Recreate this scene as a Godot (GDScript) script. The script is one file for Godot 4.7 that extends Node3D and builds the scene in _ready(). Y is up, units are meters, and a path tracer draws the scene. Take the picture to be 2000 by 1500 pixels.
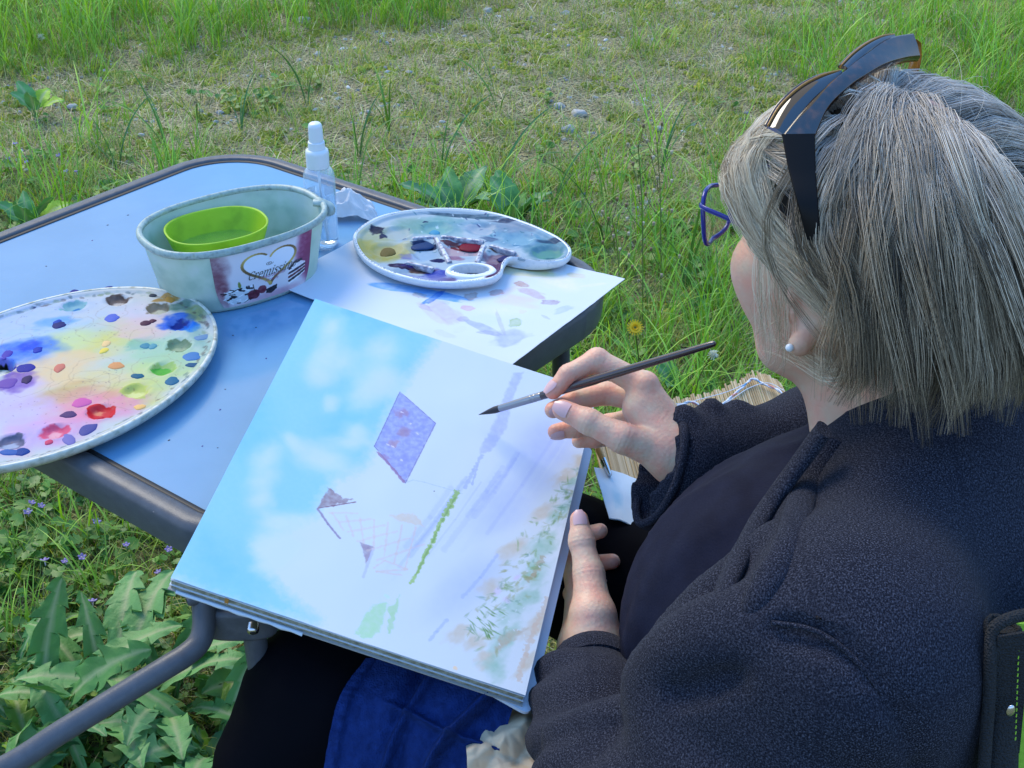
extends Node3D
# A woman paints a watercolour at a folding table on rough grass, in open shade.

var rng := RandomNumberGenerator.new()
var nz := FastNoiseLite.new()
var names := {}
var M := {}


# ---------- a mesh under construction: faces are given counter-clockwise seen from outside ----------
class MB:
	var v := PackedVector3Array()
	var n := PackedVector3Array()
	var uv := PackedVector2Array()
	var c := PackedColorArray()
	var ix := PackedInt32Array()
	var col := Color(1, 1, 1)

	func vert(p: Vector3, t := Vector2.ZERO) -> int:
		v.append(p)
		uv.append(t)
		c.append(col)
		return v.size() - 1

	func tri(a: int, b: int, d: int) -> void:
		ix.append(a)
		ix.append(d)
		ix.append(b)

	func quad(a: int, b: int, d: int, e: int) -> void:
		tri(a, b, d)
		tri(a, d, e)

	# rings of points; each ring counter-clockwise seen against the direction of travel
	func loft(rings: Array, closed := true, cap0 := false, cap1 := false) -> void:
		var m: int = rings[0].size()
		var first := v.size()
		for i in rings.size():
			for k in m:
				vert(rings[i][k], Vector2(float(k) / m, float(i) / maxi(rings.size() - 1, 1)))
		for i in rings.size() - 1:
			for k in (m if closed else m - 1):
				var k2 := (k + 1) % m
				quad(first + i * m + k, first + i * m + k2, first + (i + 1) * m + k2, first + (i + 1) * m + k)
		if cap0:
			fan(rings[0], true)
		if cap1:
			fan(rings[rings.size() - 1], false)

	func fan(ring, flip: bool) -> void:
		var mid := Vector3.ZERO
		for p in ring:
			mid += p
		var a := vert(mid / ring.size())
		var f := v.size()
		for p in ring:
			vert(p)
		for k in ring.size():
			var k2: int = (k + 1) % ring.size()
			if flip:
				tri(a, f + k2, f + k)
			else:
				tri(a, f + k, f + k2)

	# a tube along points, radii per point (or one), sides, with round-ish closed ends
	func tube(pts: Array, radii: Array, sides := 10, caps := true, squash := 1.0, side := Vector3.ZERO) -> void:
		var rings := []
		var t0: Vector3 = (pts[1] - pts[0]).normalized()
		var nn := side if side != Vector3.ZERO else (Vector3.UP if absf(t0.y) < 0.9 else Vector3.RIGHT)
		for i in pts.size():
			var t: Vector3 = (pts[mini(i + 1, pts.size() - 1)] - pts[maxi(i - 1, 0)]).normalized()
			nn = (nn - t * nn.dot(t)).normalized()
			var b := t.cross(nn)
			var r: float = radii[mini(i, radii.size() - 1)]
			var ring := PackedVector3Array()
			for k in sides:
				var a := TAU * k / sides
				ring.append(pts[i] + nn * (r * cos(a)) + b * (r * squash * sin(a)))
			rings.append(ring)
		loft(rings, true, caps, caps)

	# profile of (radius, height) turned about the y axis at a place
	func lathe(at: Vector3, prof: Array, sides := 32, sx := 1.0, sz := 1.0) -> void:
		var rings := []
		for p in prof:
			var ring := PackedVector3Array()
			for k in sides:
				var a := -TAU * k / sides
				ring.append(at + Vector3(cos(a) * p.x * sx, p.y, sin(a) * p.x * sz))
			rings.append(ring)
		loft(rings, true)

	func box(o: Vector3, x: Vector3, y: Vector3, z: Vector3) -> void:   # corner and three edges, x cross y towards z
		for f in [[o, y, x], [o + z, x, y], [o, x, z], [o + y, z, x], [o, z, y], [o + x, y, z]]:
			var a := vert(f[0], Vector2(0, 0))
			vert(f[0] + f[1], Vector2(1, 0))
			vert(f[0] + f[1] + f[2], Vector2(1, 1))
			vert(f[0] + f[2], Vector2(0, 1))
			quad(a, a + 1, a + 2, a + 3)

	func ball(at: Vector3, r: Vector3, b := Basis.IDENTITY, rows := 8, cols := 12) -> void:
		var rings := []
		for i in rows + 1:
			var e := -PI / 2 + PI * i / rows
			var ring := PackedVector3Array()
			for k in cols:
				var a := -TAU * k / cols
				ring.append(at + b * Vector3(cos(e) * cos(a) * r.x, sin(e) * r.y, cos(e) * sin(a) * r.z))
			rings.append(ring)
		loft(rings, true)

	func normals() -> void:
		n.resize(v.size())
		n.fill(Vector3.ZERO)
		for i in range(0, ix.size(), 3):
			var a := v[ix[i]]
			var f := (v[ix[i + 2]] - a).cross(v[ix[i + 1]] - a)
			n[ix[i]] += f
			n[ix[i + 1]] += f
			n[ix[i + 2]] += f
		for i in n.size():
			n[i] = n[i].normalized() if n[i].length_squared() > 1e-20 else Vector3.UP

	func mesh() -> ArrayMesh:
		if n.size() != v.size():
			normals()
		var a := []
		a.resize(Mesh.ARRAY_MAX)
		a[Mesh.ARRAY_VERTEX] = v
		a[Mesh.ARRAY_NORMAL] = n
		a[Mesh.ARRAY_TEX_UV] = uv
		a[Mesh.ARRAY_COLOR] = c
		a[Mesh.ARRAY_INDEX] = ix
		var m := ArrayMesh.new()
		m.add_surface_from_arrays(Mesh.PRIMITIVE_TRIANGLES, a)
		return m


# ---------- a solid as a distance field, meshed as surface nets ----------
class Field:
	var o: Vector3
	var h: float
	var sx: int
	var sy: int
	var sz: int
	var d := PackedFloat32Array()

	func _init(lo: Vector3, hi: Vector3, cell: float) -> void:
		o = lo
		h = cell
		sx = int(ceil((hi.x - lo.x) / cell)) + 1
		sy = int(ceil((hi.y - lo.y) / cell)) + 1
		sz = int(ceil((hi.z - lo.z) / cell)) + 1
		d.resize(sx * sy * sz)
		d.fill(1.0)

	func span(lo: Vector3, hi: Vector3) -> Array:
		var a := ((lo - o) / h).floor()
		var b := ((hi - o) / h).ceil()
		return [maxi(int(a.x), 0), maxi(int(a.y), 0), maxi(int(a.z), 0), mini(int(b.x), sx - 1), mini(int(b.y), sy - 1), mini(int(b.z), sz - 1)]

	# tapered capsule; along the axis «flat» it is «by» times thinner
	func cap(a: Vector3, b: Vector3, ra: float, rb: float, k := 0.01, flat := Vector3.ZERO, by := 1.0) -> void:
		var far := maxf(ra, rb) + k + h * 3.0
		var w := Vector3(far, far, far)
		var s := span(a.min(b) - w, a.max(b) + w)
		var ba := b - a
		var inv := 1.0 / maxf(ba.length_squared(), 1e-9)
		var dr := rb - ra
		var ik := 1.0 / k
		var fl := by - 1.0
		for z in range(s[2], s[5] + 1):
			for y in range(s[1], s[4] + 1):
				var at := (z * sy + y) * sx
				var p := o + Vector3(s[0], y, z) * h - a
				for x in range(s[0], s[3] + 1):
					var t := clampf(p.dot(ba) * inv, 0.0, 1.0)
					var q := p - ba * t
					if fl != 0.0:
						q += flat * (q.dot(flat) * fl)
					var e := q.length() - ra - dr * t
					var was := d[at + x]
					var m := k - absf(e - was)
					if m > 0.0:
						d[at + x] = minf(e, was) - m * m * ik * 0.25
					elif e < was:
						d[at + x] = e
					p.x += h

	# ellipsoid with its own axes (columns of b)
	func ell(at: Vector3, b: Basis, r: Vector3, k := 0.01) -> void:
		var m := maxf(r.x, maxf(r.y, r.z)) + k + h * 3.0
		var w := Vector3(m, m, m)
		var s := span(at - w, at + w)
		var ax := b.x / r.x
		var ay := b.y / r.y
		var az := b.z / r.z
		var rm := minf(r.x, minf(r.y, r.z))
		var ik := 1.0 / k
		for z in range(s[2], s[5] + 1):
			for y in range(s[1], s[4] + 1):
				var i := (z * sy + y) * sx
				var p := o + Vector3(s[0], y, z) * h - at
				for x in range(s[0], s[3] + 1):
					var q := Vector3(p.dot(ax), p.dot(ay), p.dot(az))
					var l := q.length()
					var g := Vector3(q.x / r.x, q.y / r.y, q.z / r.z).length()
					var e := (l * (l - 1.0) / g) if g > 1e-6 else -rm
					var was := d[i + x]
					var mm := k - absf(e - was)
					if mm > 0.0:
						d[i + x] = minf(e, was) - mm * mm * ik * 0.25
					elif e < was:
						d[i + x] = e
					p.x += h

	# cut a capsule away
	func cut(a: Vector3, b: Vector3, ra: float, rb: float) -> void:
		var far := maxf(ra, rb) + h * 3.0
		var w := Vector3(far, far, far)
		var s := span(a.min(b) - w, a.max(b) + w)
		var ba := b - a
		var inv := 1.0 / maxf(ba.length_squared(), 1e-9)
		for z in range(s[2], s[5] + 1):
			for y in range(s[1], s[4] + 1):
				var at := (z * sy + y) * sx
				for x in range(s[0], s[3] + 1):
					var p := o + Vector3(x, y, z) * h - a
					var t := clampf(p.dot(ba) * inv, 0.0, 1.0)
					var e := (p - ba * t).length() - lerpf(ra, rb, t)
					d[at + x] = maxf(d[at + x], -e)

	# keep only what lies behind a plane
	func clip(at: Vector3, nrm: Vector3) -> void:
		for z in sz:
			for y in sy:
				var i := (z * sy + y) * sx
				for x in sx:
					d[i + x] = maxf(d[i + x], (o + Vector3(x, y, z) * h - at).dot(nrm))

	func value(p: Vector3) -> float:
		var q := (p - o) / h
		var x := clampi(int(q.x), 0, sx - 2)
		var y := clampi(int(q.y), 0, sy - 2)
		var z := clampi(int(q.z), 0, sz - 2)
		var f := q - Vector3(x, y, z)
		var i := (z * sy + y) * sx + x
		var s2 := sx * sy
		var a := lerpf(lerpf(d[i], d[i + 1], f.x), lerpf(d[i + sx], d[i + sx + 1], f.x), f.y)
		var b := lerpf(lerpf(d[i + s2], d[i + s2 + 1], f.x), lerpf(d[i + s2 + sx], d[i + s2 + sx + 1], f.x), f.y)
		return lerpf(a, b, f.z)

	func grad(p: Vector3) -> Vector3:
		var e := h * 0.6
		return Vector3(value(p + Vector3(e, 0, 0)) - value(p - Vector3(e, 0, 0)), value(p + Vector3(0, e, 0)) - value(p - Vector3(0, e, 0)), value(p + Vector3(0, 0, e)) - value(p - Vector3(0, 0, e))).normalized()

	func into(mb: MB) -> void:
		var at := {}
		var s2 := sx * sy
		for z in sz - 1:
			for y in sy - 1:
				var i := (z * sy + y) * sx
				for x in sx - 1:
					var d0 := d[i]
					if absf(d0) < h * 2.0:
						var n := 0
						var sum := Vector3.ZERO
						var d1 := d[i + 1]
						var d2 := d[i + sx]
						var d3 := d[i + sx + 1]
						var d4 := d[i + s2]
						var d5 := d[i + s2 + 1]
						var d6 := d[i + s2 + sx]
						var d7 := d[i + s2 + sx + 1]
						if (d0 < 0) != (d1 < 0):
							sum += Vector3(d0 / (d0 - d1), 0, 0)
							n += 1
						if (d2 < 0) != (d3 < 0):
							sum += Vector3(d2 / (d2 - d3), 1, 0)
							n += 1
						if (d4 < 0) != (d5 < 0):
							sum += Vector3(d4 / (d4 - d5), 0, 1)
							n += 1
						if (d6 < 0) != (d7 < 0):
							sum += Vector3(d6 / (d6 - d7), 1, 1)
							n += 1
						if (d0 < 0) != (d2 < 0):
							sum += Vector3(0, d0 / (d0 - d2), 0)
							n += 1
						if (d1 < 0) != (d3 < 0):
							sum += Vector3(1, d1 / (d1 - d3), 0)
							n += 1
						if (d4 < 0) != (d6 < 0):
							sum += Vector3(0, d4 / (d4 - d6), 1)
							n += 1
						if (d5 < 0) != (d7 < 0):
							sum += Vector3(1, d5 / (d5 - d7), 1)
							n += 1
						if (d0 < 0) != (d4 < 0):
							sum += Vector3(0, 0, d0 / (d0 - d4))
							n += 1
						if (d1 < 0) != (d5 < 0):
							sum += Vector3(1, 0, d1 / (d1 - d5))
							n += 1
						if (d2 < 0) != (d6 < 0):
							sum += Vector3(0, 1, d2 / (d2 - d6))
							n += 1
						if (d3 < 0) != (d7 < 0):
							sum += Vector3(1, 1, d3 / (d3 - d7))
							n += 1
						if n:
							at[i] = mb.vert(o + (Vector3(x, y, z) + sum / n) * h)
					i += 1
		for i in at:
			var ins := d[i] < 0
			for a in 3:
				var step: int = [1, sx, s2][a]
				if ins == (d[i + step] < 0):
					continue
				var u: int = [sx, s2, 1][a]
				var w: int = [s2, 1, sx][a]
				if at.has(i - u) and at.has(i - w) and at.has(i - u - w):
					if ins:
						mb.quad(at[i], at[i - u], at[i - u - w], at[i - w])
					else:
						mb.quad(at[i], at[i - w], at[i - u - w], at[i - u])


# ---------- naming and placing ----------
func numbered(called: String) -> String:
	if not names.has(called):
		names[called] = 0
		return called
	names[called] += 1
	return "%s_%03d" % [called, names[called]]


func tag(o: Node, label := "", category := "", group := "", kind := "") -> Node:
	if label:
		o.set_meta("label", label)
	if category:
		o.set_meta("category", category)
	if group:
		o.set_meta("group", group)
	if kind:
		o.set_meta("kind", kind)
	return o


func thing(called: String, at: Vector3, label: String, category: String, group := "") -> Node3D:
	var o := Node3D.new()
	o.name = numbered(called)
	o.position = at
	add_child(o)
	tag(o, label, category, group)
	return o


# commits a mesh under a parent; its points are given in the scene's axes
func put(mb, called: String, mat: Material, parent: Node3D = self, at := Vector3.ZERO) -> MeshInstance3D:
	var o := MeshInstance3D.new()
	if parent == self:
		o.name = numbered(called)
	else:
		var k := 0
		var nm := called
		while parent.has_node(NodePath(nm)):
			k += 1
			nm = "%s_%03d" % [called, k]
		o.name = nm
	if mb is MB:
		var base := at
		var up = parent
		while up != self and up is Node3D:
			base += up.position
			up = up.get_parent()
		if base != Vector3.ZERO:
			for i in mb.v.size():
				mb.v[i] -= base
		o.mesh = mb.mesh()
	else:
		o.mesh = mb
	o.position = at
	o.material_override = mat
	parent.add_child(o, true)
	return o


func lin(r: float, g: float, b: float) -> Color:
	return Color(r, g, b).linear_to_srgb()


func mat(called: String, colour: Color, rough := 0.8, metal := 0.0) -> StandardMaterial3D:
	var m := StandardMaterial3D.new()
	m.resource_name = called
	m.albedo_color = colour
	m.roughness = rough
	m.metallic = metal
	M[called] = m
	return m


func ntex(freq: float, colours: Array, octaves := 4, size := 512, bump := 0.0, sd := 1, kind := FastNoiseLite.TYPE_SIMPLEX_SMOOTH) -> NoiseTexture2D:
	var t := NoiseTexture2D.new()
	var f := FastNoiseLite.new()
	f.seed = sd
	f.noise_type = kind
	f.frequency = freq
	f.fractal_octaves = octaves
	t.width = size
	t.height = size
	t.seamless = true
	t.noise = f
	if bump > 0.0:
		t.as_normal_map = true
		t.bump_strength = bump
	elif colours.size():
		var g := Gradient.new()
		var offs := PackedFloat32Array()
		var cs := PackedColorArray()
		for k in colours.size():
			offs.append(0.2 + 0.6 * k / maxf(colours.size() - 1, 1))
			cs.append(colours[k])
		g.offsets = offs
		g.colors = cs
		t.color_ramp = g
	return t


func tri_map(m: StandardMaterial3D, scale: float) -> void:
	m.uv1_triplanar = true
	m.uv1_scale = Vector3(scale, scale, scale)


func spline(pts: Array, per := 8, closed := false) -> Array:
	var out := []
	var n := pts.size()
	for i in (n if closed else n - 1):
		var a = pts[(i - 1 + n) % n] if closed else pts[maxi(i - 1, 0)]
		var b = pts[i]
		var c = pts[(i + 1) % n]
		var e = pts[(i + 2) % n] if closed else pts[mini(i + 2, n - 1)]
		for k in per:
			var t := float(k) / per
			out.append(0.5 * ((2.0 * b) + (c - a) * t + (2.0 * a - 5.0 * b + 4.0 * c - e) * t * t + (3.0 * b - a - 3.0 * c + e) * t * t * t))
	if not closed:
		out.append(pts[n - 1])
	return out


# ---------- pictures made of soft washes (paint on paper and in palettes) ----------
class Pic:
	var w: int
	var h: int
	var r := PackedFloat32Array()
	var g := PackedFloat32Array()
	var b := PackedFloat32Array()
	var nz: FastNoiseLite

	func _init(ww: int, hh: int, c: Color, noise: FastNoiseLite) -> void:
		w = ww
		h = hh
		nz = noise
		r.resize(w * h)
		g.resize(w * h)
		b.resize(w * h)
		r.fill(c.r)
		g.fill(c.g)
		b.fill(c.b)

	func over(i: int, c: Color, a: float) -> void:
		r[i] += (c.r - r[i]) * a
		g[i] += (c.g - g[i]) * a
		b[i] += (c.b - b[i]) * a

	# an elliptic wash in 0..1 coordinates: soft rim, wandering outline, streaks
	func wash(at: Vector2, rx: float, ry: float, turn: float, c: Color, a: float, soft := 0.5, wander := 0.35, grain := 0.3, rim := 0.0) -> void:
		var s := maxf(rx, ry) * 1.6
		var cx := cos(turn)
		var sn := sin(turn)
		var big := 60.0 / maxf(rx, 0.01) * 0.06
		var asp := float(h) / w
		for y in range(maxi(int((at.y - s / asp) * h), 0), mini(int((at.y + s / asp) * h) + 1, h)):
			for x in range(maxi(int((at.x - s) * w), 0), mini(int((at.x + s) * w) + 1, w)):
				var p := Vector2(float(x) / w - at.x, (float(y) / h - at.y) * asp)
				var q := Vector2((p.x * cx + p.y * sn) / rx, (p.y * cx - p.x * sn) / ry)
				var e := q.length()
				if e > 1.6:
					continue
				e += wander * nz.get_noise_3d(q.x * 40.0 + at.x * 900.0, q.y * 40.0 + at.y * 700.0, rx * 999.0)
				var k := clampf((1.0 - e) / soft, 0.0, 1.0)
				if k <= 0.0:
					continue
				k = k * k * (3.0 - 2.0 * k)
				var gr := 1.0 - grain * (0.5 + nz.get_noise_2d(x * 1.3 + at.x * 500.0, y * 1.3)) if grain > 0.0 else 1.0
				var al := a * k * gr
				if rim > 0.0:
					al *= 1.0 - rim + rim * clampf((e - 0.55) * 3.0, 0.0, 1.0)
				over(y * w + x, c, clampf(al, 0.0, 1.0))

	# a painted polygon in 0..1 coordinates
	func poly(pts: Array, c: Color, a: float, soft := 0.004, wander := 0.006, grain := 0.2) -> void:
		var lo := Vector2(9, 9)
		var hi := Vector2(-9, -9)
		for p in pts:
			lo = lo.min(p)
			hi = hi.max(p)
		var asp := float(h) / w
		var m := pts.size()
		for y in range(maxi(int((lo.y - 0.02) * h), 0), mini(int((hi.y + 0.02) * h) + 1, h)):
			for x in range(maxi(int((lo.x - 0.02) * w), 0), mini(int((hi.x + 0.02) * w) + 1, w)):
				var p := Vector2(float(x) / w, float(y) / h)
				if wander > 0.0:
					p += Vector2(nz.get_noise_2d(x * 2.0, y * 2.0), nz.get_noise_2d(y * 2.0 + 300.0, x * 2.0)) * wander
				var ins := false
				var e := 9.0
				for k in m:
					var s: Vector2 = pts[k]
					var t: Vector2 = pts[(k + 1) % m]
					if (s.y > p.y) != (t.y > p.y) and p.x < (t.x - s.x) * (p.y - s.y) / (t.y - s.y) + s.x:
						ins = not ins
					var st := t - s
					var f := clampf((p - s).dot(st) / maxf(st.length_squared(), 1e-9), 0.0, 1.0)
					var dd := p - s - st * f
					e = minf(e, Vector2(dd.x, dd.y * asp).length())
				var k2 := clampf(0.5 + (e if ins else -e) / soft, 0.0, 1.0)
				if k2 > 0.0:
					over(y * w + x, c, clampf(a * k2 * (1.0 - grain * (0.5 + nz.get_noise_2d(x * 2.3, y * 2.3 + 99.0))), 0.0, 1.0))

	# a brush line
	func line(pts: Array, wide: float, c: Color, a: float, rough := 0.4) -> void:
		var asp := float(h) / w
		for i in pts.size() - 1:
			var s: Vector2 = pts[i]
			var t: Vector2 = pts[i + 1]
			var lo := s.min(t)
			var hi := s.max(t)
			for y in range(maxi(int((lo.y - wide / asp) * h), 0), mini(int((hi.y + wide / asp) * h) + 2, h)):
				for x in range(maxi(int((lo.x - wide) * w), 0), mini(int((hi.x + wide) * w) + 2, w)):
					var p := Vector2(float(x) / w, float(y) / h)
					var st := t - s
					st.y *= asp
					var ps := p - s
					ps.y *= asp
					var f := clampf(ps.dot(st) / maxf(st.length_squared(), 1e-9), 0.0, 1.0)
					var e := (ps - st * f).length() / wide + rough * nz.get_noise_2d(x * 3.0, y * 3.0)
					if e < 1.0:
						over(y * w + x, c, a * clampf((1.0 - e) * 2.0, 0.0, 1.0))

	func tex() -> ImageTexture:
		var by := PackedByteArray()
		by.resize(w * h * 3)
		for i in w * h:
			by[i * 3] = int(clampf(r[i], 0.0, 1.0) * 255.0)
			by[i * 3 + 1] = int(clampf(g[i], 0.0, 1.0) * 255.0)
			by[i * 3 + 2] = int(clampf(b[i], 0.0, 1.0) * 255.0)
		return ImageTexture.create_from_image(Image.create_from_data(w, h, false, Image.FORMAT_RGB8, by))



func _ready() -> void:
	rng.seed = 20240817
	nz.seed = 5
	nz.frequency = 0.02
	nz.fractal_octaves = 3
	# the lens, the sky, the sun
	var cam := Camera3D.new()
	cam.name = "camera"
	cam.fov = 31.05
	cam.near = 0.05
	cam.far = 300.0
	cam.position = Vector3(0, 1.5, 0)
	cam.rotation_degrees = Vector3(-31, 0, 0)
	add_child(cam)
	var we := WorldEnvironment.new()
	we.name = "world_environment"
	var env := Environment.new()
	var sky := Sky.new()
	var sm := ProceduralSkyMaterial.new()
	sm.sky_top_color = Color(0.42, 0.655, 0.94)
	sm.sky_horizon_color = Color(0.80, 0.89, 0.94)
	sm.sky_curve = 0.22
	sm.ground_bottom_color = Color(0.20, 0.26, 0.12)
	sm.ground_horizon_color = Color(0.45, 0.52, 0.36)
	sm.sky_energy_multiplier = 1.0
	sm.sun_angle_max = 1.0
	sky.sky_material = sm
	env.background_mode = Environment.BG_SKY
	env.sky = sky
	env.background_energy_multiplier = 1.0
	env.tonemap_mode = Environment.TONE_MAPPER_LINEAR
	env.tonemap_exposure = 2.0
	env.sdfgi_enabled = true
	env.ssao_enabled = true
	env.ssil_enabled = true
	we.environment = env
	add_child(we)
	var sun := DirectionalLight3D.new()
	sun.name = "sun"
	sun.light_color = Color(1.0, 0.965, 0.90)
	sun.light_energy = 0.5
	sun.light_angular_distance = 30.0
	sun.shadow_enabled = true
	add_child(sun)
	sun.look_at_from_position(Vector3(-2.2, 4.0, -3.0), Vector3(0, 0, 0))

	materials()
	ground()
	folding_table()
	table_things()
	pad_and_brush()
	person()
	chair_and_mat()
	plants()


func materials() -> void:
	var m := mat("skin", Color(1, 1, 1), 0.5)
	m.vertex_color_use_as_albedo = true
	m.normal_enabled = true
	m.normal_texture = ntex(0.06, [], 4, 256, 5.0, 3)
	m.normal_scale = 0.3
	tri_map(m, 14.0)
	m.subsurf_scatter_enabled = true
	m.subsurf_scatter_strength = 0.12
	m = mat("nail", lin(0.62, 0.37, 0.36), 0.28)
	m = mat("hair", Color(1, 1, 1), 0.5)
	m.vertex_color_use_as_albedo = true
	m.metallic_specular = 0.4
	m = mat("cardigan", Color(1, 1, 1), 0.95)
	m.albedo_texture = ntex(0.16, [lin(0.006, 0.0065, 0.0105), lin(0.014, 0.015, 0.024), lin(0.10, 0.105, 0.14)], 3, 512, 0.0, 7)
	m.normal_enabled = true
	m.normal_texture = ntex(0.30, [], 2, 512, 7.0, 8)
	m.normal_scale = 0.35
	m.metallic_specular = 0.14
	m.rim_enabled = true
	m.rim = 0.06
	m.rim_tint = 0.5
	tri_map(m, 7.5)
	m = mat("tunic", Color(1, 1, 1), 0.85)
	m.albedo_texture = ntex(0.02, [lin(0.005, 0.006, 0.017), lin(0.009, 0.011, 0.028)], 3, 256, 0.0, 9)
	m.normal_enabled = true
	m.normal_texture = ntex(0.3, [], 1, 256, 2.0, 10)
	m.normal_scale = 0.25
	m.metallic_specular = 0.25
	tri_map(m, 6.0)
	m = mat("leggings", lin(0.003, 0.003, 0.005), 0.85)
	m.metallic_specular = 0.15
	m = mat("blue_gauze", Color(1, 1, 1), 0.9)
	m.albedo_texture = ntex(0.05, [lin(0.006, 0.018, 0.085), lin(0.012, 0.034, 0.15)], 4, 256, 0.0, 11)
	m.normal_enabled = true
	m.normal_texture = ntex(0.25, [], 2, 256, 4.0, 12)
	m.normal_scale = 0.6
	m.metallic_specular = 0.25
	tri_map(m, 7.0)
	m = mat("beige_paper", lin(0.62, 0.47, 0.31), 0.7)
	m.backlight_enabled = true
	m.backlight = Color(0.3, 0.26, 0.2)
	m = mat("table_metal", Color(1, 1, 1), 0.36)
	m.albedo_texture = ntex(0.03, [lin(0.078, 0.083, 0.097), lin(0.098, 0.104, 0.12)], 4, 256, 0.0, 13)
	m.metallic = 0.0
	m.metallic_specular = 0.35
	m.normal_enabled = true
	m.normal_texture = ntex(0.4, [], 2, 256, 2.0, 14)
	m.normal_scale = 0.25
	tri_map(m, 8.0)
	m = mat("gasket", lin(0.012, 0.013, 0.016), 0.6)
	m = mat("frosted_glass", Color(1, 1, 1), 0.14)
	m.albedo_texture = ntex(0.01, [lin(0.12, 0.28, 0.46), lin(0.14, 0.305, 0.49)], 5, 512, 0.0, 15)
	m.metallic_specular = 0.6
	tri_map(m, 1.3)
	m = mat("bright_metal", lin(0.6, 0.6, 0.62), 0.25, 1.0)
	m = mat("white_plastic", lin(0.66, 0.69, 0.72), 0.35)
	m = mat("clear_plastic", Color(0.80, 0.90, 1.0, 0.26), 0.06)
	m.transparency = BaseMaterial3D.TRANSPARENCY_ALPHA
	m = mat("water", Color(0.85, 0.94, 1.0, 0.08), 0.02)
	m.refraction_enabled = true
	m.refraction_scale = 0.033
	m = mat("tinted_water", Color(0.55, 0.78, 0.42, 0.12), 0.05)
	m.transparency = BaseMaterial3D.TRANSPARENCY_ALPHA
	m = mat("tub_plastic", Color(1, 1, 1), 0.4)
	m.albedo_texture = ntex(0.012, [lin(0.46, 0.60, 0.53), lin(0.57, 0.69, 0.62), lin(0.64, 0.72, 0.70)], 5, 512, 0.0, 16)
	m.backlight_enabled = true
	m.backlight = Color(0.75, 0.8, 0.78)
	tri_map(m, 4.0)
	m = mat("tub_rim", Color(1, 1, 1), 0.45)
	m.albedo_texture = ntex(0.04, [lin(0.16, 0.21, 0.20), lin(0.30, 0.38, 0.36), lin(0.36, 0.45, 0.42), lin(0.30, 0.36, 0.26)], 4, 512, 0.0, 17)
	tri_map(m, 5.0)
	m = mat("green_plastic", Color(1, 1, 1), 0.45)
	m.albedo_texture = ntex(0.02, [lin(0.30, 0.50, 0.02), lin(0.43, 0.66, 0.03), lin(0.48, 0.70, 0.04)], 5, 256, 0.0, 18)
	m.backlight_enabled = true
	m.backlight = Color(0.6, 0.8, 0.3)
	tri_map(m, 5.0)
	m = mat("tissue", lin(0.66, 0.65, 0.66), 0.95)
	m.backlight_enabled = true
	m.backlight = Color(0.4, 0.4, 0.4)
	m = mat("paper", lin(0.56, 0.60, 0.66), 0.9)
	m = mat("page_edges", Color(1, 1, 1), 0.9)
	m.albedo_texture = ntex(0.05, [lin(0.16, 0.15, 0.10), lin(0.27, 0.26, 0.19), lin(0.36, 0.35, 0.27)], 4, 256, 0.0, 19)
	tri_map(m, 9.0)
	m = mat("grey_card", lin(0.34, 0.33, 0.32), 0.9)
	m = mat("board_white", lin(0.53, 0.58, 0.68), 0.5)
	m = mat("paint", Color(1, 1, 1), 0.5)
	m.metallic_specular = 0.16
	m.vertex_color_use_as_albedo = true
	m = mat("brush_wood", lin(0.032, 0.014, 0.018), 0.25)
	m.clearcoat_enabled = true
	m.clearcoat = 0.8
	m.clearcoat_roughness = 0.15
	m = mat("ferrule", lin(0.30, 0.30, 0.33), 0.28, 1.0)
	m = mat("dark_bristle", lin(0.012, 0.010, 0.016), 0.5)
	m = mat("tan_bristle", lin(0.42, 0.26, 0.10), 0.7)
	m = mat("tortoise", Color(1, 1, 1), 0.12)
	m.albedo_texture = ntex(0.03, [lin(0.006, 0.004, 0.004), lin(0.012, 0.007, 0.006), lin(0.07, 0.025, 0.008)], 2, 256, 0.0, 20)
	m.metallic_specular = 0.8
	tri_map(m, 12.0)
	m = mat("dark_arm", lin(0.006, 0.005, 0.005), 0.4)
	m.metallic_specular = 0.25
	m = mat("amber_frame", lin(0.40, 0.17, 0.025), 0.15)
	m = mat("dark_lens", lin(0.012, 0.014, 0.02), 0.04)
	m.metallic_specular = 0.9
	m = mat("blue_frame", lin(0.015, 0.02, 0.20), 0.15)
	m = mat("lens_clear", Color(0.62, 0.68, 0.66, 0.24), 0.02)
	m.transparency = BaseMaterial3D.TRANSPARENCY_ALPHA
	m = mat("pearl", lin(0.78, 0.80, 0.82), 0.2)
	m = mat("black_fabric", Color(1, 1, 1), 0.9)
	m.albedo_texture = ntex(0.2, [lin(0.006, 0.006, 0.007), lin(0.018, 0.019, 0.022)], 2, 256, 0.0, 21)
	m.normal_enabled = true
	m.normal_texture = ntex(0.25, [], 1, 256, 6.0, 22)
	tri_map(m, 9.0)
	m = mat("lime_fabric", Color(1, 1, 1), 0.8)
	m.albedo_texture = ntex(0.1, [lin(0.22, 0.42, 0.02), lin(0.30, 0.52, 0.04)], 3, 256, 0.0, 23)
	tri_map(m, 8.0)
	m = mat("bamboo", Color(1, 1, 1), 0.55)
	m.vertex_color_use_as_albedo = true
	m = mat("moss", Color(1, 1, 1), 0.9)
	m.vertex_color_use_as_albedo = true
	m = mat("leaf", Color(1, 1, 1), 0.48)
	m.metallic_specular = 0.3
	m.vertex_color_use_as_albedo = true
	m.backlight_enabled = true
	m.backlight = Color(0.45, 0.5, 0.2)
	m.normal_enabled = true
	m.normal_texture = ntex(0.035, [], 3, 256, 6.0, 26, FastNoiseLite.TYPE_CELLULAR)
	m.normal_scale = 0.55
	tri_map(m, 22.0)
	m = mat("plant", Color(1, 1, 1), 0.48)
	m.vertex_color_use_as_albedo = true
	m.backlight_enabled = true
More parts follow.
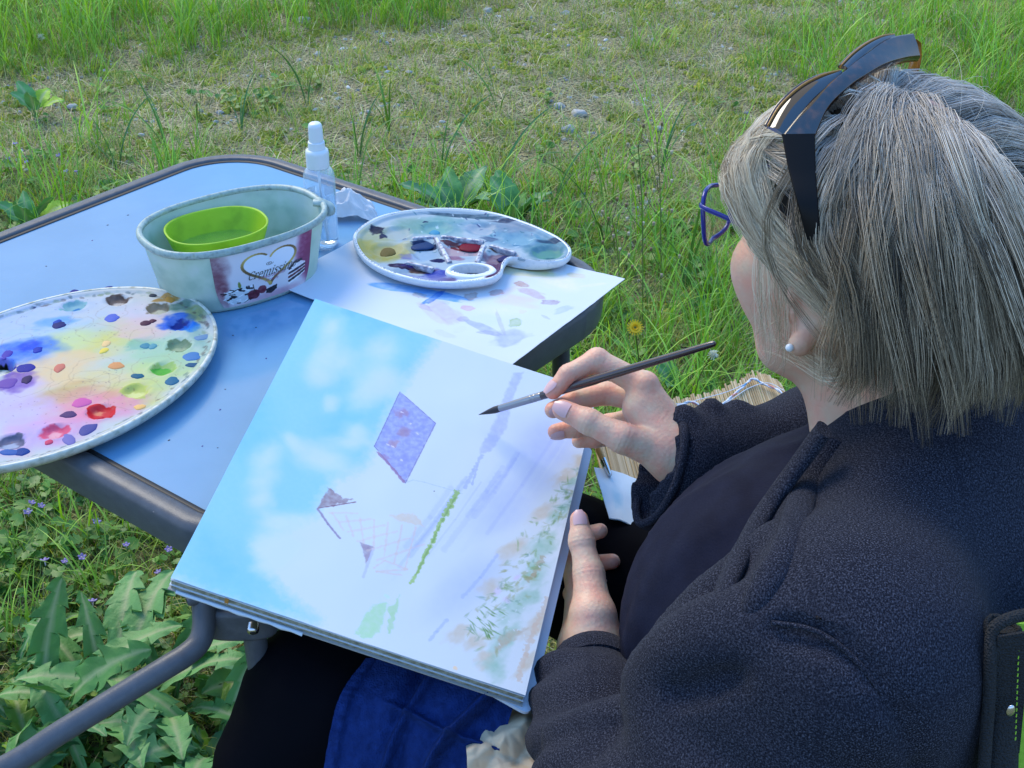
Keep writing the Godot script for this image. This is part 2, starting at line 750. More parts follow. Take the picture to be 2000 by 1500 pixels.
	m.backlight = Color(0.8, 0.85, 0.45)
	m = mat("stone", Color(1, 1, 1), 0.95)
	m.vertex_color_use_as_albedo = true
	m.normal_enabled = true
	m.normal_texture = ntex(0.05, [], 4, 256, 6.0, 24)
	tri_map(m, 9.0)



# ---------- the ground and what covers it ----------
func zone(x: float, z: float, c: Vector2, r: Vector2) -> float:
	var d := Vector2((x - c.x) / r.x, (z - c.y) / r.y).length()
	d += 0.35 * nz.get_noise_2d(x * 160.0, z * 160.0)
	return 1.0 - smoothstep(0.7, 1.1, d)


func lush(x: float, z: float) -> float:
	var k := zone(x, z, Vector2(-1.75, -5.0), Vector2(1.05, 0.50))
	k = maxf(k, zone(x, z, Vector2(-0.62, -5.35), Vector2(0.40, 0.40)))
	k = maxf(k, zone(x, z, Vector2(1.9, -4.6), Vector2(1.05, 0.75)))
	k = maxf(k, zone(x, z, Vector2(2.6, -3.0), Vector2(1.1, 1.6)))
	k = maxf(k, zone(x, z, Vector2(0.50, -2.75), Vector2(0.58, 0.85)))
	k = maxf(k, zone(x, z, Vector2(1.6, -2.2), Vector2(1.2, 0.9)) * 0.9)
	k = maxf(k, 0.9 * smoothstep(-6.4, -7.4, z))
	k = maxf(k, 0.75 * zone(x, z, Vector2(0.0, -3.05), Vector2(0.85, 0.60)))
	k = maxf(k, 0.5 * zone(x, z, Vector2(-1.25, -3.1), Vector2(0.8, 0.75)))
	return k


func bare(x: float, z: float) -> float:
	# the thin mossy, gravelly strip that runs across behind the table
	var k := zone(x, z, Vector2(0.15, -4.9), Vector2(1.9, 1.2))
	k = maxf(k, zone(x, z, Vector2(-1.0, -4.1), Vector2(1.3, 0.55)))
	k = maxf(k, 0.8 * zone(x, z, Vector2(0.3, -3.6), Vector2(1.0, 0.5)))
	return clampf(k + 0.4 * nz.get_noise_2d(x * 90.0 + 500.0, z * 90.0), 0.0, 1.0)


func near_side(x: float, z: float) -> float:
	return zone(x, z, Vector2(-0.75, -1.75), Vector2(0.75, 0.55))


func height(x: float, z: float) -> float:
	return 0.012 * nz.get_noise_2d(x * 60.0, z * 60.0) + 0.006 * nz.get_noise_2d(x * 260.0 + 40.0, z * 260.0) - 0.01


func ground() -> void:
	var m := mat("soil", Color(1, 1, 1), 0.97)
	m.albedo_texture = ntex(0.06, [lin(0.05, 0.045, 0.028), lin(0.18, 0.16, 0.105), lin(0.36, 0.33, 0.26), lin(0.15, 0.17, 0.05)], 5, 1024, 0.0, 41)
	m.normal_enabled = true
	m.normal_texture = ntex(0.08, [], 5, 512, 9.0, 42)
	m.vertex_color_use_as_albedo = true
	tri_map(m, 1.1)
	m.uv1_world_triplanar = true
	var mb := MB.new()
	var n := 150
	var xs := []
	for i in n + 1:
		var u := float(i) / n * 2.0 - 1.0
		xs.append(4.5 * u + 95.0 * pow(u, 15.0))
	for j in n + 1:
		for i in n + 1:
			var x: float = xs[i]
			var z: float = xs[j] - 3.6
			var b := bare(x, z)
			var g := 0.35 + 0.25 * nz.get_noise_2d(x * 120.0, z * 120.0 + 90.0)
			mb.col = Color(0.62, 0.68, 0.36).lerp(Color(1.15, 1.06, 0.86), clampf(b * 0.75 + g * 0.3, 0.0, 1.0))
			mb.vert(Vector3(x, height(x, z) if absf(x) < 5.0 and absf(z + 3.6) < 5.0 else -0.01, z))
	for j in n:
		for i in n:
			var a := j * (n + 1) + i
			mb.quad(a, a + n + 1, a + n + 2, a + 1)
	tag(put(mb, "ground", m), "", "", "", "structure")
	cover()


func blade(mb: MB, base: Vector3, tall: float, wide: float, lean: Vector3, bow: float, c: Color, segs := 5) -> void:
	var first := mb.v.size()
	var dir := (Vector3.UP + lean).normalized()
	var side := dir.cross(Vector3(lean.z + 0.01, 0.3, -lean.x + 0.02)).normalized()
	if lean.length() > 0.02:
		side = Vector3(-lean.z, 0, lean.x).normalized()
	var p := base
	var step := tall / segs
	for i in segs + 1:
		var t := float(i) / segs
		var w := wide * (1.0 - pow(t, 2.2)) * (0.7 + 0.3 * minf(1.0, t * 4.0)) + 0.00012
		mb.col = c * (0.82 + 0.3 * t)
		mb.col.a = 1.0
		mb.vert(p - side * w)
		mb.vert(p + side * w)
		p += dir * step
		dir = (dir + (Vector3(lean.x, 0, lean.z).normalized() * 0.8 - Vector3.UP * 0.55) * bow * (0.4 + t)).normalized()
	for i in segs:
		mb.quad(first + i * 2, first + i * 2 + 1, first + i * 2 + 3, first + i * 2 + 2)


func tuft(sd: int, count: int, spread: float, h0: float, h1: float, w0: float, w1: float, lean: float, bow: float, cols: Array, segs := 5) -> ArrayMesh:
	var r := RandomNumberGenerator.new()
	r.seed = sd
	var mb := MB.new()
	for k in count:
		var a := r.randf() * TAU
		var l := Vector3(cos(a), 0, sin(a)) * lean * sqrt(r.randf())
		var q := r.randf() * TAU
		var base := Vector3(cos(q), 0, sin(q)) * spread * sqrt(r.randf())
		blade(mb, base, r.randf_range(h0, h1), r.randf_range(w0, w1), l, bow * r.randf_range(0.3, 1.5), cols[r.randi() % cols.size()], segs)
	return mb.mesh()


func scatter(called: String, meshes: Array, m: Material, want: int, lo: Vector2, hi: Vector2, chance: Callable, s0: float, s1: float, tint: Callable, label: String, cat: String, flat := 0.0, sink := 0.0) -> void:
	var r := RandomNumberGenerator.new()
	r.seed = hash(called)
	var lists := []
	var tones := []
	for k in meshes.size():
		lists.append([])
		tones.append([])
	for k in want:
		var x := r.randf_range(lo.x, hi.x)
		var z := r.randf_range(lo.y, hi.y)
		if r.randf() > chance.call(x, z):
			continue
		var b := Basis(Vector3.UP, r.randf() * TAU)
		if flat > 0.0:
			b = Basis(Vector3(r.randf_range(-1, 1), 0, r.randf_range(-1, 1)).normalized(), r.randf() * flat) * b
		b = b.scaled(Vector3.ONE * r.randf_range(s0, s1))
		var w := r.randi() % meshes.size()
		lists[w].append(Transform3D(b, Vector3(x, height(x, z) - sink, z)))
		tones[w].append(tint.call(x, z, r.randf()))
	var holder := Node3D.new()
	holder.name = numbered(called)
	add_child(holder)
	tag(holder, label, cat, "", "stuff")
	for w in meshes.size():
		var mm := MultiMesh.new()
		mm.transform_format = MultiMesh.TRANSFORM_3D
		mm.use_colors = true
		mm.mesh = meshes[w]
		mm.instance_count = lists[w].size()
		for k in lists[w].size():
			mm.set_instance_transform(k, lists[w][k])
			mm.set_instance_color(k, tones[w][k])
		var o := MultiMeshInstance3D.new()
		o.name = "clump" if w == 0 else "clump_%03d" % w
		o.multimesh = mm
		o.material_override = m
		tag(o, "", "", "", "stuff")
		holder.add_child(o, true)


func under_table(x: float, z: float) -> float:
	# nothing tall grows up through the table top, the chair or the legs of the painter
	var q := Vector3(x - CA.x, 0, z - CA.z)
	var a := q.dot(EA)
	var b := q.dot(EB)
	if a > -0.06 and a < 0.76 and b > -0.06 and b < 0.70:
		return 1.0
	if x > -0.30 and x < 0.75 and z > -1.42 and z < -0.5:
		return 1.0
	return 0.0


func cover() -> void:
	var greens := [Color(0.194, 0.391, 0.036), Color(0.253, 0.484, 0.050), Color(0.165, 0.317, 0.046), Color(0.310, 0.521, 0.083)]
	var mixed := [Color(0.232, 0.372, 0.058), Color(0.290, 0.409, 0.075), Color(0.465, 0.466, 0.149), Color(0.659, 0.558, 0.281), Color(0.194, 0.317, 0.050)]
	var dry := [Color(0.620, 0.542, 0.330), Color(0.496, 0.419, 0.240), Color(0.728, 0.651, 0.450), Color(0.372, 0.295, 0.165)]
	var lawn := []
	for k in 5:
		lawn.append(tuft(100 + k, 13, 0.040, 0.018, 0.070, 0.0006, 0.0013, 0.9, 0.30, mixed, 4))
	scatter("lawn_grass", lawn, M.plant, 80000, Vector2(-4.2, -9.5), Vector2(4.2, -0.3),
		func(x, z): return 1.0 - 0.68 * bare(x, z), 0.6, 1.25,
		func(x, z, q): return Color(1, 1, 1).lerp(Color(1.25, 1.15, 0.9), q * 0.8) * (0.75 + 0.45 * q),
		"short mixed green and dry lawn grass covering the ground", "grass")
	var straw := []
	for k in 4:
		straw.append(tuft(200 + k, 9, 0.04, 0.025, 0.075, 0.0004, 0.0009, 5.0, 0.25, dry, 3))
	scatter("dry_straw", straw, M.plant, 42000, Vector2(-4.2, -9.0), Vector2(4.2, -0.6),
		func(x, z): return 0.3 + 0.7 * bare(x, z) - 0.25 * lush(x, z), 0.6, 1.3,
		func(x, z, q): return Color(1, 1, 1) * (0.7 + 0.5 * q),
		"thin dry straw lying between the grass", "straw", 0.25)
	var mids := []
	for k in 4:
		mids.append(tuft(300 + k, 10, 0.03, 0.06, 0.15, 0.0010, 0.0020, 0.55, 0.28, greens, 6))
	scatter("green_grass", mids, M.plant, 17000, Vector2(-4.2, -9.5), Vector2(4.2, -0.3),
		func(x, z): return (0.07 + 0.83 * lush(x, z) + 0.55 * near_side(x, z) + 0.30 * smoothstep(-3.6, -2.4, z) - 0.05 * bare(x, z)) * (1.0 - under_table(x, z)), 0.5, 1.15,
		func(x, z, q): return Color(0.9, 0.95, 0.9).lerp(Color(1.35, 1.2, 1.0), q) * (0.8 + 0.3 * q),
		"knee-deep loose green grass growing in patches through the lawn", "grass")
	var tall := []
	for k in 4:
		tall.append(tuft(400 + k, 11, 0.035, 0.14, 0.34, 0.0013, 0.0026, 0.45, 0.20, greens, 8))
	scatter("tall_grass", tall, M.plant, 9500, Vector2(-4.2, -9.5), Vector2(4.2, -0.3),
		func(x, z): return lush(x, z) * 0.85 * (1.0 - under_table(x, z)), 0.55, 1.1,
		func(x, z, q): return Color(0.85, 0.95, 0.9).lerp(Color(1.3, 1.2, 1.0), q) * (0.85 + 0.3 * q),
		"tall bright green meadow grass at the edges of the lawn", "grass")
	# moss cushions
	var moss := []
	for k in 3:
		var mb := MB.new()
		for j in 22:
			var a := rng.randf() * TAU
			var d := 0.03 * sqrt(rng.randf())
			mb.col = [Color(0.30, 0.32, 0.03), Color(0.22, 0.26, 0.03), Color(0.38, 0.36, 0.05)][j % 3]
			mb.ball(Vector3(cos(a) * d, 0.001, sin(a) * d), Vector3(0.006, 0.005 + 0.004 * rng.randf(), 0.006), Basis.IDENTITY, 3, 6)
		moss.append(mb.mesh())
	scatter("moss", moss, M.moss, 7000, Vector2(-3.4, -7.5), Vector2(3.2, -2.3),
		func(x, z): return bare(x, z) * (0.25 + 0.75 * smoothstep(0.0, 0.25, nz.get_noise_2d(x * 130.0, z * 200.0 + 700.0))), 0.6, 1.4,
		func(x, z, q): return Color(1, 1, 1) * (0.75 + 0.5 * q),
		"yellow-green moss cushions on the bare strip behind the table", "moss")
	# gravel
	var peb := []
	for k in 4:
		peb.append(rock(500 + k, 1.0, 5, 8).mesh())
	scatter("gravel", peb, M.stone, 15000, Vector2(-3.4, -7.8), Vector2(3.2, -2.6),
		func(x, z): return bare(x, z) * (0.12 + 0.88 * smoothstep(0.05, 0.30, nz.get_noise_2d(x * 110.0 + 900.0, z * 160.0))), 0.004, 0.013,
		func(x, z, q): return Color(0.24, 0.24, 0.26).lerp(Color(0.62, 0.61, 0.60), q),
		"small grey gravel stones showing through the moss", "gravel", 0.6, 0.002)
	# ground ivy: small round scalloped leaves
	var ivy := []
	for k in 4:
		var r := RandomNumberGenerator.new()
		r.seed = 600 + k
		var mb := MB.new()
		for j in 9:
			var a := r.randf() * TAU
			var d := 0.04 * sqrt(r.randf())
			var c := Vector3(cos(a) * d, r.randf_range(0.008, 0.045), sin(a) * d)
			var nrm := Vector3(r.randf_range(-0.6, 0.6), 1, r.randf_range(-0.6, 0.6)).normalized()
			var u := nrm.cross(Vector3(r.randf_range(-1, 1), 0.1, r.randf_range(-1, 1))).normalized()
			var v := nrm.cross(u)
			var rr := r.randf_range(0.007, 0.014)
			mb.col = [Color(0.11, 0.25, 0.045), Color(0.14, 0.30, 0.055), Color(0.095, 0.21, 0.05)][j % 3]
			var mid := mb.vert(c - nrm * rr * 0.15)
			var f := mb.v.size()
			for s in 18:
				var t := 0.25 + (TAU - 0.5) * s / 17.0
				var q := rr * (1.0 + 0.09 * cos(s * PI))
				mb.vert(c + (u * cos(t) + v * sin(t)) * q + nrm * rr * 0.12 * sin(t * 2.0))
			for s in 17:
				mb.tri(mid, f + s, f + s + 1)
			mb.tube([c - nrm * 0.002, Vector3(c.x * 0.6, 0.0, c.z * 0.6)], [0.0006], 4, false)
		ivy.append(mb.mesh())
	scatter("ground_ivy", ivy, M.plant, 5600, Vector2(-2.6, -4.4), Vector2(1.6, -0.6),
		func(x, z): return clampf(0.9 * near_side(x, z) + 0.55 * zone(x, z, Vector2(-1.35, -3.0), Vector2(0.7, 0.6)) + 0.35 * zone(x, z, Vector2(0.6, -1.9), Vector2(0.5, 0.5)) + 0.25 * lush(x, z) + 0.06, 0.0, 1.0), 0.6, 1.2,
		func(x, z, q): return Color(0.85, 0.95, 1.0).lerp(Color(1.25, 1.2, 1.0), q),
		"low ground ivy with small round leaves around the table legs", "ground cover")


func rock(sd: int, size: float, rows := 8, cols := 12) -> MB:
	var mb := MB.new()
	var g := 0.8 + 0.3 * fmod(sd * 0.37, 1.0)
	mb.col = Color(g, g, g * 0.98)
	mb.ball(Vector3.ZERO, Vector3(1, 0.62, 0.8), Basis.IDENTITY, rows, cols)
	for i in mb.v.size():
		var p := mb.v[i]
		var k := 1.0 + 0.45 * nz.get_noise_3d(p.x * 45.0 + sd * 31.0, p.y * 45.0, p.z * 45.0)
		# flattened facets
		for a in 5:
			var d := Vector3(sin(sd * 1.7 + a * 2.1), cos(sd * 0.9 + a * 1.3) * 0.8, sin(sd * 2.3 + a * 3.7)).normalized()
			var over := p.dot(d) - 0.62
			if over > 0.0:
				p -= d * over * 0.75
		mb.v[i] = p * k * size
	return mb



# ---------- the folding table ----------
const TOP := 0.72
const CA := Vector3(0.128, 0, -1.554)        # right-hand back corner of the glass
const EA := Vector3(-0.791, 0, -0.612)       # along the back edge
const EB := Vector3(-0.579, 0, 0.815)        # along the right edge, towards the painter (both nearly square)


func table_outline(out: float, radius: float, y: float) -> Array:
	var pts := []
	var a := EA
	var b := (EB - EA * EB.dot(EA)).normalized()
	var w := 0.704
	var dd := 0.65
	var o := Vector3(CA.x, y, CA.z)
	var cs := [o, o + a * w, o + a * w + b * dd, o + b * dd]
	var ins := [[a, b], [-a, b], [-a, -b], [a, -b]]
	for k in 4:
		var rad: float = [radius, radius, radius * 0.6, radius * 0.36][k]
		var c: Vector3 = cs[k] + (ins[k][0] + ins[k][1]) * rad
		var r := rad + out
		for s in 11:
			var t := float(s) / 10 * PI / 2
			var u: Vector3 = ins[k][1] if k % 2 == 0 else ins[k][0]
			var v: Vector3 = ins[k][0] if k % 2 == 0 else ins[k][1]
			pts.append(c - u * (r * sin(t)) - v * (r * cos(t)))
	return pts


func sweep_table(prof: Array, radius: float) -> MB:
	# profile points (outwards, up), counter-clockwise seen along the path
	var mb := MB.new()
	var loops := []
	for p in prof:
		loops.append(table_outline(p.x, radius, TOP + p.y))
	var n: int = loops[0].size()
	var rings := []
	for i in n + 1:
		var ring := PackedVector3Array()
		for l in loops:
			ring.append(l[i % n])
		rings.append(ring)
	mb.loft(rings, true)
	return mb


func folding_table() -> void:
	var t := thing("folding_table", Vector3(-0.35, 0, -1.47), "grey metal folding table with a blue frosted glass top holding the palettes and tub", "table")
	var fr := [Vector2(0.001, -0.002), Vector2(0.0015, 0.0026), Vector2(0.005, 0.0042), Vector2(0.012, 0.0046), Vector2(0.018, 0.0036), Vector2(0.0225, 0.0005), Vector2(0.025, -0.005), Vector2(0.0245, -0.020), Vector2(0.022, -0.036), Vector2(0.019, -0.040), Vector2(0.012, -0.041), Vector2(0.004, -0.039), Vector2(0.001, -0.034)]
	put(sweep_table(fr, 0.095), "frame", M.table_metal, t)
	var ga := [Vector2(-0.006, -0.0010), Vector2(-0.0055, 0.0012), Vector2(-0.0015, 0.0014), Vector2(0.0008, 0.0008), Vector2(0.0008, -0.004), Vector2(-0.005, -0.004)]
	put(sweep_table(ga, 0.095), "gasket", M.gasket, t)
	var g := MB.new()
	var up := table_outline(-0.0055, 0.095, TOP)
	var lo := table_outline(-0.0055, 0.095, TOP - 0.005)
	up.reverse()
	lo.reverse()
	g.loft([lo, up], true)
	var g2 := MB.new()
	g2.loft([lo, up], true, true, true)
	put(g2, "glass_top", M.frosted_glass, t)
	# dried paint specks on the glass
	for k in 16:
		var q: Vector3 = [Vector3(-0.0755, 0.72, -1.096), Vector3(-0.3102, 0.72, -1.245), Vector3(-0.3078, 0.72, -1.07), Vector3(-0.2994, 0.72, -1.172), Vector3(-0.3156, 0.72, -1.175), Vector3(-0.3402, 0.72, -1.062), Vector3(-0.5281, 0.72, -1.749), Vector3(-0.5559, 0.72, -1.667), Vector3(-0.3247, 0.72, -1.408), Vector3(-0.3009, 0.72, -1.427), Vector3(-0.2778, 0.72, -1.354), Vector3(-0.5947, 0.72, -1.59), Vector3(-0.5478, 0.72, -1.716), Vector3(-0.2432, 0.72, -1.784), Vector3(-0.3122, 0.72, -1.287), Vector3(-0.3519, 0.72, -1.186)][k]
		var sb := MB.new()
		var rr := 0.0005 + 0.0006 * rng.randf()
		sb.ball(q + Vector3(0, 0.0002, 0), Vector3(rr * 1.5, 0.0003, rr), Basis(Vector3.UP, k * 1.1), 4, 10)
		put(sb, "paint_speck", M.gasket if k % 3 == 0 else M.blue_frame if k % 3 == 1 else M.table_metal, t)
	# the near leg: down from the corner, a bend, then out to the left and down to the grass
	var leg := [Vector3(-0.2889, 0.6872, -1.011), Vector3(-0.287, 0.6648, -0.9973), Vector3(-0.2854, 0.6477, -0.9812), Vector3(-0.289, 0.6385, -0.9698), Vector3(-0.2996, 0.6336, -0.9587), Vector3(-0.3127, 0.631, -0.9478), Vector3(-0.3472, 0.6185, -0.9286), Vector3(-0.4025, 0.5977, -0.8986), Vector3(-0.4537, 0.5762, -0.8741)]
	var last: Vector3 = leg[8]
	leg.append(last + Vector3(-0.09, -0.03, 0.02))
	leg.append(last + Vector3(-0.14, -0.10, 0.0))
	leg.append(Vector3(last.x - 0.16, 0.0, last.z - 0.03))
	var mb := MB.new()
	mb.tube(spline(leg, 6), [0.0108], 18)
	put(mb, "leg", M.table_metal, t)
	var post: Vector3 = Vector3(-0.245, 0.6769, -1.001)
	mb = MB.new()
	mb.tube([post, Vector3(post.x + 0.004, 0.35, post.z - 0.005), Vector3(post.x + 0.010, 0.0, post.z - 0.012)], [0.0112], 16)
	put(mb, "leg", M.table_metal, t)
	# the two back legs
	for p in [Vector3(-0.42, 0, -1.90), Vector3(0.06, 0, -1.50)]:
		mb = MB.new()
		mb.tube([Vector3(p.x, TOP - 0.035, p.z), Vector3(p.x + 0.01, 0.3, p.z + 0.02), Vector3(p.x + 0.02, 0.0, p.z + 0.03)], [0.0112], 12)
		put(mb, "leg", M.table_metal, t)
	# plastic hinge block at the corner, bolts, and the cross tube under the pad
	mb = MB.new()
	var c: Vector3 = Vector3(-0.2571, 0.6402, -1.006)
	var rings := []
	for s in [[-0.016, 0.80], [-0.0145, 0.95], [-0.011, 1.0], [0.013, 1.0], [0.016, 0.94], [0.0175, 0.8]]:
		var ring := PackedVector3Array()
		for k in 28:
			var a := -TAU * k / 28
			var e := Vector2(cos(a), sin(a))
			var q := pow(pow(absf(e.x), 3.0) + pow(absf(e.y), 3.0), -1.0 / 3.0)
			ring.append(c + Vector3(e.x * q * 0.037 * s[1], s[0], e.y * q * 0.02 * s[1]))
		rings.append(ring)
	mb.loft(rings, true, true, true)
	put(mb, "hinge_block", M.table_metal, t)
	for b in [[Vector3(-0.2376, 0.6533, -0.9705), Vector3(0.1, -0.35, 0.93)], [Vector3(-0.297, 0.6725, -0.9903), Vector3(-0.9, 0.1, 0.4)]]:
		mb = MB.new()
		var d: Vector3 = b[1].normalized()
		mb.tube([b[0] - d * 0.006, b[0], b[0] + d * 0.0022, b[0] + d * 0.003], [0.0058, 0.0058, 0.0048, 0.003], 16)
		var bolt := put(mb, "bolt", M.bright_metal if b[0].x > -0.245 else M.table_metal, t)
		mb = MB.new()
		mb.tube([b[0] + d * 0.0026, b[0] + d * 0.0034], [0.0022], 6)
		put(mb, "socket", M.gasket, bolt)
	mb = MB.new()
	mb.tube([Vector3(-0.2283, 0.6184, -1.034), Vector3(-0.1928, 0.5748, -1.042), Vector3(-0.1262, 0.5072, -1.06)], [0.011], 12)
	put(mb, "cross_tube", M.table_metal, t)


# ---------- things on the table ----------
func ellipse_ring(c: Vector3, ax: Vector3, az: Vector3, n: int, e: float) -> PackedVector3Array:
	var ring := PackedVector3Array()
	for k in n:
		var a := TAU * k / n
		var p := Vector2(cos(a), sin(a))
		var q := pow(pow(absf(p.x), e) + pow(absf(p.y), e), -1.0 / e)
		ring.append(c + ax * (p.x * q) + az * (p.y * q))
	return ring


func superloft(c: Vector3, la: Vector3, sa: Vector3, prof: Array, e: float, n := 72, cap0 := false, cap1 := false, dir := Vector3.ZERO) -> MB:
	# prof: [size along, height]; la x sa must point up
	var mb := MB.new()
	var rings := []
	for p in prof:
		rings.append(ellipse_ring(c + Vector3(0, p[1], 0) + dir * p[1], la * p[0], sa * (p[0] if p.size() < 3 else p[2]), n, e))
	mb.loft(rings, true, cap0, cap1)
	return mb


const TUB_C := Vector3(-0.339, 0.7206, -1.545)
const TUB_LA := Vector3(0.0905, 0, -0.0685)    # half the long axis at the rim
const TUB_SA := Vector3(-0.0475, 0, -0.0635)   # half the short axis (long x short points up)


func tub_point(u: float, y: float, off := 0.0004) -> Vector3:
	# u: angle round the tub, y: height 0..0.083; on the outside of the wall
	var s := lerpf(0.86, 0.985, y / 0.083)
	var p := Vector2(cos(u), sin(u))
	var q := pow(pow(absf(p.x), 2.5) + pow(absf(p.y), 2.5), -1.0 / 2.5) * s
	var at := TUB_LA * (p.x * q) + TUB_SA * (p.y * q)
	return TUB_C + at * (1.0 + off / at.length()) + Vector3(0, y, 0)


func table_things() -> void:
	# ice cream tub
	var t := thing("ice_cream_tub", TUB_C, "cloudy white oval ice cream tub with paint-smeared rim, used as a water pot", "tub")
	var wall := [[0.80, 0.0], [0.845, 0.001], [0.86, 0.005], [0.9, 0.03], [0.95, 0.058], [0.985, 0.083], [0.968, 0.083], [0.935, 0.058], [0.885, 0.03], [0.84, 0.005], [0.82, 0.0035]]
	put(superloft(TUB_C, TUB_LA, TUB_SA, wall, 2.5, 96, true, true), "wall", M.tub_plastic, t)
	var rim := [[0.985, 0.080], [1.0, 0.0795], [1.022, 0.0795], [1.032, 0.082], [1.032, 0.085], [1.02, 0.0878], [1.0, 0.0882], [0.975, 0.0872], [0.964, 0.085], [0.966, 0.082], [0.985, 0.080]]
	put(superloft(TUB_C, TUB_LA, TUB_SA, rim, 2.5, 96), "rim", M.tub_rim, t)
	var mb := MB.new()
	var lug: Vector3 = TUB_C + TUB_LA * 1.02 + TUB_SA * -0.22 + Vector3(0, 0.084, 0)
	mb.tube(spline([lug + Vector3(-0.012, 0.001, 0.006), lug + Vector3(0.003, 0.0, 0.005), lug + Vector3(0.010, -0.003, 0.008), lug + Vector3(0.011, -0.008, 0.012), lug + Vector3(0.004, -0.010, 0.012)], 4), [0.004, 0.0045, 0.005, 0.005, 0.004, 0.0035], 10, true, 1.5)
	put(mb, "pouring_lug", M.tub_rim, t)
	tub_label(t)
	# green cup and its water
	var cc := Vector3(-0.3615, 0.742, -1.549)
	var la := Vector3(0.053, 0, -0.030)
	var sa := Vector3(-0.0235, 0, -0.043)
	var cup := thing("green_cup", cc, "lime green plastic water cup standing inside the white tub", "cup")
	put(superloft(cc, la, sa, [[0.66, 0.0], [0.71, 0.002], [0.78, 0.014], [0.94, 0.035], [1.035, 0.053], [1.035, 0.0545], [1.0, 0.0545], [0.985, 0.053], [0.90, 0.035], [0.74, 0.014], [0.68, 0.004]], 2.4, 72, true, true), "wall", M.green_plastic, cup)
	var wt := superloft(cc, la, sa, [[0.86, 0.0262], [0.87, 0.027]], 2.4, 72, true, true)
	put(wt, "water", M.tinted_water, cup)
	# spray bottle
	var bc := Vector3(-0.247, 0.7205, -1.652)
	var b := thing("spray_bottle", bc, "clear spray bottle half full of water with white pump cap", "bottle")
	mb = MB.new()
	mb.lathe(bc, [Vector2(0.0, 0.0015), Vector2(0.013, 0.001), Vector2(0.0175, 0.0), Vector2(0.0198, 0.0025), Vector2(0.0203, 0.006), Vector2(0.0203, 0.094), Vector2(0.0196, 0.101), Vector2(0.0172, 0.107), Vector2(0.0138, 0.110), Vector2(0.0115, 0.1115), Vector2(0.0115, 0.118)], 48)
	put(mb, "body", M.clear_plastic, b)
	mb = MB.new()
	mb.lathe(bc, [Vector2(0.0, 0.003), Vector2(0.017, 0.003), Vector2(0.0190, 0.006), Vector2(0.0192, 0.0765), Vector2(0.0185, 0.077), Vector2(0.0, 0.0766)], 48)
	put(mb, "water", M.water, b)
	mb = MB.new()
	mb.tube([bc + Vector3(0.0, 0.112, 0), bc + Vector3(0.001, 0.06, 0.0), bc + Vector3(0.005, 0.008, 0.002)], [0.0016], 10)
	put(mb, "dip_tube", M.white_plastic, b)
	mb = MB.new()
	var ribs := [Vector2(0.0, 0.110), Vector2(0.0135, 0.110), Vector2(0.0146, 0.111), Vector2(0.0148, 0.129), Vector2(0.0142, 0.1325), Vector2(0.0118, 0.134), Vector2(0.0108, 0.1345), Vector2(0.0106, 0.143), Vector2(0.0100, 0.1445), Vector2(0.0, 0.1445)]
	mb.lathe(bc, ribs, 48)
	put(mb, "collar", M.white_plastic, b)
	mb = MB.new()
	mb.lathe(bc, [Vector2(0.0, 0.144), Vector2(0.0088, 0.144), Vector2(0.0092, 0.145), Vector2(0.0090, 0.163), Vector2(0.0080, 0.1668), Vector2(0.0060, 0.1685), Vector2(0.0, 0.169)], 40)
	var pump := put(mb, "pump_cap", M.white_plastic, b)
	mb = MB.new()
	mb.tube([bc + Vector3(-0.0088, 0.156, 0.002), bc + Vector3(-0.0098, 0.156, 0.0023)], [0.0014], 10)
	put(mb, "nozzle", M.page_edges, pump)
	# crumpled tissue, and a used one behind the tub
	tissue(Vector3(-0.2253, 0.74, -1.747), 0.048, 0.034, 3, "crumpled white tissue lying behind the spray bottle at the table edge", "tissue")
	tissue(Vector3(-0.2927, 0.735, -1.778), 0.019, 0.020, 8, "small wad of ink-stained tissue between the tub and the spray bottle", "tissue")
	swatch_sheet()
	oval_palette()
	kidney_palette()


func tissue(at: Vector3, r: float, tall: float, sd: int, label: String, cat: String) -> void:
	var mb := MB.new()
	var n := 44
	var f := FastNoiseLite.new()
	f.seed = sd
	f.frequency = 1.0
	f.noise_type = FastNoiseLite.TYPE_CELLULAR
	f.cellular_return_type = FastNoiseLite.RETURN_DISTANCE2_SUB
	f.fractal_octaves = 2
	var base := Vector3(at.x, TOP + 0.0008, at.z)
	for j in n + 1:
		for i in n + 1:
			var p := Vector2(float(i) / n * 2 - 1, float(j) / n * 2 - 1)
			var e := p.length()
			var wob := 1.0 + 0.25 * f.get_noise_2d(p.x * 1.5 + 7.0, p.y * 1.5)
			var hh := maxf(0.0, 1.0 - pow(e / 1.25, 1.6)) * (0.45 + 0.8 * absf(f.get_noise_2d(p.x * 1.7, p.y * 1.7 + 3.0)))
			mb.vert(base + Vector3(p.x * r * wob * (1.0 + 0.2 * p.y), hh * tall, p.y * r * 0.6 * wob))
	for j in n:
		for i in n:
			var a := j * (n + 1) + i
			mb.quad(a, a + n + 1, a + n + 2, a + 1)
	tag(put(mb, "tissue", M.tissue, self, base), label, cat)


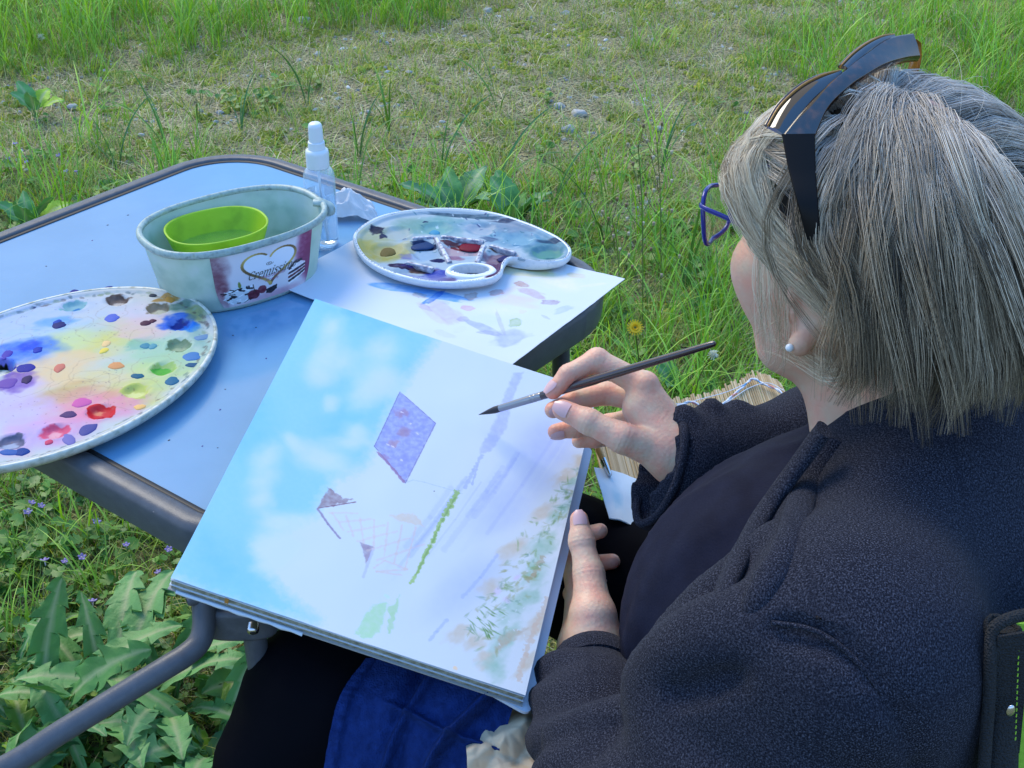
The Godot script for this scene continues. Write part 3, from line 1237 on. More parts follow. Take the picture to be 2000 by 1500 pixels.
func tub_label(t: Node3D) -> void:
	# the printed label on the near long side
	var p := Pic.new(512, 360, Color(0.86, 0.84, 0.86), nz)
	p.wash(Vector2(0.93, 0.30), 0.16, 0.5, 0.0, Color(0.52, 0.17, 0.34), 1.0, 0.6, 0.2, 0.2)
	p.wash(Vector2(0.98, 0.55), 0.12, 0.4, 0.0, Color(0.50, 0.15, 0.32), 1.0, 0.6, 0.2, 0.2)
	p.wash(Vector2(0.02, 0.20), 0.16, 0.35, 0.0, Color(0.50, 0.34, 0.38), 0.9, 0.8, 0.3, 0.3)
	p.wash(Vector2(0.05, 0.65), 0.12, 0.35, 0.0, Color(0.46, 0.24, 0.28), 0.9, 0.8, 0.3, 0.3)
	p.wash(Vector2(0.55, 0.95), 0.5, 0.10, 0.0, Color(0.72, 0.52, 0.60), 0.7, 0.9, 0.2, 0.2)
	var heart := []
	for k in 60:
		var a := TAU * k / 60
		heart.append(Vector2(0.53 + 0.27 * pow(sin(a), 3.0), 0.36 - 0.022 * (13.0 * cos(a) - 5.0 * cos(2 * a) - 2.0 * cos(3 * a) - cos(4 * a))))
	p.poly(heart, Color(0.90, 0.91, 0.94), 1.0, 0.03, 0.0, 0.0)
	for k in range(3, 55):
		var gold := Color(0.44, 0.33, 0.16).lerp(Color(0.78, 0.68, 0.36), 0.5 + 0.5 * sin(k * 0.42))
		p.line([heart[k], heart[k + 1]], 0.022 - 0.010 * absf(k - 30) / 30.0, gold, 1.0, 0.0)
	# the scoop with chocolate curls, cherries, and the cake slice
	p.wash(Vector2(0.20, 0.80), 0.155, 0.13, 0.1, Color(0.80, 0.84, 0.86), 1.0, 0.15, 0.15, 0.1)
	var r2 := RandomNumberGenerator.new()
	r2.seed = 4
	for k in 46:
		var q := Vector2(0.20 + r2.randf_range(-0.13, 0.13), 0.80 + r2.randf_range(-0.14, 0.15))
		var dk := r2.randf() < 0.62
		p.line([q, q + Vector2(r2.randf_range(-0.04, 0.05), r2.randf_range(-0.02, 0.03))], r2.randf_range(0.006, 0.014), Color(0.10, 0.06, 0.07) if dk else Color(0.90, 0.93, 0.95), 1.0, 0.3)
	p.wash(Vector2(0.35, 0.85), 0.07, 0.07, 0.0, Color(0.34, 0.06, 0.10), 1.0, 0.2, 0.15, 0.2)
	p.wash(Vector2(0.44, 0.80), 0.05, 0.06, 0.0, Color(0.38, 0.08, 0.13), 1.0, 0.2, 0.15, 0.2)
	p.line([Vector2(0.36, 0.80), Vector2(0.35, 0.66)], 0.006, Color(0.25, 0.22, 0.16), 1.0)
	p.poly([Vector2(0.48, 0.82), Vector2(0.60, 0.78), Vector2(0.60, 0.86), Vector2(0.54, 0.92), Vector2(0.48, 0.90)], Color(0.08, 0.05, 0.06), 1.0)
	p.poly([Vector2(0.73, 0.58), Vector2(0.80, 0.46), Vector2(0.93, 0.55), Vector2(0.93, 0.76), Vector2(0.73, 0.88)], Color(0.93, 0.92, 0.93), 1.0)
	for k in 3:
		p.line([Vector2(0.74, 0.66 + 0.075 * k), Vector2(0.92, 0.60 + 0.06 * k)], 0.020, [Color(0.18, 0.10, 0.16), Color(0.34, 0.10, 0.14), Color(0.14, 0.08, 0.10)][k], 1.0, 0.3)
	p.line([Vector2(0.74, 0.58), Vector2(0.79, 0.49), Vector2(0.87, 0.48)], 0.020, Color(0.14, 0.10, 0.16), 1.0, 0.9)
	p.wash(Vector2(0.22, 0.60), 0.018, 0.05, 0.0, Color(0.45, 0.50, 0.18), 1.0, 0.3)
	# spiral mark above the name
	for k in 26:
		var a := k * 0.45
		var rr := 0.034 - k * 0.0011
		p.line([Vector2(0.525 + rr * 1.15 * cos(a), 0.335 + rr * sin(a)), Vector2(0.525 + rr * 1.15 * cos(a + 0.45), 0.335 + rr * sin(a + 0.45))], 0.004, Color(0.42, 0.40, 0.36), 1.0, 0.0)
	var m := mat("tub_label_print", Color(1, 1, 1), 0.35)
	m.albedo_texture = p.tex()
	m.texture_repeat = false
	var mb := MB.new()
	var u0 := TAU * 0.655
	var u1 := TAU * 0.852
	var n := 28
	for j in 9:
		for i in n + 1:
			var s := float(i) / n
			var f := float(j) / 8
			var inset := 0.0
			if f > 0.6:
				inset = 0.05 * pow((f - 0.6) / 0.4, 2.0)
			mb.vert(tub_point(lerpf(u0, u1, lerpf(inset, 1.0 - inset, s)), lerpf(0.0775, 0.006, f)), Vector2(lerpf(inset, 1.0 - inset, s), f))
	for j in 8:
		for i in n:
			var a := j * (n + 1) + i
			mb.quad(a, a + n + 1, a + n + 2, a + 1)
	var lab := put(mb, "label", m, t)
	var ink := mat("label_ink", lin(0.085, 0.075, 0.06), 0.5)
	var pink := mat("label_pink_ink", lin(0.36, 0.10, 0.22), 0.5)
	for w in [["Cremissimo", 0.30, 0.42, 0.50, "Droid Serif", ink, 0.16], ["Schwarzwälder", 0.40, 0.565, 0.29, "Droid Sans", pink, 0.055], ["Kirsch", 0.475, 0.635, 0.13, "Droid Sans", pink, 0.055]]:
		var tm := TextMesh.new()
		var f := SystemFont.new()
		f.font_names = PackedStringArray([w[4]])
		f.font_italic = w[4] == "Droid Serif"
		tm.font = f
		tm.text = w[0]
		tm.font_size = 48
		tm.depth = 0.0
		tm.pixel_size = 0.001
		tm.curve_step = 2.0
		var a := tm.get_mesh_arrays() if tm.has_method("get_mesh_arrays") else []
		var vs: PackedVector3Array = a[Mesh.ARRAY_VERTEX]
		var lo := Vector2(9, 9)
		var hi := Vector2(-9, -9)
		for q in vs:
			lo = lo.min(Vector2(q.x, q.y))
			hi = hi.max(Vector2(q.x, q.y))
		var tb := MB.new()
		for q in vs:
			var s: float = w[1] + (q.x - lo.x) / (hi.x - lo.x) * w[3] + 0.25 * w[6] * (q.y - lo.y) / (hi.y - lo.y)
			var ff: float = w[2] + w[6] * (1.0 - (q.y - lo.y) / (hi.y - lo.y)) - 0.02
			tb.vert(tub_point(lerpf(u0, u1, s), lerpf(0.0775, 0.006, ff), 0.0009))
		for k in a[Mesh.ARRAY_INDEX]:
			tb.ix.append(k)
		put(tb, "lettering", w[5], lab)


func swatch_sheet() -> void:
	var p := Pic.new(900, 660, Color(0.765, 0.795, 0.835), nz)
	var sheet_a: Vector3 = Vector3(-0.2938, 0.7243, -1.524)
	var ex := Vector3(0.2904, 0, 0.1989)
	var ey := Vector3(0.1435, 0, -0.2096)
	# blots: x along the front edge, y from the front to the back
	for s in SWATCHES:
		p.wash(s[0], s[1], s[2], s[3], s[4], s[5], s[6], 0.45, 0.35, 0.35)
	var m := mat("swatch_print", Color(1, 1, 1), 0.9)
	m.albedo_texture = p.tex()
	m.texture_repeat = false
	var mb := MB.new()
	var n := 24
	var f := FastNoiseLite.new()
	f.frequency = 2.0
	for side in 2:
		for j in n + 1:
			for i in n + 1:
				var u := float(i) / n
				var v := float(j) / n
				var lift := 0.0012 * f.get_noise_2d(u * 2.0, v * 2.0) + 0.004 * pow(maxf(0.0, u - 0.6) / 0.4, 2.0) * v + 0.003 * pow(maxf(0.0, 0.2 - u) / 0.2, 2.0)
				mb.vert(sheet_a + ex * u + ey * v + Vector3(0, lift + 0.0016 - 0.0005 * side, 0), Vector2(u, v))
		for j in n:
			for i in n:
				var a := side * (n + 1) * (n + 1) + j * (n + 1) + i
				if side == 0:
					mb.quad(a, a + 1, a + n + 2, a + n + 1)
				else:
					mb.quad(a, a + n + 1, a + n + 2, a + 1)
	tag(put(mb, "swatch_sheet", m, self, sheet_a), "white paper sheet with watercolour test swatches under the kidney-shaped palette", "paper sheet")



const SWATCHES := [   # place, half length, half width, turn, colour, strength, softness
	[Vector2(0.394, 0.330), 0.169, 0.030, 0.33, Color(0.27, 0.55, 0.84), 0.90, 0.25],
	[Vector2(0.528, 0.372), 0.114, 0.029, 0.26, Color(0.27, 0.55, 0.84), 0.90, 0.25],
	[Vector2(0.517, 0.330), 0.066, 0.016, 1.58, Color(0.16, 0.41, 0.78), 0.95, 0.25],
	[Vector2(0.469, 0.316), 0.033, 0.017, 0.12, Color(0.55, 0.49, 0.47), 0.70, 0.30],
	[Vector2(0.615, 0.448), 0.032, 0.029, 1.44, Color(0.59, 0.47, 0.43), 0.70, 0.30],
	[Vector2(0.672, 0.548), 0.033, 0.025, 1.11, Color(0.65, 0.43, 0.39), 0.75, 0.30],
	[Vector2(0.696, 0.616), 0.097, 0.025, 1.32, Color(0.80, 0.67, 0.69), 0.50, 0.60],
	[Vector2(0.713, 0.692), 0.037, 0.020, -0.09, Color(0.59, 0.41, 0.37), 0.80, 0.30],
	[Vector2(0.768, 0.536), 0.111, 0.051, 0.26, Color(0.80, 0.65, 0.67), 0.55, 0.70],
	[Vector2(0.784, 0.635), 0.075, 0.027, -0.20, Color(0.65, 0.51, 0.55), 0.70, 0.40],
	[Vector2(0.873, 0.603), 0.032, 0.022, 0.37, Color(0.55, 0.45, 0.53), 0.85, 0.30],
	[Vector2(0.937, 0.577), 0.050, 0.021, 1.25, Color(0.59, 0.65, 0.84), 0.70, 0.40],
	[Vector2(0.715, 0.870), 0.076, 0.038, -0.44, Color(0.69, 0.75, 0.43), 0.50, 0.50],
	[Vector2(0.835, 0.915), 0.042, 0.023, 0.21, Color(0.75, 0.65, 0.43), 0.60, 0.40],
	[Vector2(0.804, 0.818), 0.146, 0.092, 0.03, Color(0.94, 0.84, 0.59), 0.55, 0.90],
	[Vector2(0.654, 0.813), 0.134, 0.056, 0.29, Color(0.84, 0.73, 0.27), 0.55, 0.60],
	[Vector2(0.666, 0.879), 0.075, 0.041, 0.38, Color(0.75, 0.65, 0.12), 0.60, 0.50],
	[Vector2(0.537, 0.234), 0.037, 0.015, -0.33, Color(0.59, 0.51, 0.59), 0.60, 0.30],
	[Vector2(0.590, 0.198), 0.109, 0.021, -0.44, Color(0.73, 0.67, 0.80), 0.60, 0.40],
	[Vector2(0.614, 0.252), 0.113, 0.047, -0.53, Color(0.65, 0.55, 0.63), 0.60, 0.50],
	[Vector2(0.694, 0.242), 0.022, 0.024, 0.95, Color(0.55, 0.53, 0.75), 0.70, 0.40],
	[Vector2(0.657, 0.342), 0.026, 0.022, 0.31, Color(0.75, 0.49, 0.55), 0.70, 0.30],
	[Vector2(0.760, 0.299), 0.062, 0.041, 0.25, Color(0.73, 0.78, 0.90), 0.60, 0.50],
	[Vector2(0.807, 0.313), 0.101, 0.009, -0.80, Color(0.63, 0.63, 0.84), 0.75, 0.30],
	[Vector2(0.852, 0.344), 0.028, 0.032, 0.74, Color(0.55, 0.65, 0.43), 0.80, 0.25],
	[Vector2(0.777, 0.225), 0.093, 0.028, -0.15, Color(0.51, 0.55, 0.80), 0.80, 0.40],
	[Vector2(0.901, 0.225), 0.079, 0.057, 1.28, Color(0.53, 0.57, 0.80), 0.80, 0.45],
	[Vector2(0.829, 0.204), 0.053, 0.017, 0.34, Color(0.55, 0.57, 0.78), 0.70, 0.30],
	[Vector2(0.704, 0.078), 0.059, 0.018, -0.02, Color(0.69, 0.71, 0.84), 0.60, 0.40],
	[Vector2(0.727, 0.148), 0.032, 0.023, 1.35, Color(0.73, 0.75, 0.88), 0.40, 0.40],
	[Vector2(0.829, 0.455), 0.016, 0.020, 0.11, Color(0.80, 0.71, 0.47), 0.60, 0.40],
	[Vector2(0.768, 0.429), 0.107, 0.066, 0.40, Color(0.88, 0.84, 0.75), 0.40, 0.90],
	[Vector2(0.917, 0.466), 0.027, 0.008, -0.32, Color(0.55, 0.57, 0.67), 0.60, 0.40],
	[Vector2(0.574, 0.326), 0.021, 0.013, 0.04, Color(0.59, 0.63, 0.71), 0.50, 0.40],
	[Vector2(0.249, 0.225), 0.105, 0.037, 1.49, Color(0.78, 0.80, 0.88), 0.30, 0.90],
	[Vector2(0.929, 0.870), 0.058, 0.015, 0.89, Color(0.92, 0.82, 0.73), 0.35, 0.60],
	[Vector2(0.554, 0.615), 0.080, 0.045, 0.19, Color(0.51, 0.39, 0.31), 0.80, 0.30],
	[Vector2(0.505, 0.602), 0.040, 0.031, 1.03, Color(0.24, 0.47, 0.75), 0.80, 0.30],
]



# ---------- palettes ----------
func palette(t: Node3D, c: Vector3, ax: Vector3, ay: Vector3, outline: Array, mid: Vector2, wells: Array, half: Vector2, rim_w: float, floor_d: float, print_mat: Material, rim_mat: Material, nr := 64, hole := []) -> void:
	var na: int = outline.size()
	var top := MB.new()
	for j in nr + 1:
		var f := float(j) / nr
		for k in na:
			var o: Vector2 = outline[k]
			var reach := (o - mid).length()
			var p := mid + (o - mid) * f * (1.0 - rim_w * 0.55 / reach)
			var d := reach * (1.0 - f) + rim_w * 0.4
			var y := -floor_d * smoothstep(rim_w * 0.75, rim_w * 1.5, d)
			for w in wells:
				var q: Vector2 = (p - w[0]).rotated(-w[3])
				q = Vector2(q.x / w[1], q.y / w[2])
				var e: float = pow(pow(absf(q.x), w[5]) + pow(absf(q.y), w[5]), 1.0 / w[5])
				if e < 1.35:
					y += -w[4] * (1.0 - smoothstep(0.55, 1.0, e)) + (0.0009 if w[4] > 0.0 else 0.0) * smoothstep(0.85, 1.02, e) * (1.0 - smoothstep(1.05, 1.3, e))
			top.vert(c + ax * p.x + ay * p.y + Vector3(0, y, 0), Vector2(0.5 + p.x / (2 * half.x), 0.5 - p.y / (2 * half.y)))
	for j in nr:
		for k in na:
			var k2 := (k + 1) % na
			var in_hole := false
			if hole.size():
				var pm: Vector2 = mid + (outline[k] - mid) * (float(j) + 0.5) / nr
				var q: Vector2 = pm - hole[0]
				in_hole = Vector2(q.x / hole[1], q.y / hole[2]).length() < 1.0
			if not in_hole:
				top.quad(j * na + k, (j + 1) * na + k, (j + 1) * na + k2, j * na + k2)
	put(top, "mixing_surface", print_mat, t)
	var rim := MB.new()
	var rings := []
	for s in [[-0.56, -0.0004], [-0.5, 0.0006], [-0.3, 0.0010], [-0.12, 0.0006], [-0.02, -0.0008], [0.0, -0.003], [-0.05, -0.006], [-0.5, -0.010], [-1.6, -0.0135], [-2.2, -0.0145]]:
		var ring := PackedVector3Array()
		for k in na:
			var o: Vector2 = outline[(na - k) % na]
			var p: Vector2 = o + (o - mid).normalized() * rim_w * s[0]
			ring.append(c + ax * p.x + ay * p.y + Vector3(0, s[1], 0))
		rings.append(ring)
	rim.loft(rings, true, false, hole.is_empty())
	put(rim, "rim", rim_mat, t)


func dab(t: Node3D, at: Vector3, ax: Vector3, ay: Vector3, rx: float, ry: float, turn: float, tall: float, colour: Color, sd: int) -> void:
	var mb := MB.new()
	mb.col = colour.srgb_to_linear()     # vertex colours are linear
	var u := ax * cos(turn) + ay * sin(turn)
	var v := ay * cos(turn) - ax * sin(turn)
	var rings := []
	for s in [[1.0, -0.15], [0.97, 0.25], [0.82, 0.62], [0.55, 0.86], [0.25, 0.98], [0.02, 1.0]]:
		var ring := PackedVector3Array()
		for k in 24:
			var a := TAU * k / 24
			var w: float = 1.0 + 0.30 * nz.get_noise_2d(cos(a) * 28.0 + sd * 77.0, sin(a) * 28.0)
			ring.append(at + u * (cos(a) * rx * s[0] * w + rx * 0.15 * (1.0 - s[0])) + v * (sin(a) * ry * s[0] * w) + Vector3(0, s[1] * tall, 0))
		rings.append(ring)
	mb.loft(rings, true)
	put(mb, "paint_dab", M.paint, t)


func oval_palette() -> void:
	var c := Vector3(-0.501, 0.7415, -1.2944)
	var ax := Vector3(-0.4879, 0, 0.8729)
	var ay := Vector3(0.8729, 0, 0.4879)
	var t := thing("oval_palette", Vector3(c.x, 0.7215, c.z), "large oval white palette full of paint puddles, overhanging the near table edge", "palette")
	var hx := 0.2074
	var hy := 0.156
	var outline := []
	for k in 180:
		outline.append(Vector2(cos(TAU * k / 180) * hx, sin(TAU * k / 180) * hy))
	var wells := []
	var wc := [Vector2(-0.1238, -0.0878), Vector2(-0.16, -0.0525), Vector2(-0.1678, 0.0042), Vector2(-0.1497, 0.0518), Vector2(-0.1127, 0.0838), Vector2(-0.0636, 0.1031), Vector2(-0.0133, 0.11), Vector2(0.0365, 0.1065), Vector2(0.0864, 0.0929), Vector2(0.1214, 0.0688)]
	for p in wc:
		wells.append([p, 0.0150, 0.0150, 0.0, 0.0045, 2.0])
	wells.append([Vector2(0.0241, -0.056), 0.021, 0.021, 0.0, 0.02, 2.0])
	for k in 7:
		wells.append([Vector2(0.165 * cos(0.25 + k * 0.42), -0.12 * sin(0.25 + k * 0.42)).rotated(0.0), 0.0150, 0.0150, 0.0, 0.0045, 2.0])
	wells = wells.slice(0, 11)
	var p := Pic.new(1000, 752, Color(0.70, 0.70, 0.69), nz)
	var to := func(q: Vector2) -> Vector2: return Vector2(0.5 + q.x / (2 * hx), 0.5 - q.y / (2 * hy))
	var spots := [   # place, radii (m), colour, strength, softness
		[Vector2(-0.0796, -0.112), 0.09, 0.05, Color(0.62, 0.72, 0.88), 0.6, 0.9], [Vector2(-0.0783, -0.0385), 0.09, 0.045, Color(0.60, 0.75, 0.88), 0.5, 0.9],
		[Vector2(-0.085, -0.0769), 0.030, 0.020, Color(0.35, 0.60, 0.90), 0.7, 0.8], [Vector2(-0.0791, -0.0003), 0.060, 0.040, Color(0.84, 0.80, 0.40), 0.9, 0.9],
		[Vector2(-0.0594, -0.0356), 0.055, 0.025, Color(0.80, 0.84, 0.56), 0.7, 0.9], [Vector2(-0.0129, -0.059), 0.042, 0.030, Color(0.18, 0.40, 0.88), 0.95, 0.6],
		[Vector2(-0.0302, -0.0612), 0.024, 0.014, Color(0.10, 0.25, 0.85), 0.9, 0.7], [Vector2(-0.0063, 0.0541), 0.095, 0.060, Color(0.86, 0.79, 0.55), 0.75, 0.9],
		[Vector2(-0.0089, 0.003), 0.040, 0.032, Color(0.90, 0.76, 0.58), 0.7, 0.5], [Vector2(0.0266, 0.0493), 0.050, 0.018, Color(0.76, 0.60, 0.38), 0.6, 0.8],
		[Vector2(0.0041, 0.0895), 0.025, 0.012, Color(0.82, 0.62, 0.38), 0.6, 0.7], [Vector2(-0.0851, 0.0701), 0.050, 0.040, Color(0.64, 0.79, 0.62), 0.7, 0.9],
		[Vector2(-0.094, 0.0433), 0.020, 0.016, Color(0.45, 0.68, 0.62), 0.6, 0.6], [Vector2(-0.0674, 0.1077), 0.040, 0.040, Color(0.74, 0.82, 0.50), 0.7, 0.8],
		[Vector2(-0.0104, 0.1155), 0.040, 0.032, Color(0.78, 0.80, 0.46), 0.7, 0.8], [Vector2(-0.1017, 0.0999), 0.045, 0.060, Color(0.62, 0.76, 0.66), 0.6, 0.8],
		[Vector2(0.0362, 0.0948), 0.060, 0.040, Color(0.90, 0.52, 0.66), 0.7, 0.9], [Vector2(0.0891, 0.09), 0.050, 0.035, Color(0.93, 0.55, 0.66), 0.85, 0.8],
		[Vector2(0.0777, 0.0206), 0.050, 0.060, Color(0.78, 0.70, 0.90), 0.75, 0.8], [Vector2(0.1095, 0.0825), 0.060, 0.035, Color(0.66, 0.66, 0.88), 0.5, 0.9],
		[Vector2(0.0339, -0.0179), 0.028, 0.025, Color(0.42, 0.28, 0.66), 0.85, 0.6], [Vector2(-0.1261, 0.022), 0.035, 0.028, Color(0.86, 0.72, 0.72), 0.7, 0.6],
		[Vector2(-0.1411, -0.015), 0.040, 0.025, Color(0.84, 0.76, 0.80), 0.6, 0.8], [Vector2(-0.1542, 0.0471), 0.026, 0.022, Color(0.05, 0.30, 0.78), 1.0, 0.4],
		[Vector2(-0.1523, 0.0488), 0.012, 0.010, Color(0.03, 0.10, 0.40), 0.9, 0.5], [Vector2(-0.151, 0.0666), 0.012, 0.014, Color(0.10, 0.45, 0.85), 0.8, 0.5],
		[Vector2(-0.1836, 0.0217), 0.030, 0.014, Color(0.30, 0.45, 0.36), 0.7, 0.7], [Vector2(-0.179, 0.0528), 0.020, 0.024, Color(0.56, 0.60, 0.34), 0.7, 0.7],
		[Vector2(-0.1937, -0.0029), 0.020, 0.010, Color(0.66, 0.48, 0.20), 0.8, 0.5], [Vector2(-0.1374, 0.0917), 0.014, 0.040, Color(0.50, 0.66, 0.62), 0.6, 0.8],
		[Vector2(-0.1238, -0.0878), 0.015, 0.015, Color(0.48, 0.68, 0.70), 0.9, 0.25], [Vector2(-0.1247, -0.0837), 0.006, 0.004, Color(0.10, 0.40, 0.70), 0.8, 0.5],
		[Vector2(-0.16, -0.0525), 0.0155, 0.0155, Color(0.30, 0.24, 0.22), 0.9, 0.25], [Vector2(-0.1557, -0.0468), 0.011, 0.009, Color(0.86, 0.82, 0.78), 0.9, 0.5],
		[Vector2(-0.1678, 0.0042), 0.0155, 0.0155, Color(0.44, 0.40, 0.32), 0.9, 0.25], [Vector2(-0.1642, 0.0082), 0.012, 0.010, Color(0.86, 0.84, 0.72), 0.9, 0.5],
		[Vector2(-0.1127, 0.0838), 0.0150, 0.0150, Color(0.40, 0.50, 0.38), 0.95, 0.2], [Vector2(-0.1076, 0.0867), 0.011, 0.008, Color(0.70, 0.74, 0.60), 0.7, 0.6],
		[Vector2(-0.0636, 0.1031), 0.0150, 0.0150, Color(0.62, 0.74, 0.40), 0.9, 0.25], [Vector2(-0.0614, 0.1014), 0.011, 0.009, Color(0.28, 0.66, 0.22), 1.0, 0.35],
		[Vector2(-0.0133, 0.11), 0.0158, 0.0158, Color(0.76, 0.78, 0.40), 0.95, 0.2], [Vector2(-0.0112, 0.1126), 0.011, 0.010, Color(0.90, 0.89, 0.62), 0.8, 0.5],
		[Vector2(0.0365, 0.1065), 0.0158, 0.0158, Color(0.80, 0.10, 0.12), 1.0, 0.2], [Vector2(0.035, 0.103), 0.007, 0.006, Color(0.90, 0.62, 0.45), 0.8, 0.7], [Vector2(0.0412, 0.1123), 0.006, 0.004, Color(0.60, 0.05, 0.18), 0.8, 0.6],
		[Vector2(0.0864, 0.0929), 0.0155, 0.0155, Color(0.88, 0.30, 0.42), 0.9, 0.3], [Vector2(0.0883, 0.0934), 0.010, 0.009, Color(0.94, 0.74, 0.76), 0.8, 0.6],
		[Vector2(0.1214, 0.0688), 0.0155, 0.0155, Color(0.34, 0.36, 0.44), 0.95, 0.25], [Vector2(0.1248, 0.0702), 0.011, 0.008, Color(0.72, 0.76, 0.84), 0.8, 0.6],
		[Vector2(0.0257, -0.0543), 0.026, 0.026, Color(0.55, 0.48, 0.78), 0.9, 0.3], [Vector2(0.0241, -0.056), 0.0185, 0.0185, Color(0.03, 0.05, 0.03), 1.0, 0.1],
	]
	for s in spots:
		var big: float = 1.25 if s[1] > 0.03 else 1.0
		p.wash(to.call(s[0]), s[1] * big / (2 * hx), s[2] * big / (2 * hx), 0.6, s[3].darkened(0.10), minf(s[4] * 1.35, 1.0), s[5] * 0.85, 0.5, 0.25 if s[1] > 0.02 else 0.1, 0.2)
	# dried rings and specks
	for k in 16:
		var q := Vector2(rng.randf_range(-0.16, 0.05), rng.randf_range(-0.11, 0.12))
		var r := rng.randf_range(0.012, 0.03)
		var pts := []
		for a in 22:
			pts.append(to.call(q + Vector2(cos(a * 0.3), sin(a * 0.3)) * r * (1.0 + 0.4 * nz.get_noise_2d(a * 12.0, k * 90.0))))
		p.line(pts, 0.0022, Color(0.50, 0.42, 0.38), 0.14, 0.8)
	for k in 300:
		var a := rng.randf() * TAU
		var f := rng.randf_range(0.3, 0.93)
		p.wash(to.call(Vector2(cos(a) * hx, sin(a) * hy) * f), 0.002 + 0.004 * rng.randf() * rng.randf(), 0.0025, rng.randf() * TAU, Color(0.25, 0.25, 0.40).lerp(Color(0.55, 0.4, 0.3), rng.randf()), 0.35, 0.6, 0.6, 0.0)
	# grime along the inside of the rim
	for k in 150:
		var a := TAU * k / 150
		var q := Vector2(cos(a) * hx, sin(a) * hy) * rng.randf_range(0.915, 0.95)
		p.wash(to.call(q), rng.randf_range(0.008, 0.02), 0.008, -a + PI / 2, [Color(0.25, 0.33, 0.36), Color(0.42, 0.48, 0.34), Color(0.30, 0.26, 0.26), Color(0.55, 0.62, 0.60)][rng.randi() % 4], 0.55, 0.7, 0.7, 0.4)
	var m := mat("oval_palette_paint", Color(1, 1, 1), 0.5)
	m.metallic_specular = 0.15
	m.albedo_texture = p.tex()
	m.texture_repeat = false
	var rm := mat("oval_palette_rim", Color(1, 1, 1), 0.35)
	rm.albedo_texture = ntex(0.035, [lin(0.28, 0.28, 0.20), lin(0.50, 0.50, 0.42), lin(0.58, 0.58, 0.51), lin(0.60, 0.60, 0.54)], 5, 512, 0.0, 31)
	tri_map(rm, 4.0)
	palette(t, c, ax, ay, outline, Vector2.ZERO, wells, Vector2(hx, hy), 0.0085, 0.0028, m, rm, 84)
	var dk := lin(0.02, 0.025, 0.12)
	var dabs := [
		[Vector2(-0.0812, -0.0683), 0.0095, 0.0055, dk], [Vector2(-0.0855, -0.0758), 0.006, 0.003, lin(0.02, 0.06, 0.3)], [Vector2(-0.1242, -0.0271), 0.011, 0.0065, lin(0.09, 0.12, 0.42)], [Vector2(-0.1333, 0.0147), 0.009, 0.006, lin(0.07, 0.025, 0.05)], [Vector2(-0.1411, 0.0186), 0.006, 0.003, lin(0.08, 0.03, 0.05)],
		[Vector2(-0.0921, 0.0518), 0.007, 0.005, lin(0.06, 0.20, 0.26)], [Vector2(-0.0951, 0.0596), 0.007, 0.005, lin(0.10, 0.26, 0.30)], [Vector2(-0.0616, 0.0187), 0.009, 0.004, lin(0.66, 0.50, 0.09)], [Vector2(-0.0752, 0.0096), 0.009, 0.005, lin(0.68, 0.45, 0.20)],
		[Vector2(-0.0436, 0.0537), 0.008, 0.008, lin(0.55, 0.25, 0.10)], [Vector2(-0.0091, 0.0035), 0.010, 0.006, lin(0.50, 0.16, 0.11)], [Vector2(0.0262, -0.0085), 0.008, 0.006, lin(0.04, 0.025, 0.08)], [Vector2(0.0094, -0.0297), 0.011, 0.009, lin(0.03, 0.03, 0.22)],
		[Vector2(-0.0263, -0.0469), 0.007, 0.005, lin(0.02, 0.04, 0.30)], [Vector2(-0.0021, -0.069), 0.011, 0.006, lin(0.07, 0.05, 0.30)], [Vector2(0.0418, -0.021), 0.013, 0.009, lin(0.14, 0.07, 0.28)], [Vector2(0.0316, 0.0761), 0.0115, 0.010, lin(0.50, 0.10, 0.28)],
		[Vector2(0.0562, 0.0814), 0.0075, 0.0075, lin(0.08, 0.04, 0.12)], [Vector2(0.0674, 0.1191), 0.012, 0.006, lin(0.07, 0.07, 0.22)], [Vector2(0.0907, 0.1161), 0.012, 0.004, lin(0.16, 0.14, 0.34)], [Vector2(0.1295, 0.092), 0.008, 0.007, lin(0.015, 0.05, 0.2)],
		[Vector2(0.1366, 0.0812), 0.007, 0.007, lin(0.04, 0.10, 0.3)], [Vector2(-0.0988, 0.1134), 0.011, 0.007, lin(0.07, 0.17, 0.36)], [Vector2(-0.1388, 0.0943), 0.008, 0.010, lin(0.13, 0.22, 0.34)], [Vector2(-0.047, 0.1292), 0.009, 0.006, lin(0.03, 0.12, 0.20)],
		[Vector2(-0.0373, 0.0896), 0.006, 0.005, lin(0.02, 0.10, 0.16)], [Vector2(-0.1472, -0.1106), 0.010, 0.006, lin(0.03, 0.035, 0.18)], [Vector2(-0.1761, -0.0838), 0.009, 0.005, lin(0.02, 0.03, 0.18)], [Vector2(-0.1957, -0.0431), 0.008, 0.005, lin(0.015, 0.02, 0.10)],
		[Vector2(-0.1906, -0.0248), 0.006, 0.005, lin(0.03, 0.04, 0.06)], [Vector2(-0.1949, -0.0007), 0.011, 0.006, lin(0.36, 0.20, 0.05)], [Vector2(-0.1, -0.1305), 0.009, 0.005, lin(0.02, 0.03, 0.12)], [Vector2(-0.0857, 0.1267), 0.006, 0.008, lin(0.02, 0.08, 0.16)],
		[Vector2(0.0087, 0.1357), 0.006, 0.005, lin(0.70, 0.40, 0.14)], [Vector2(0.1039, 0.1021), 0.005, 0.003, lin(0.5, 0.06, 0.12)],
	]
	for k in dabs.size():
		var s = dabs[k]
		dab(t, c + ax * s[0].x + ay * s[0].y + Vector3(0, -0.0028, 0), ax, ay, s[1] * rng.randf_range(0.75, 1.1), s[2] * rng.randf_range(0.9, 1.5), 0.55 + rng.randf_range(-0.5, 0.5), 0.0012, s[3], k)
	# paint left round the rim of the palette's wells reads in the washes; a few specks sit on the rim
	var mb := MB.new()
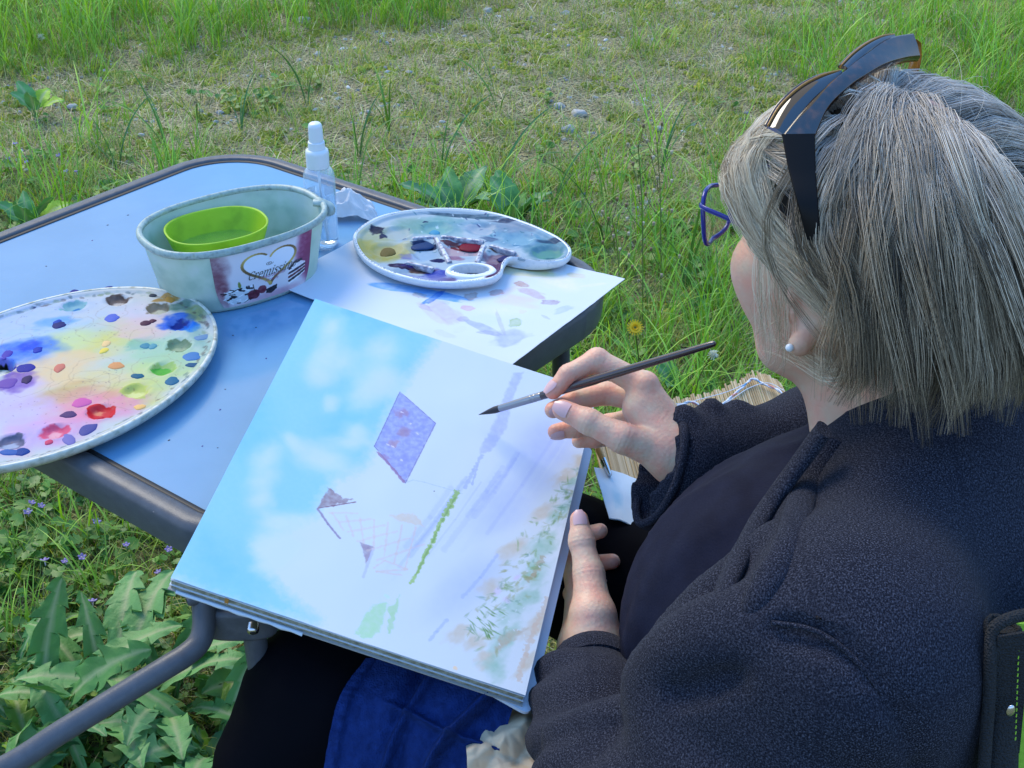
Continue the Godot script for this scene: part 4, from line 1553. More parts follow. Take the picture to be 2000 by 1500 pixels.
	mb.lathe(Vector3(c.x, 0.7215, c.z), [Vector2(0.0, 0.0), Vector2(0.12, 0.0), Vector2(0.135, 0.006), Vector2(0.12, 0.0055), Vector2(0.0, 0.0055)], 48)
	put(mb, "foot", rm, t)


func kidney_palette() -> void:
	var c := Vector3(-0.066, 0.7425, -1.64)
	var ax := Vector3(1, 0, 0)
	var ay := Vector3(0, 0, -1)
	var t := thing("kidney_palette", Vector3(c.x, 0.727, c.z), "white kidney-shaped palette with a thumb hole lying on the swatch sheet", "palette")
	var key := [Vector2(-0.1389, -0.0178), Vector2(-0.1344, 0.0183), Vector2(-0.1105, 0.0556), Vector2(-0.0721, 0.0757), Vector2(-0.0171, 0.0824), Vector2(0.0385, 0.0689), Vector2(0.0863, 0.0344), Vector2(0.1225, -0.0054), Vector2(0.1382, -0.0331), Vector2(0.1412, -0.0571), Vector2(0.1334, -0.0762), Vector2(0.114, -0.0849), Vector2(0.0916, -0.0806), Vector2(0.0737, -0.0718), Vector2(0.0628, -0.0748), Vector2(0.0564, -0.0921), Vector2(0.0534, -0.1134), Vector2(0.0422, -0.1301), Vector2(0.0162, -0.1397), Vector2(-0.0148, -0.1424), Vector2(-0.0462, -0.1356), Vector2(-0.0853, -0.1134), Vector2(-0.1191, -0.0748)]
	key.reverse()
	var outline := spline(key, 8, true)
	var mid: Vector2 = Vector2(-0.0128, -0.03)
	# keep it running counter-clockwise
	var area := 0.0
	for k in outline.size():
		area += outline[k].cross(outline[(k + 1) % outline.size()])
	if area < 0:
		outline.reverse()
	var hx := 0.150
	var hy := 0.125
	var hole: Vector2 = Vector2(0.0154, -0.1078)
	var wells := []
	for p in [Vector2(-0.0846, 0.0088), Vector2(-0.0337, 0.0231), Vector2(0.0256, 0.0199), Vector2(0.076, -0.0085), Vector2(0.1102, -0.0512), Vector2(-0.094, -0.0422)]:
		wells.append([p, 0.021, 0.021, 0.0, 0.0035, 2.0])
	for w in [[Vector2(-0.0437, -0.0437), 0.021, 0.030, 0.45], [Vector2(0.0038, -0.0361), 0.028, 0.026, 0.0], [Vector2(0.0498, -0.063), 0.022, 0.022, -0.5], [Vector2(-0.0574, -0.1063), 0.033, 0.017, 0.35]]:
		wells.append([w[0], w[1], w[2], w[3], 0.005, 5.0])
	wells.append([hole, 0.033, 0.023, 0.0, -0.0045, 3.0])
	var p := Pic.new(960, 800, Color(0.60, 0.66, 0.70), nz)
	var to := func(q: Vector2) -> Vector2: return Vector2(0.5 + q.x / (2 * hx), 0.5 - q.y / (2 * hy))
	var spots := [
		[Vector2(-0.1069, -0.0054), 0.040, 0.040, Color(0.74, 0.78, 0.60), 0.7, 0.9], [Vector2(-0.0998, -0.0512), 0.045, 0.040, Color(0.80, 0.76, 0.38), 0.85, 0.8], [Vector2(-0.1227, -0.0361), 0.02, 0.03, Color(0.80, 0.78, 0.42), 0.7, 0.8],
		[Vector2(-0.0352, 0.0263), 0.050, 0.040, Color(0.48, 0.74, 0.74), 0.8, 0.9], [Vector2(-0.0695, 0.0344), 0.040, 0.030, Color(0.56, 0.74, 0.70), 0.7, 0.9], [Vector2(0.0255, 0.0263), 0.060, 0.030, Color(0.52, 0.70, 0.82), 0.7, 0.9],
		[Vector2(0.0793, -0.0054), 0.050, 0.035, Color(0.44, 0.68, 0.82), 0.75, 0.9], [Vector2(0.1117, -0.0437), 0.040, 0.035, Color(0.34, 0.58, 0.66), 0.8, 0.8], [Vector2(0.066, 0.0263), 0.040, 0.020, Color(0.60, 0.66, 0.76), 0.6, 0.8],
		[Vector2(-0.0845, 0.0072), 0.020, 0.018, Color(0.80, 0.86, 0.86), 0.9, 0.4], [Vector2(-0.0337, 0.0231), 0.022, 0.020, Color(0.62, 0.84, 0.84), 0.8, 0.4], [Vector2(-0.036, 0.0151), 0.007, 0.006, Color(0.08, 0.40, 0.62), 0.9, 0.4], [Vector2(-0.049, 0.0441), 0.004, 0.004, Color(0.05, 0.14, 0.36), 0.9, 0.4],
		[Vector2(0.0256, 0.0231), 0.021, 0.018, Color(0.84, 0.88, 0.93), 0.9, 0.4], [Vector2(0.074, -0.0085), 0.024, 0.020, Color(0.66, 0.84, 0.92), 0.9, 0.4], [Vector2(0.0713, -0.027), 0.007, 0.005, Color(0.20, 0.50, 0.70), 0.8, 0.5],
		[Vector2(0.1102, -0.0541), 0.020, 0.017, Color(0.46, 0.72, 0.66), 0.8, 0.4], [Vector2(0.1145, -0.063), 0.010, 0.007, Color(0.16, 0.42, 0.50), 0.7, 0.6], [Vector2(0.0375, -0.01), 0.014, 0.008, Color(0.42, 0.52, 0.66), 0.8, 0.6],
		[Vector2(-0.094, -0.0422), 0.020, 0.018, Color(0.84, 0.82, 0.58), 0.8, 0.4], [Vector2(-0.0716, -0.0361), 0.012, 0.030, Color(0.86, 0.84, 0.66), 0.6, 0.8], [Vector2(-0.0633, -0.063), 0.020, 0.012, Color(0.56, 0.58, 0.80), 0.7, 0.8],
		[Vector2(-0.0433, -0.0512), 0.022, 0.028, Color(0.70, 0.83, 0.95), 0.95, 0.3], [Vector2(-0.0486, -0.0255), 0.020, 0.012, Color(0.07, 0.16, 0.34), 1.0, 0.3], [Vector2(-0.0305, -0.0733), 0.012, 0.008, Color(0.12, 0.14, 0.36), 0.9, 0.4],
		[Vector2(0.004, -0.0437), 0.028, 0.022, Color(0.86, 0.74, 0.78), 0.95, 0.3], [Vector2(0.0101, -0.027), 0.020, 0.012, Color(0.42, 0.05, 0.10), 1.0, 0.3], [Vector2(-0.0133, -0.0178), 0.014, 0.007, Color(0.42, 0.26, 0.30), 0.9, 0.5], [Vector2(-0.005, -0.066), 0.014, 0.007, Color(0.70, 0.50, 0.62), 0.7, 0.6],
		[Vector2(0.0499, -0.066), 0.022, 0.022, Color(0.62, 0.50, 0.58), 0.95, 0.3], [Vector2(0.0563, -0.0615), 0.013, 0.006, Color(0.14, 0.16, 0.34), 0.95, 0.4], [Vector2(0.0456, -0.0878), 0.016, 0.014, Color(0.50, 0.40, 0.54), 0.9, 0.5], [Vector2(0.0477, -0.0406), 0.020, 0.004, Color(0.34, 0.26, 0.24), 0.8, 0.6],
		[Vector2(-0.0568, -0.1162), 0.034, 0.014, Color(0.68, 0.72, 0.92), 0.95, 0.4], [Vector2(-0.068, -0.0892), 0.022, 0.008, Color(0.16, 0.09, 0.26), 1.0, 0.3], [Vector2(-0.0454, -0.095), 0.020, 0.007, Color(0.50, 0.36, 0.30), 0.9, 0.5], [Vector2(-0.0618, -0.0864), 0.014, 0.006, Color(0.18, 0.14, 0.50), 0.9, 0.5],
		[Vector2(-0.0288, -0.1092), 0.024, 0.016, Color(0.24, 0.30, 0.78), 0.85, 0.6], [Vector2(0.0408, -0.1162), 0.026, 0.012, Color(0.34, 0.16, 0.32), 0.95, 0.5], [Vector2(0.0066, -0.1315), 0.050, 0.008, Color(0.36, 0.20, 0.32), 0.9, 0.5], [Vector2(0.0501, -0.095), 0.014, 0.018, Color(0.42, 0.28, 0.44), 0.9, 0.5],
		[Vector2(-0.0156, -0.1232), 0.03, 0.010, Color(0.56, 0.56, 0.84), 0.8, 0.6], [Vector2(0.0796, 0.0425), 0.05, 0.006, Color(0.20, 0.26, 0.40), 0.8, 0.6], [Vector2(0.1222, -0.0178), 0.03, 0.008, Color(0.16, 0.24, 0.38), 0.8, 0.6], [Vector2(0.0008, 0.0623), 0.06, 0.006, Color(0.20, 0.34, 0.44), 0.7, 0.6], [Vector2(-0.112, 0.0167), 0.012, 0.014, Color(0.10, 0.12, 0.26), 0.9, 0.5], [Vector2(-0.1019, -0.0007), 0.006, 0.010, Color(0.10, 0.12, 0.30), 0.9, 0.4],
	]
	for s in spots + spots:
		p.wash(to.call(s[0]), s[1] / (2 * hx), s[2] / (2 * hx), 0.15, s[3].darkened(0.26), minf(s[4] * 1.3, 1.0), s[5] * 0.85, 0.5, 0.35, 0.3 if s[1] > 0.02 else 0.1)
	for k in 90:
		var a := rng.randf() * TAU
		p.wash(to.call(Vector2(cos(a) * 0.12, sin(a) * 0.07 + 0.02) * rng.randf_range(0.3, 1.0)), rng.randf_range(0.006, 0.02), 0.005, rng.randf() * TAU, [Color(0.10, 0.15, 0.34), Color(0.72, 0.78, 0.82), Color(0.22, 0.40, 0.46)][rng.randi() % 3], 0.6, 0.6, 0.8, 0.2)
	# a white band round the thumb hole
	p.wash(to.call(hole), 0.031 / (2 * hx), 0.0225 / (2 * hx), 0.0, Color(0.88, 0.89, 0.91), 1.0, 0.12, 0.05, 0.0)
	var m := mat("kidney_palette_paint", Color(1, 1, 1), 0.42)
	m.metallic_specular = 0.15
	m.albedo_texture = p.tex()
	m.texture_repeat = false
	var rm := mat("kidney_palette_rim", Color(1, 1, 1), 0.35)
	rm.albedo_texture = ntex(0.05, [lin(0.55, 0.60, 0.65), lin(0.64, 0.68, 0.72), lin(0.66, 0.69, 0.73), lin(0.66, 0.69, 0.73)], 4, 512, 0.0, 32)
	tri_map(rm, 4.0)
	palette(t, c, ax, ay, outline, mid, wells, Vector2(hx, hy), 0.0085, 0.0035, m, rm, 84, [hole, 0.0245, 0.0165])
	# the walls between the colour compartments
	var wm := mat("stained_divider", Color(1, 1, 1), 0.4)
	wm.albedo_texture = ntex(0.06, [lin(0.10, 0.10, 0.18), lin(0.30, 0.30, 0.36), lin(0.56, 0.58, 0.64), lin(0.60, 0.62, 0.66)], 4, 256, 0.0, 33)
	tri_map(wm, 7.0)
	var ridge := func(a: Vector2, b: Vector2, w: float) -> void:
		var mb := MB.new()
		var d := (b - a).normalized()
		var s := d.orthogonal()
		var rings := []
		for f in [[0.0, 0.2], [0.06, 1.0], [0.94, 1.0], [1.0, 0.2]]:
			var q := a.lerp(b, f[0])
			var ring := PackedVector3Array()
			for e in [[-1.0, -0.006], [-0.7, 0.0005 * f[1]], [-0.35, 0.0012 * f[1]], [0.35, 0.0012 * f[1]], [0.7, 0.0005 * f[1]], [1.0, -0.006]]:
				var z: Vector2 = q + s * (w * e[0])
				ring.append(c + ax * z.x + ay * z.y + Vector3(0, e[1] - 0.001, 0))
			rings.append(ring)
		mb.loft(rings, true, true, true)
		put(mb, "divider", wm, t)
	ridge.call(Vector2(-0.0329, -0.0085), Vector2(-0.0122, -0.0806), 0.0042)
	ridge.call(Vector2(0.0299, -0.0316), Vector2(0.0224, -0.0806), 0.0042)
	ridge.call(Vector2(-0.0258, -0.0054), Vector2(0.029, -0.0209), 0.0035)
	ridge.call(Vector2(0.0378, -0.0331), Vector2(0.0699, -0.0541), 0.0035)
	ridge.call(Vector2(-0.0626, -0.0116), Vector2(-0.035, -0.0069), 0.0035)
	ridge.call(Vector2(-0.0653, -0.082), Vector2(-0.0318, -0.0993), 0.0035)
	var mb := MB.new()
	var rings := []
	for s in [[1.02, -0.012], [1.0, -0.001], [1.06, 0.0012], [1.22, 0.0012], [1.30, -0.001], [1.32, -0.006]]:
		rings.append(ellipse_ring(c + ax * hole.x + ay * hole.y + Vector3(0, s[1], 0), ax * 0.0245 * s[0], ay * 0.0165 * s[0], 48, 2.0))
	mb.loft(rings, true)
	put(mb, "hole_rim", rm, t)
	# handwriting round the rim: small pencil strokes
	var ink := mat("pencil_ink", lin(0.10, 0.12, 0.2), 0.6)
	var hb := MB.new()
	var at := 0
	while at < outline.size():
		if fmod(at * 0.37, 5.0) < 3.4:
			var o: Vector2 = outline[at]
			var o2: Vector2 = outline[(at + 1) % outline.size()]
			var inn := (mid - o).normalized()
			var tg := (o2 - o).normalized()
			for k in 2:
				var q := o + inn * rng.randf_range(0.0014, 0.0020) + tg * (k * 0.0022)
				var q2 := q + inn * rng.randf_range(0.0008, 0.0018) + tg * rng.randf_range(-0.0006, 0.0012)
				var a3 := c + ax * q.x + ay * q.y + Vector3(0, 0.0013, 0)
				var b3 := c + ax * q2.x + ay * q2.y + Vector3(0, 0.0014, 0)
				hb.tube([a3, b3], [0.00022], 5)
		at += 1
	tag(put(hb, "handwriting", ink, t), "", "", "", "stuff")
	var dabs := [[Vector2(-0.0926, -0.0437), 0.0105, 0.0085, lin(0.13, 0.10, 0.035)], [Vector2(-0.0795, 0.0523), 0.011, 0.006, lin(0.13, 0.22, 0.05)], [Vector2(-0.1226, -0.0224), 0.007, 0.007, lin(0.30, 0.40, 0.12)], [Vector2(-0.0487, -0.0239), 0.015, 0.008, lin(0.02, 0.05, 0.13)], [Vector2(0.0127, -0.0285), 0.015, 0.008, lin(0.16, 0.012, 0.03)], [Vector2(0.0582, -0.063), 0.011, 0.005, lin(0.02, 0.025, 0.10)], [Vector2(-0.0272, -0.0748), 0.010, 0.005, lin(0.015, 0.02, 0.12)], [Vector2(0.1071, -0.0131), 0.013, 0.009, lin(0.05, 0.09, 0.28)], [Vector2(0.0524, 0.036), 0.009, 0.006, lin(0.02, 0.04, 0.16)], [Vector2(0.0626, 0.0263), 0.005, 0.004, lin(0.02, 0.04, 0.16)], [Vector2(-0.0012, 0.0606), 0.008, 0.005, lin(0.04, 0.14, 0.20)], [Vector2(-0.0354, 0.0151), 0.007, 0.005, lin(0.06, 0.24, 0.38)]]
	for k in dabs.size():
		var s = dabs[k]
		dab(t, c + ax * s[0].x + ay * s[0].y + Vector3(0, -0.0065, 0), ax, ay, s[1], s[2] * 1.6, 0.1, 0.0022, s[3], k + 60)
	var ft := MB.new()
	ft.lathe(Vector3(c.x - 0.02, 0.7268, c.z + 0.0), [Vector2(0.0, 0.0), Vector2(0.05, 0.0), Vector2(0.06, 0.004), Vector2(0.0, 0.0042)], 32)
	put(ft, "foot", rm, t)



# ---------- the pad with the painting, the board under it, the brush ----------
func painting() -> ImageTexture:
	var p := Pic.new(880, 1118, Color(0.775, 0.805, 0.84), nz)
	var blue := Color(0.55, 0.755, 0.85)
	p.poly([Vector2(-0.0377, -0.0446), Vector2(0.43, -0.0061), Vector2(0.4114, 0.0734), Vector2(0.3908, 0.1571), Vector2(0.376, 0.2525), Vector2(0.3699, 0.341), Vector2(0.3688, 0.4143), Vector2(0.3639, 0.5113), Vector2(0.3186, 0.5665), Vector2(0.2912, 0.586), Vector2(0.2951, 0.6177), Vector2(0.2871, 0.6624), Vector2(0.2824, 0.714), Vector2(0.2309, 0.7719), Vector2(0.2012, 0.7996), Vector2(0.1666, 0.8517), Vector2(0.2017, 0.8844), Vector2(0.2657, 0.9287), Vector2(0.3344, 0.9581), Vector2(0.4082, 0.9828), Vector2(0.2599, 1.006), Vector2(-0.0212, 0.9959)], blue, 1.0, 0.055, 0.012, 0.06)
	p.wash(Vector2(0.1631, 0.0105), 0.30, 0.12, 0.2, Color(0.43, 0.70, 0.84), 0.5, 0.9)
	p.wash(Vector2(0.0186, 0.5041), 0.30, 0.10, 1.2, Color(0.42, 0.70, 0.85), 0.45, 0.9)
	p.wash(Vector2(0.1052, 0.9293), 0.22, 0.12, 0.6, Color(0.42, 0.70, 0.86), 0.55, 0.9)
	p.wash(Vector2(0.2561, 0.4048), 0.10, 0.16, 0.2, Color(0.45, 0.72, 0.85), 0.5, 0.9)
	p.wash(Vector2(0.0034, -0.0172), 0.03, 0.05, 0.2, Color(0.50, 0.76, 0.86), 0.9, 0.5)
	p.wash(Vector2(0.1228, 0.0086), 0.04, 0.03, 0.2, Color(0.45, 0.70, 0.84), 0.9, 0.6)
	var white := Color(0.765, 0.81, 0.85)
	for s in [[Vector2(0.0457, -0.0159), 0.06, 0.03, 0.3], [Vector2(0.0928, 0.0882), 0.04, 0.09, 0.10], [Vector2(0.1182, 0.1958), 0.055, 0.13, 0.10], [Vector2(0.1252, 0.2722), 0.055, 0.07, 0.0], [Vector2(0.1754, 0.1961), 0.05, 0.08, 0.0], [Vector2(0.2776, 0.109), 0.06, 0.10, 0.25], [Vector2(0.2977, 0.2049), 0.07, 0.10, 0.4], [Vector2(0.2854, 0.2873), 0.06, 0.08, 0.5], [Vector2(0.3374, 0.2231), 0.06, 0.08, 0.5], [Vector2(0.1952, 0.3542), 0.03, 0.05, 0.0], [Vector2(0.135, 0.5161), 0.05, 0.03, 0.7], [Vector2(0.2027, 0.5407), 0.09, 0.055, 0.5], [Vector2(0.2695, 0.531), 0.09, 0.06, 0.2], [Vector2(0.2865, 0.4601), 0.08, 0.04, -0.4], [Vector2(0.3062, 0.4171), 0.05, 0.05, 0.0], [Vector2(0.0868, 0.5879), 0.05, 0.07, 0.25], [Vector2(0.1084, 0.6657), 0.05, 0.08, 0.2], [Vector2(0.1295, 0.7226), 0.04, 0.05, 0.2], [Vector2(0.1952, 0.7666), 0.07, 0.04, -0.1], [Vector2(0.243, 0.7412), 0.07, 0.04, -0.1], [Vector2(0.1977, 0.8479), 0.06, 0.045, 0.3], [Vector2(0.2414, 0.816), 0.09, 0.07, 0.3], [Vector2(0.2242, 0.8893), 0.035, 0.05, 0.7], [Vector2(0.2256, 0.8554), 0.05, 0.05, 0.7]]:
		p.wash(s[0], s[1] * 1.4, s[2] * 1.4, s[3], white, 0.82, 0.95, 0.25, 0.1)
	# the pale violet field with its streaks
	p.wash(Vector2(0.8781, 0.2676), 0.26, 0.16, 1.9, Color(0.64, 0.69, 0.86), 0.75, 0.9, 0.2, 0.15)
	p.wash(Vector2(0.8157, 0.4901), 0.24, 0.10, 2.05, Color(0.66, 0.71, 0.85), 0.6, 0.9, 0.2, 0.2)
	p.wash(Vector2(0.7643, 0.7675), 0.26, 0.09, 2.05, Color(0.67, 0.72, 0.85), 0.6, 0.9, 0.2, 0.2)
	for k in 26:
		var a: Vector2 = Vector2(0.9386, 0.2028).lerp(Vector2(0.6201, 0.521), rng.randf()) + Vector2(rng.randf_range(-0.03, 0.03), 0)
		var b: Vector2 = a + (Vector2(0.7091, 0.9078) - Vector2(0.9127, 0.2549)) * rng.randf_range(0.25, 0.6)
		p.line([a, a.lerp(b, 0.5) + Vector2(0.004, 0), b], rng.randf_range(0.004, 0.012), [Color(0.58, 0.63, 0.83), Color(0.74, 0.78, 0.85)][k % 2], 0.22, 0.3)
	p.line([Vector2(0.8246, 0.6524), Vector2(0.7958, 0.7316), Vector2(0.762, 0.8016)], 0.006, Color(0.60, 0.66, 0.90), 0.5, 0.6)
	p.line([Vector2(0.739, 0.8743), Vector2(0.7223, 0.9114), Vector2(0.7109, 0.9385)], 0.006, Color(0.60, 0.66, 0.90), 0.5, 0.6)
	# the violet post in the distance
	p.poly([Vector2(0.7128, 0.0309), Vector2(0.7419, 0.0137), Vector2(0.7328, 0.1435), Vector2(0.7423, 0.233), Vector2(0.7298, 0.2908), Vector2(0.7156, 0.3397), Vector2(0.6863, 0.3566), Vector2(0.6833, 0.3237), Vector2(0.6965, 0.2716), Vector2(0.7032, 0.1935), Vector2(0.7073, 0.1024)], Color(0.66, 0.69, 0.88), 0.9, 0.008, 0.006, 0.3)
	p.line([Vector2(0.694, 0.361), Vector2(0.6837, 0.4202), Vector2(0.675, 0.4822)], 0.007, Color(0.64, 0.68, 0.87), 0.75, 0.8)
	p.line([Vector2(0.6908, 0.3976), Vector2(0.6927, 0.4662)], 0.004, Color(0.62, 0.66, 0.87), 0.7, 0.8)
	# the violet roof
	p.poly([Vector2(0.3824, 0.2357), Vector2(0.5242, 0.3042), Vector2(0.5003, 0.5282), Vector2(0.3722, 0.4436)], Color(0.56, 0.58, 0.80), 1.0, 0.004, 0.003, 0.35)
	for s in [[Vector2(0.4124, 0.3037), 0.04, 0.05, Color(0.62, 0.46, 0.54)], [Vector2(0.4431, 0.3661), 0.05, 0.06, Color(0.60, 0.47, 0.56)], [Vector2(0.4233, 0.4146), 0.03, 0.04, Color(0.66, 0.50, 0.55)], [Vector2(0.4151, 0.468), 0.03, 0.02, Color(0.58, 0.42, 0.55)], [Vector2(0.489, 0.3385), 0.03, 0.04, Color(0.52, 0.55, 0.84)], [Vector2(0.474, 0.4565), 0.04, 0.05, Color(0.53, 0.55, 0.84)]]:
		p.wash(s[0], s[1] * 0.62, s[2] * 0.62, 0.4, s[3], 0.75, 0.7, 0.6, 0.5)
	for s in [Vector2(0.4124, 0.3037), Vector2(0.4255, 0.426), Vector2(0.4813, 0.357), Vector2(0.4089, 0.425), Vector2(0.4499, 0.3321), Vector2(0.4644, 0.4599)]:
		p.wash(s, 0.007, 0.004, 0.3, Color(0.88, 0.84, 0.88), 0.8, 0.6, 0.9, 0.2)
	p.line([Vector2(0.3824, 0.2357), Vector2(0.5242, 0.3042), Vector2(0.5003, 0.5282), Vector2(0.3722, 0.4436), Vector2(0.3824, 0.2357)], 0.0022, Color(0.46, 0.45, 0.62), 0.7, 0.7)
	p.line([Vector2(0.3896, 0.4593), Vector2(0.4348, 0.4856), Vector2(0.4933, 0.5259)], 0.006, Color(0.56, 0.44, 0.58), 0.8, 0.7)
	p.line([Vector2(0.5041, 0.524), Vector2(0.5192, 0.5108), Vector2(0.5533, 0.5064), Vector2(0.6147, 0.5037), Vector2(0.6735, 0.504)], 0.0022, Color(0.66, 0.72, 0.80), 0.6, 0.7)
	# the brown gables
	p.poly([Vector2(0.2914, 0.6171), Vector2(0.3142, 0.6222), Vector2(0.3443, 0.6329), Vector2(0.3731, 0.6292), Vector2(0.3239, 0.6687), Vector2(0.2893, 0.689)], Color(0.56, 0.49, 0.53), 0.95, 0.004, 0.008, 0.35)
	p.line([Vector2(0.289, 0.6882), Vector2(0.3235, 0.6679), Vector2(0.3832, 0.6331)], 0.0028, Color(0.50, 0.40, 0.46), 0.9, 0.5)
	p.line([Vector2(0.2888, 0.6901), Vector2(0.3328, 0.7233), Vector2(0.3792, 0.7515)], 0.0045, Color(0.56, 0.52, 0.62), 0.9, 0.4)
	p.poly([Vector2(0.4373, 0.7429), Vector2(0.4816, 0.7444), Vector2(0.4761, 0.7978)], Color(0.58, 0.52, 0.60), 0.95, 0.004, 0.004, 0.35)
	p.line([Vector2(0.4803, 0.75), Vector2(0.4806, 0.8031), Vector2(0.4821, 0.8362)], 0.005, Color(0.70, 0.72, 0.88), 0.8, 0.5)
	# pale half-timbering
	var peach := Color(0.80, 0.73, 0.72)
	for k in 6:
		p.line([Vector2(0.3239, 0.6905).lerp(Vector2(0.5009, 0.7792), k / 5.0), Vector2(0.3992, 0.6642).lerp(Vector2(0.6131, 0.689), k / 5.0)], 0.0045, peach, 0.5, 0.8)
	for k in 7:
		p.line([Vector2(0.3314, 0.6879).lerp(Vector2(0.5741, 0.6487), k / 6.0), Vector2(0.3798, 0.7248).lerp(Vector2(0.5836, 0.777), k / 6.0)], 0.004, peach, 0.6, 0.8)
	p.poly([Vector2(0.486, 0.643), Vector2(0.5527, 0.6105), Vector2(0.6006, 0.6377), Vector2(0.5392, 0.6472)], Color(0.80, 0.74, 0.68), 0.8, 0.006, 0.006, 0.3)
	p.line([Vector2(0.5004, 0.8007), Vector2(0.5233, 0.7717), Vector2(0.5911, 0.7745), Vector2(0.5119, 0.8095), Vector2(0.5813, 0.7947)], 0.004, peach, 0.6, 0.8)
	# the hedge and the green patches
	p.line([Vector2(0.6567, 0.5042), Vector2(0.6507, 0.5482), Vector2(0.6414, 0.5888)], 0.011, Color(0.56, 0.68, 0.42), 0.9, 0.8)
	p.line([Vector2(0.64, 0.5984), Vector2(0.6351, 0.6457), Vector2(0.6336, 0.6731), Vector2(0.6248, 0.7245)], 0.008, Color(0.58, 0.70, 0.44), 0.9, 0.8)
	p.line([Vector2(0.6248, 0.7245), Vector2(0.6199, 0.7733), Vector2(0.6124, 0.8079)], 0.007, Color(0.60, 0.72, 0.46), 0.9, 0.8)
	p.line([Vector2(0.6561, 0.5226), Vector2(0.6427, 0.5929), Vector2(0.6323, 0.6824), Vector2(0.6187, 0.7822)], 0.003, Color(0.40, 0.54, 0.30), 0.45, 1.2)
	p.poly([Vector2(0.5503, 0.8818), Vector2(0.5708, 0.8823), Vector2(0.5753, 0.9624), Vector2(0.5625, 0.982), Vector2(0.5153, 0.9871), Vector2(0.519, 0.9611), Vector2(0.5284, 0.9107)], Color(0.66, 0.80, 0.66), 0.95, 0.008, 0.008, 0.25)
	p.poly([Vector2(0.5969, 0.8518), Vector2(0.5998, 0.8954), Vector2(0.6066, 0.9563), Vector2(0.5967, 0.9556), Vector2(0.5841, 0.9085), Vector2(0.5754, 0.8953)], Color(0.64, 0.78, 0.62), 0.9, 0.006, 0.008, 0.25)
	p.wash(Vector2(0.5602, 0.8639), 0.012, 0.008, 0.4, Color(0.72, 0.84, 0.74), 0.8, 0.6)
	# the bank on the right: ochre, sap green, violet
	for s in [[Vector2(0.9994, 0.2649), 0.05, 0.03], [Vector2(0.9603, 0.3405), 0.07, 0.03], [Vector2(0.9269, 0.4701), 0.08, 0.03], [Vector2(0.8677, 0.62), 0.08, 0.035], [Vector2(0.8255, 0.7472), 0.06, 0.035], [Vector2(0.7797, 0.9008), 0.05, 0.03], [Vector2(0.8304, 0.9082), 0.05, 0.03], [Vector2(0.9841, 0.8112), 0.08, 0.03], [Vector2(0.9852, 0.9135), 0.07, 0.02], [Vector2(0.8721, 0.9414), 0.04, 0.03]]:
		p.wash(s[0], s[1] * 1.1, s[2] * 1.1, 2.05, Color(0.74, 0.68, 0.60), 0.7, 0.8, 0.5, 0.3)
	for s in [[Vector2(0.9965, 0.3376), 0.05, 0.020], [Vector2(0.9787, 0.4615), 0.08, 0.032], [Vector2(0.9517, 0.5733), 0.10, 0.040], [Vector2(0.9418, 0.6743), 0.09, 0.045], [Vector2(0.919, 0.7833), 0.10, 0.050], [Vector2(0.9047, 0.8845), 0.09, 0.045], [Vector2(0.9, 0.9555), 0.07, 0.045], [Vector2(0.9634, 0.7271), 0.06, 0.03]]:
		p.wash(s[0], s[1], s[2], 2.0, Color(0.54, 0.69, 0.62), 0.75, 0.8, 0.6, 0.35)
	for s in [[Vector2(0.8529, 0.7551), 0.03, 0.015], [Vector2(0.886, 0.7692), 0.02, 0.02], [Vector2(0.8967, 0.698), 0.02, 0.01]]:
		p.wash(s[0], s[1], s[2], 2.0, Color(0.80, 0.74, 0.88), 0.8, 0.8)
	p.poly([Vector2(0.9054, 0.8566), Vector2(0.9631, 0.8261), Vector2(0.9328, 0.8677), Vector2(0.893, 0.9155), Vector2(0.8898, 0.8893)], Color(0.68, 0.62, 0.55), 0.8, 0.012, 0.01, 0.35)
	p.line([Vector2(0.9984, 0.7324), Vector2(0.9841, 0.8112), Vector2(0.9722, 0.8944), Vector2(0.9737, 0.9627)], 0.010, Color(0.76, 0.68, 0.62), 0.6, 1.2)
	p.line([Vector2(0.9537, 0.6176), Vector2(0.9418, 0.6743), Vector2(0.9301, 0.6955)], 0.010, Color(0.64, 0.58, 0.48), 0.6, 1.2)
	for k in 130:
		var t := rng.randf()
		var a: Vector2 = Vector2(1.004, 0.2841).lerp(Vector2(0.8398, 0.913), t) + Vector2(rng.randf_range(-0.05, 0.05) * (0.5 + t), rng.randf_range(-0.02, 0.03))
		var g: Color = [Color(0.40, 0.53, 0.32), Color(0.46, 0.58, 0.36), Color(0.36, 0.52, 0.44), Color(0.55, 0.56, 0.36)][k % 4]
		p.wash(a, rng.randf_range(0.010, 0.030), rng.randf_range(0.004, 0.010), rng.randf_range(1.2, 3.4), g, 0.5, 0.9, 0.8, 0.5)
	for k in 24:
		var a: Vector2 = Vector2(0.8435, 0.8405) + Vector2(rng.randf_range(-0.04, 0.04), rng.randf_range(-0.04, 0.05))
		p.wash(a, rng.randf_range(0.014, 0.030), 0.004, rng.randf_range(0.1, 1.0), Color(0.34, 0.50, 0.28), 0.7, 0.7, 0.6, 0.4)
	for k in 40:
		var a: Vector2 = Vector2(1.008, 0.2617).lerp(Vector2(0.8981, 0.9485), rng.randf()) + Vector2(rng.randf_range(-0.05, 0.05), 0)
		p.wash(a, 0.006, 0.003, rng.randf() * 3.0, Color(0.77, 0.80, 0.84), 0.8, 0.6, 0.8, 0.0)
	p.wash(Vector2(0.7999, 0.9883), 0.010, 0.008, 0.3, Color(0.92, 0.76, 0.58), 0.9, 0.5)
	return p.tex()


const PAD_O := Vector3(-0.2149, 0.8027, -1.339)
const PAD_X := Vector3(0.30751, -0.08726, 0.05243)
const PAD_Y := Vector3(-0.08148, -0.06587, 0.39796)


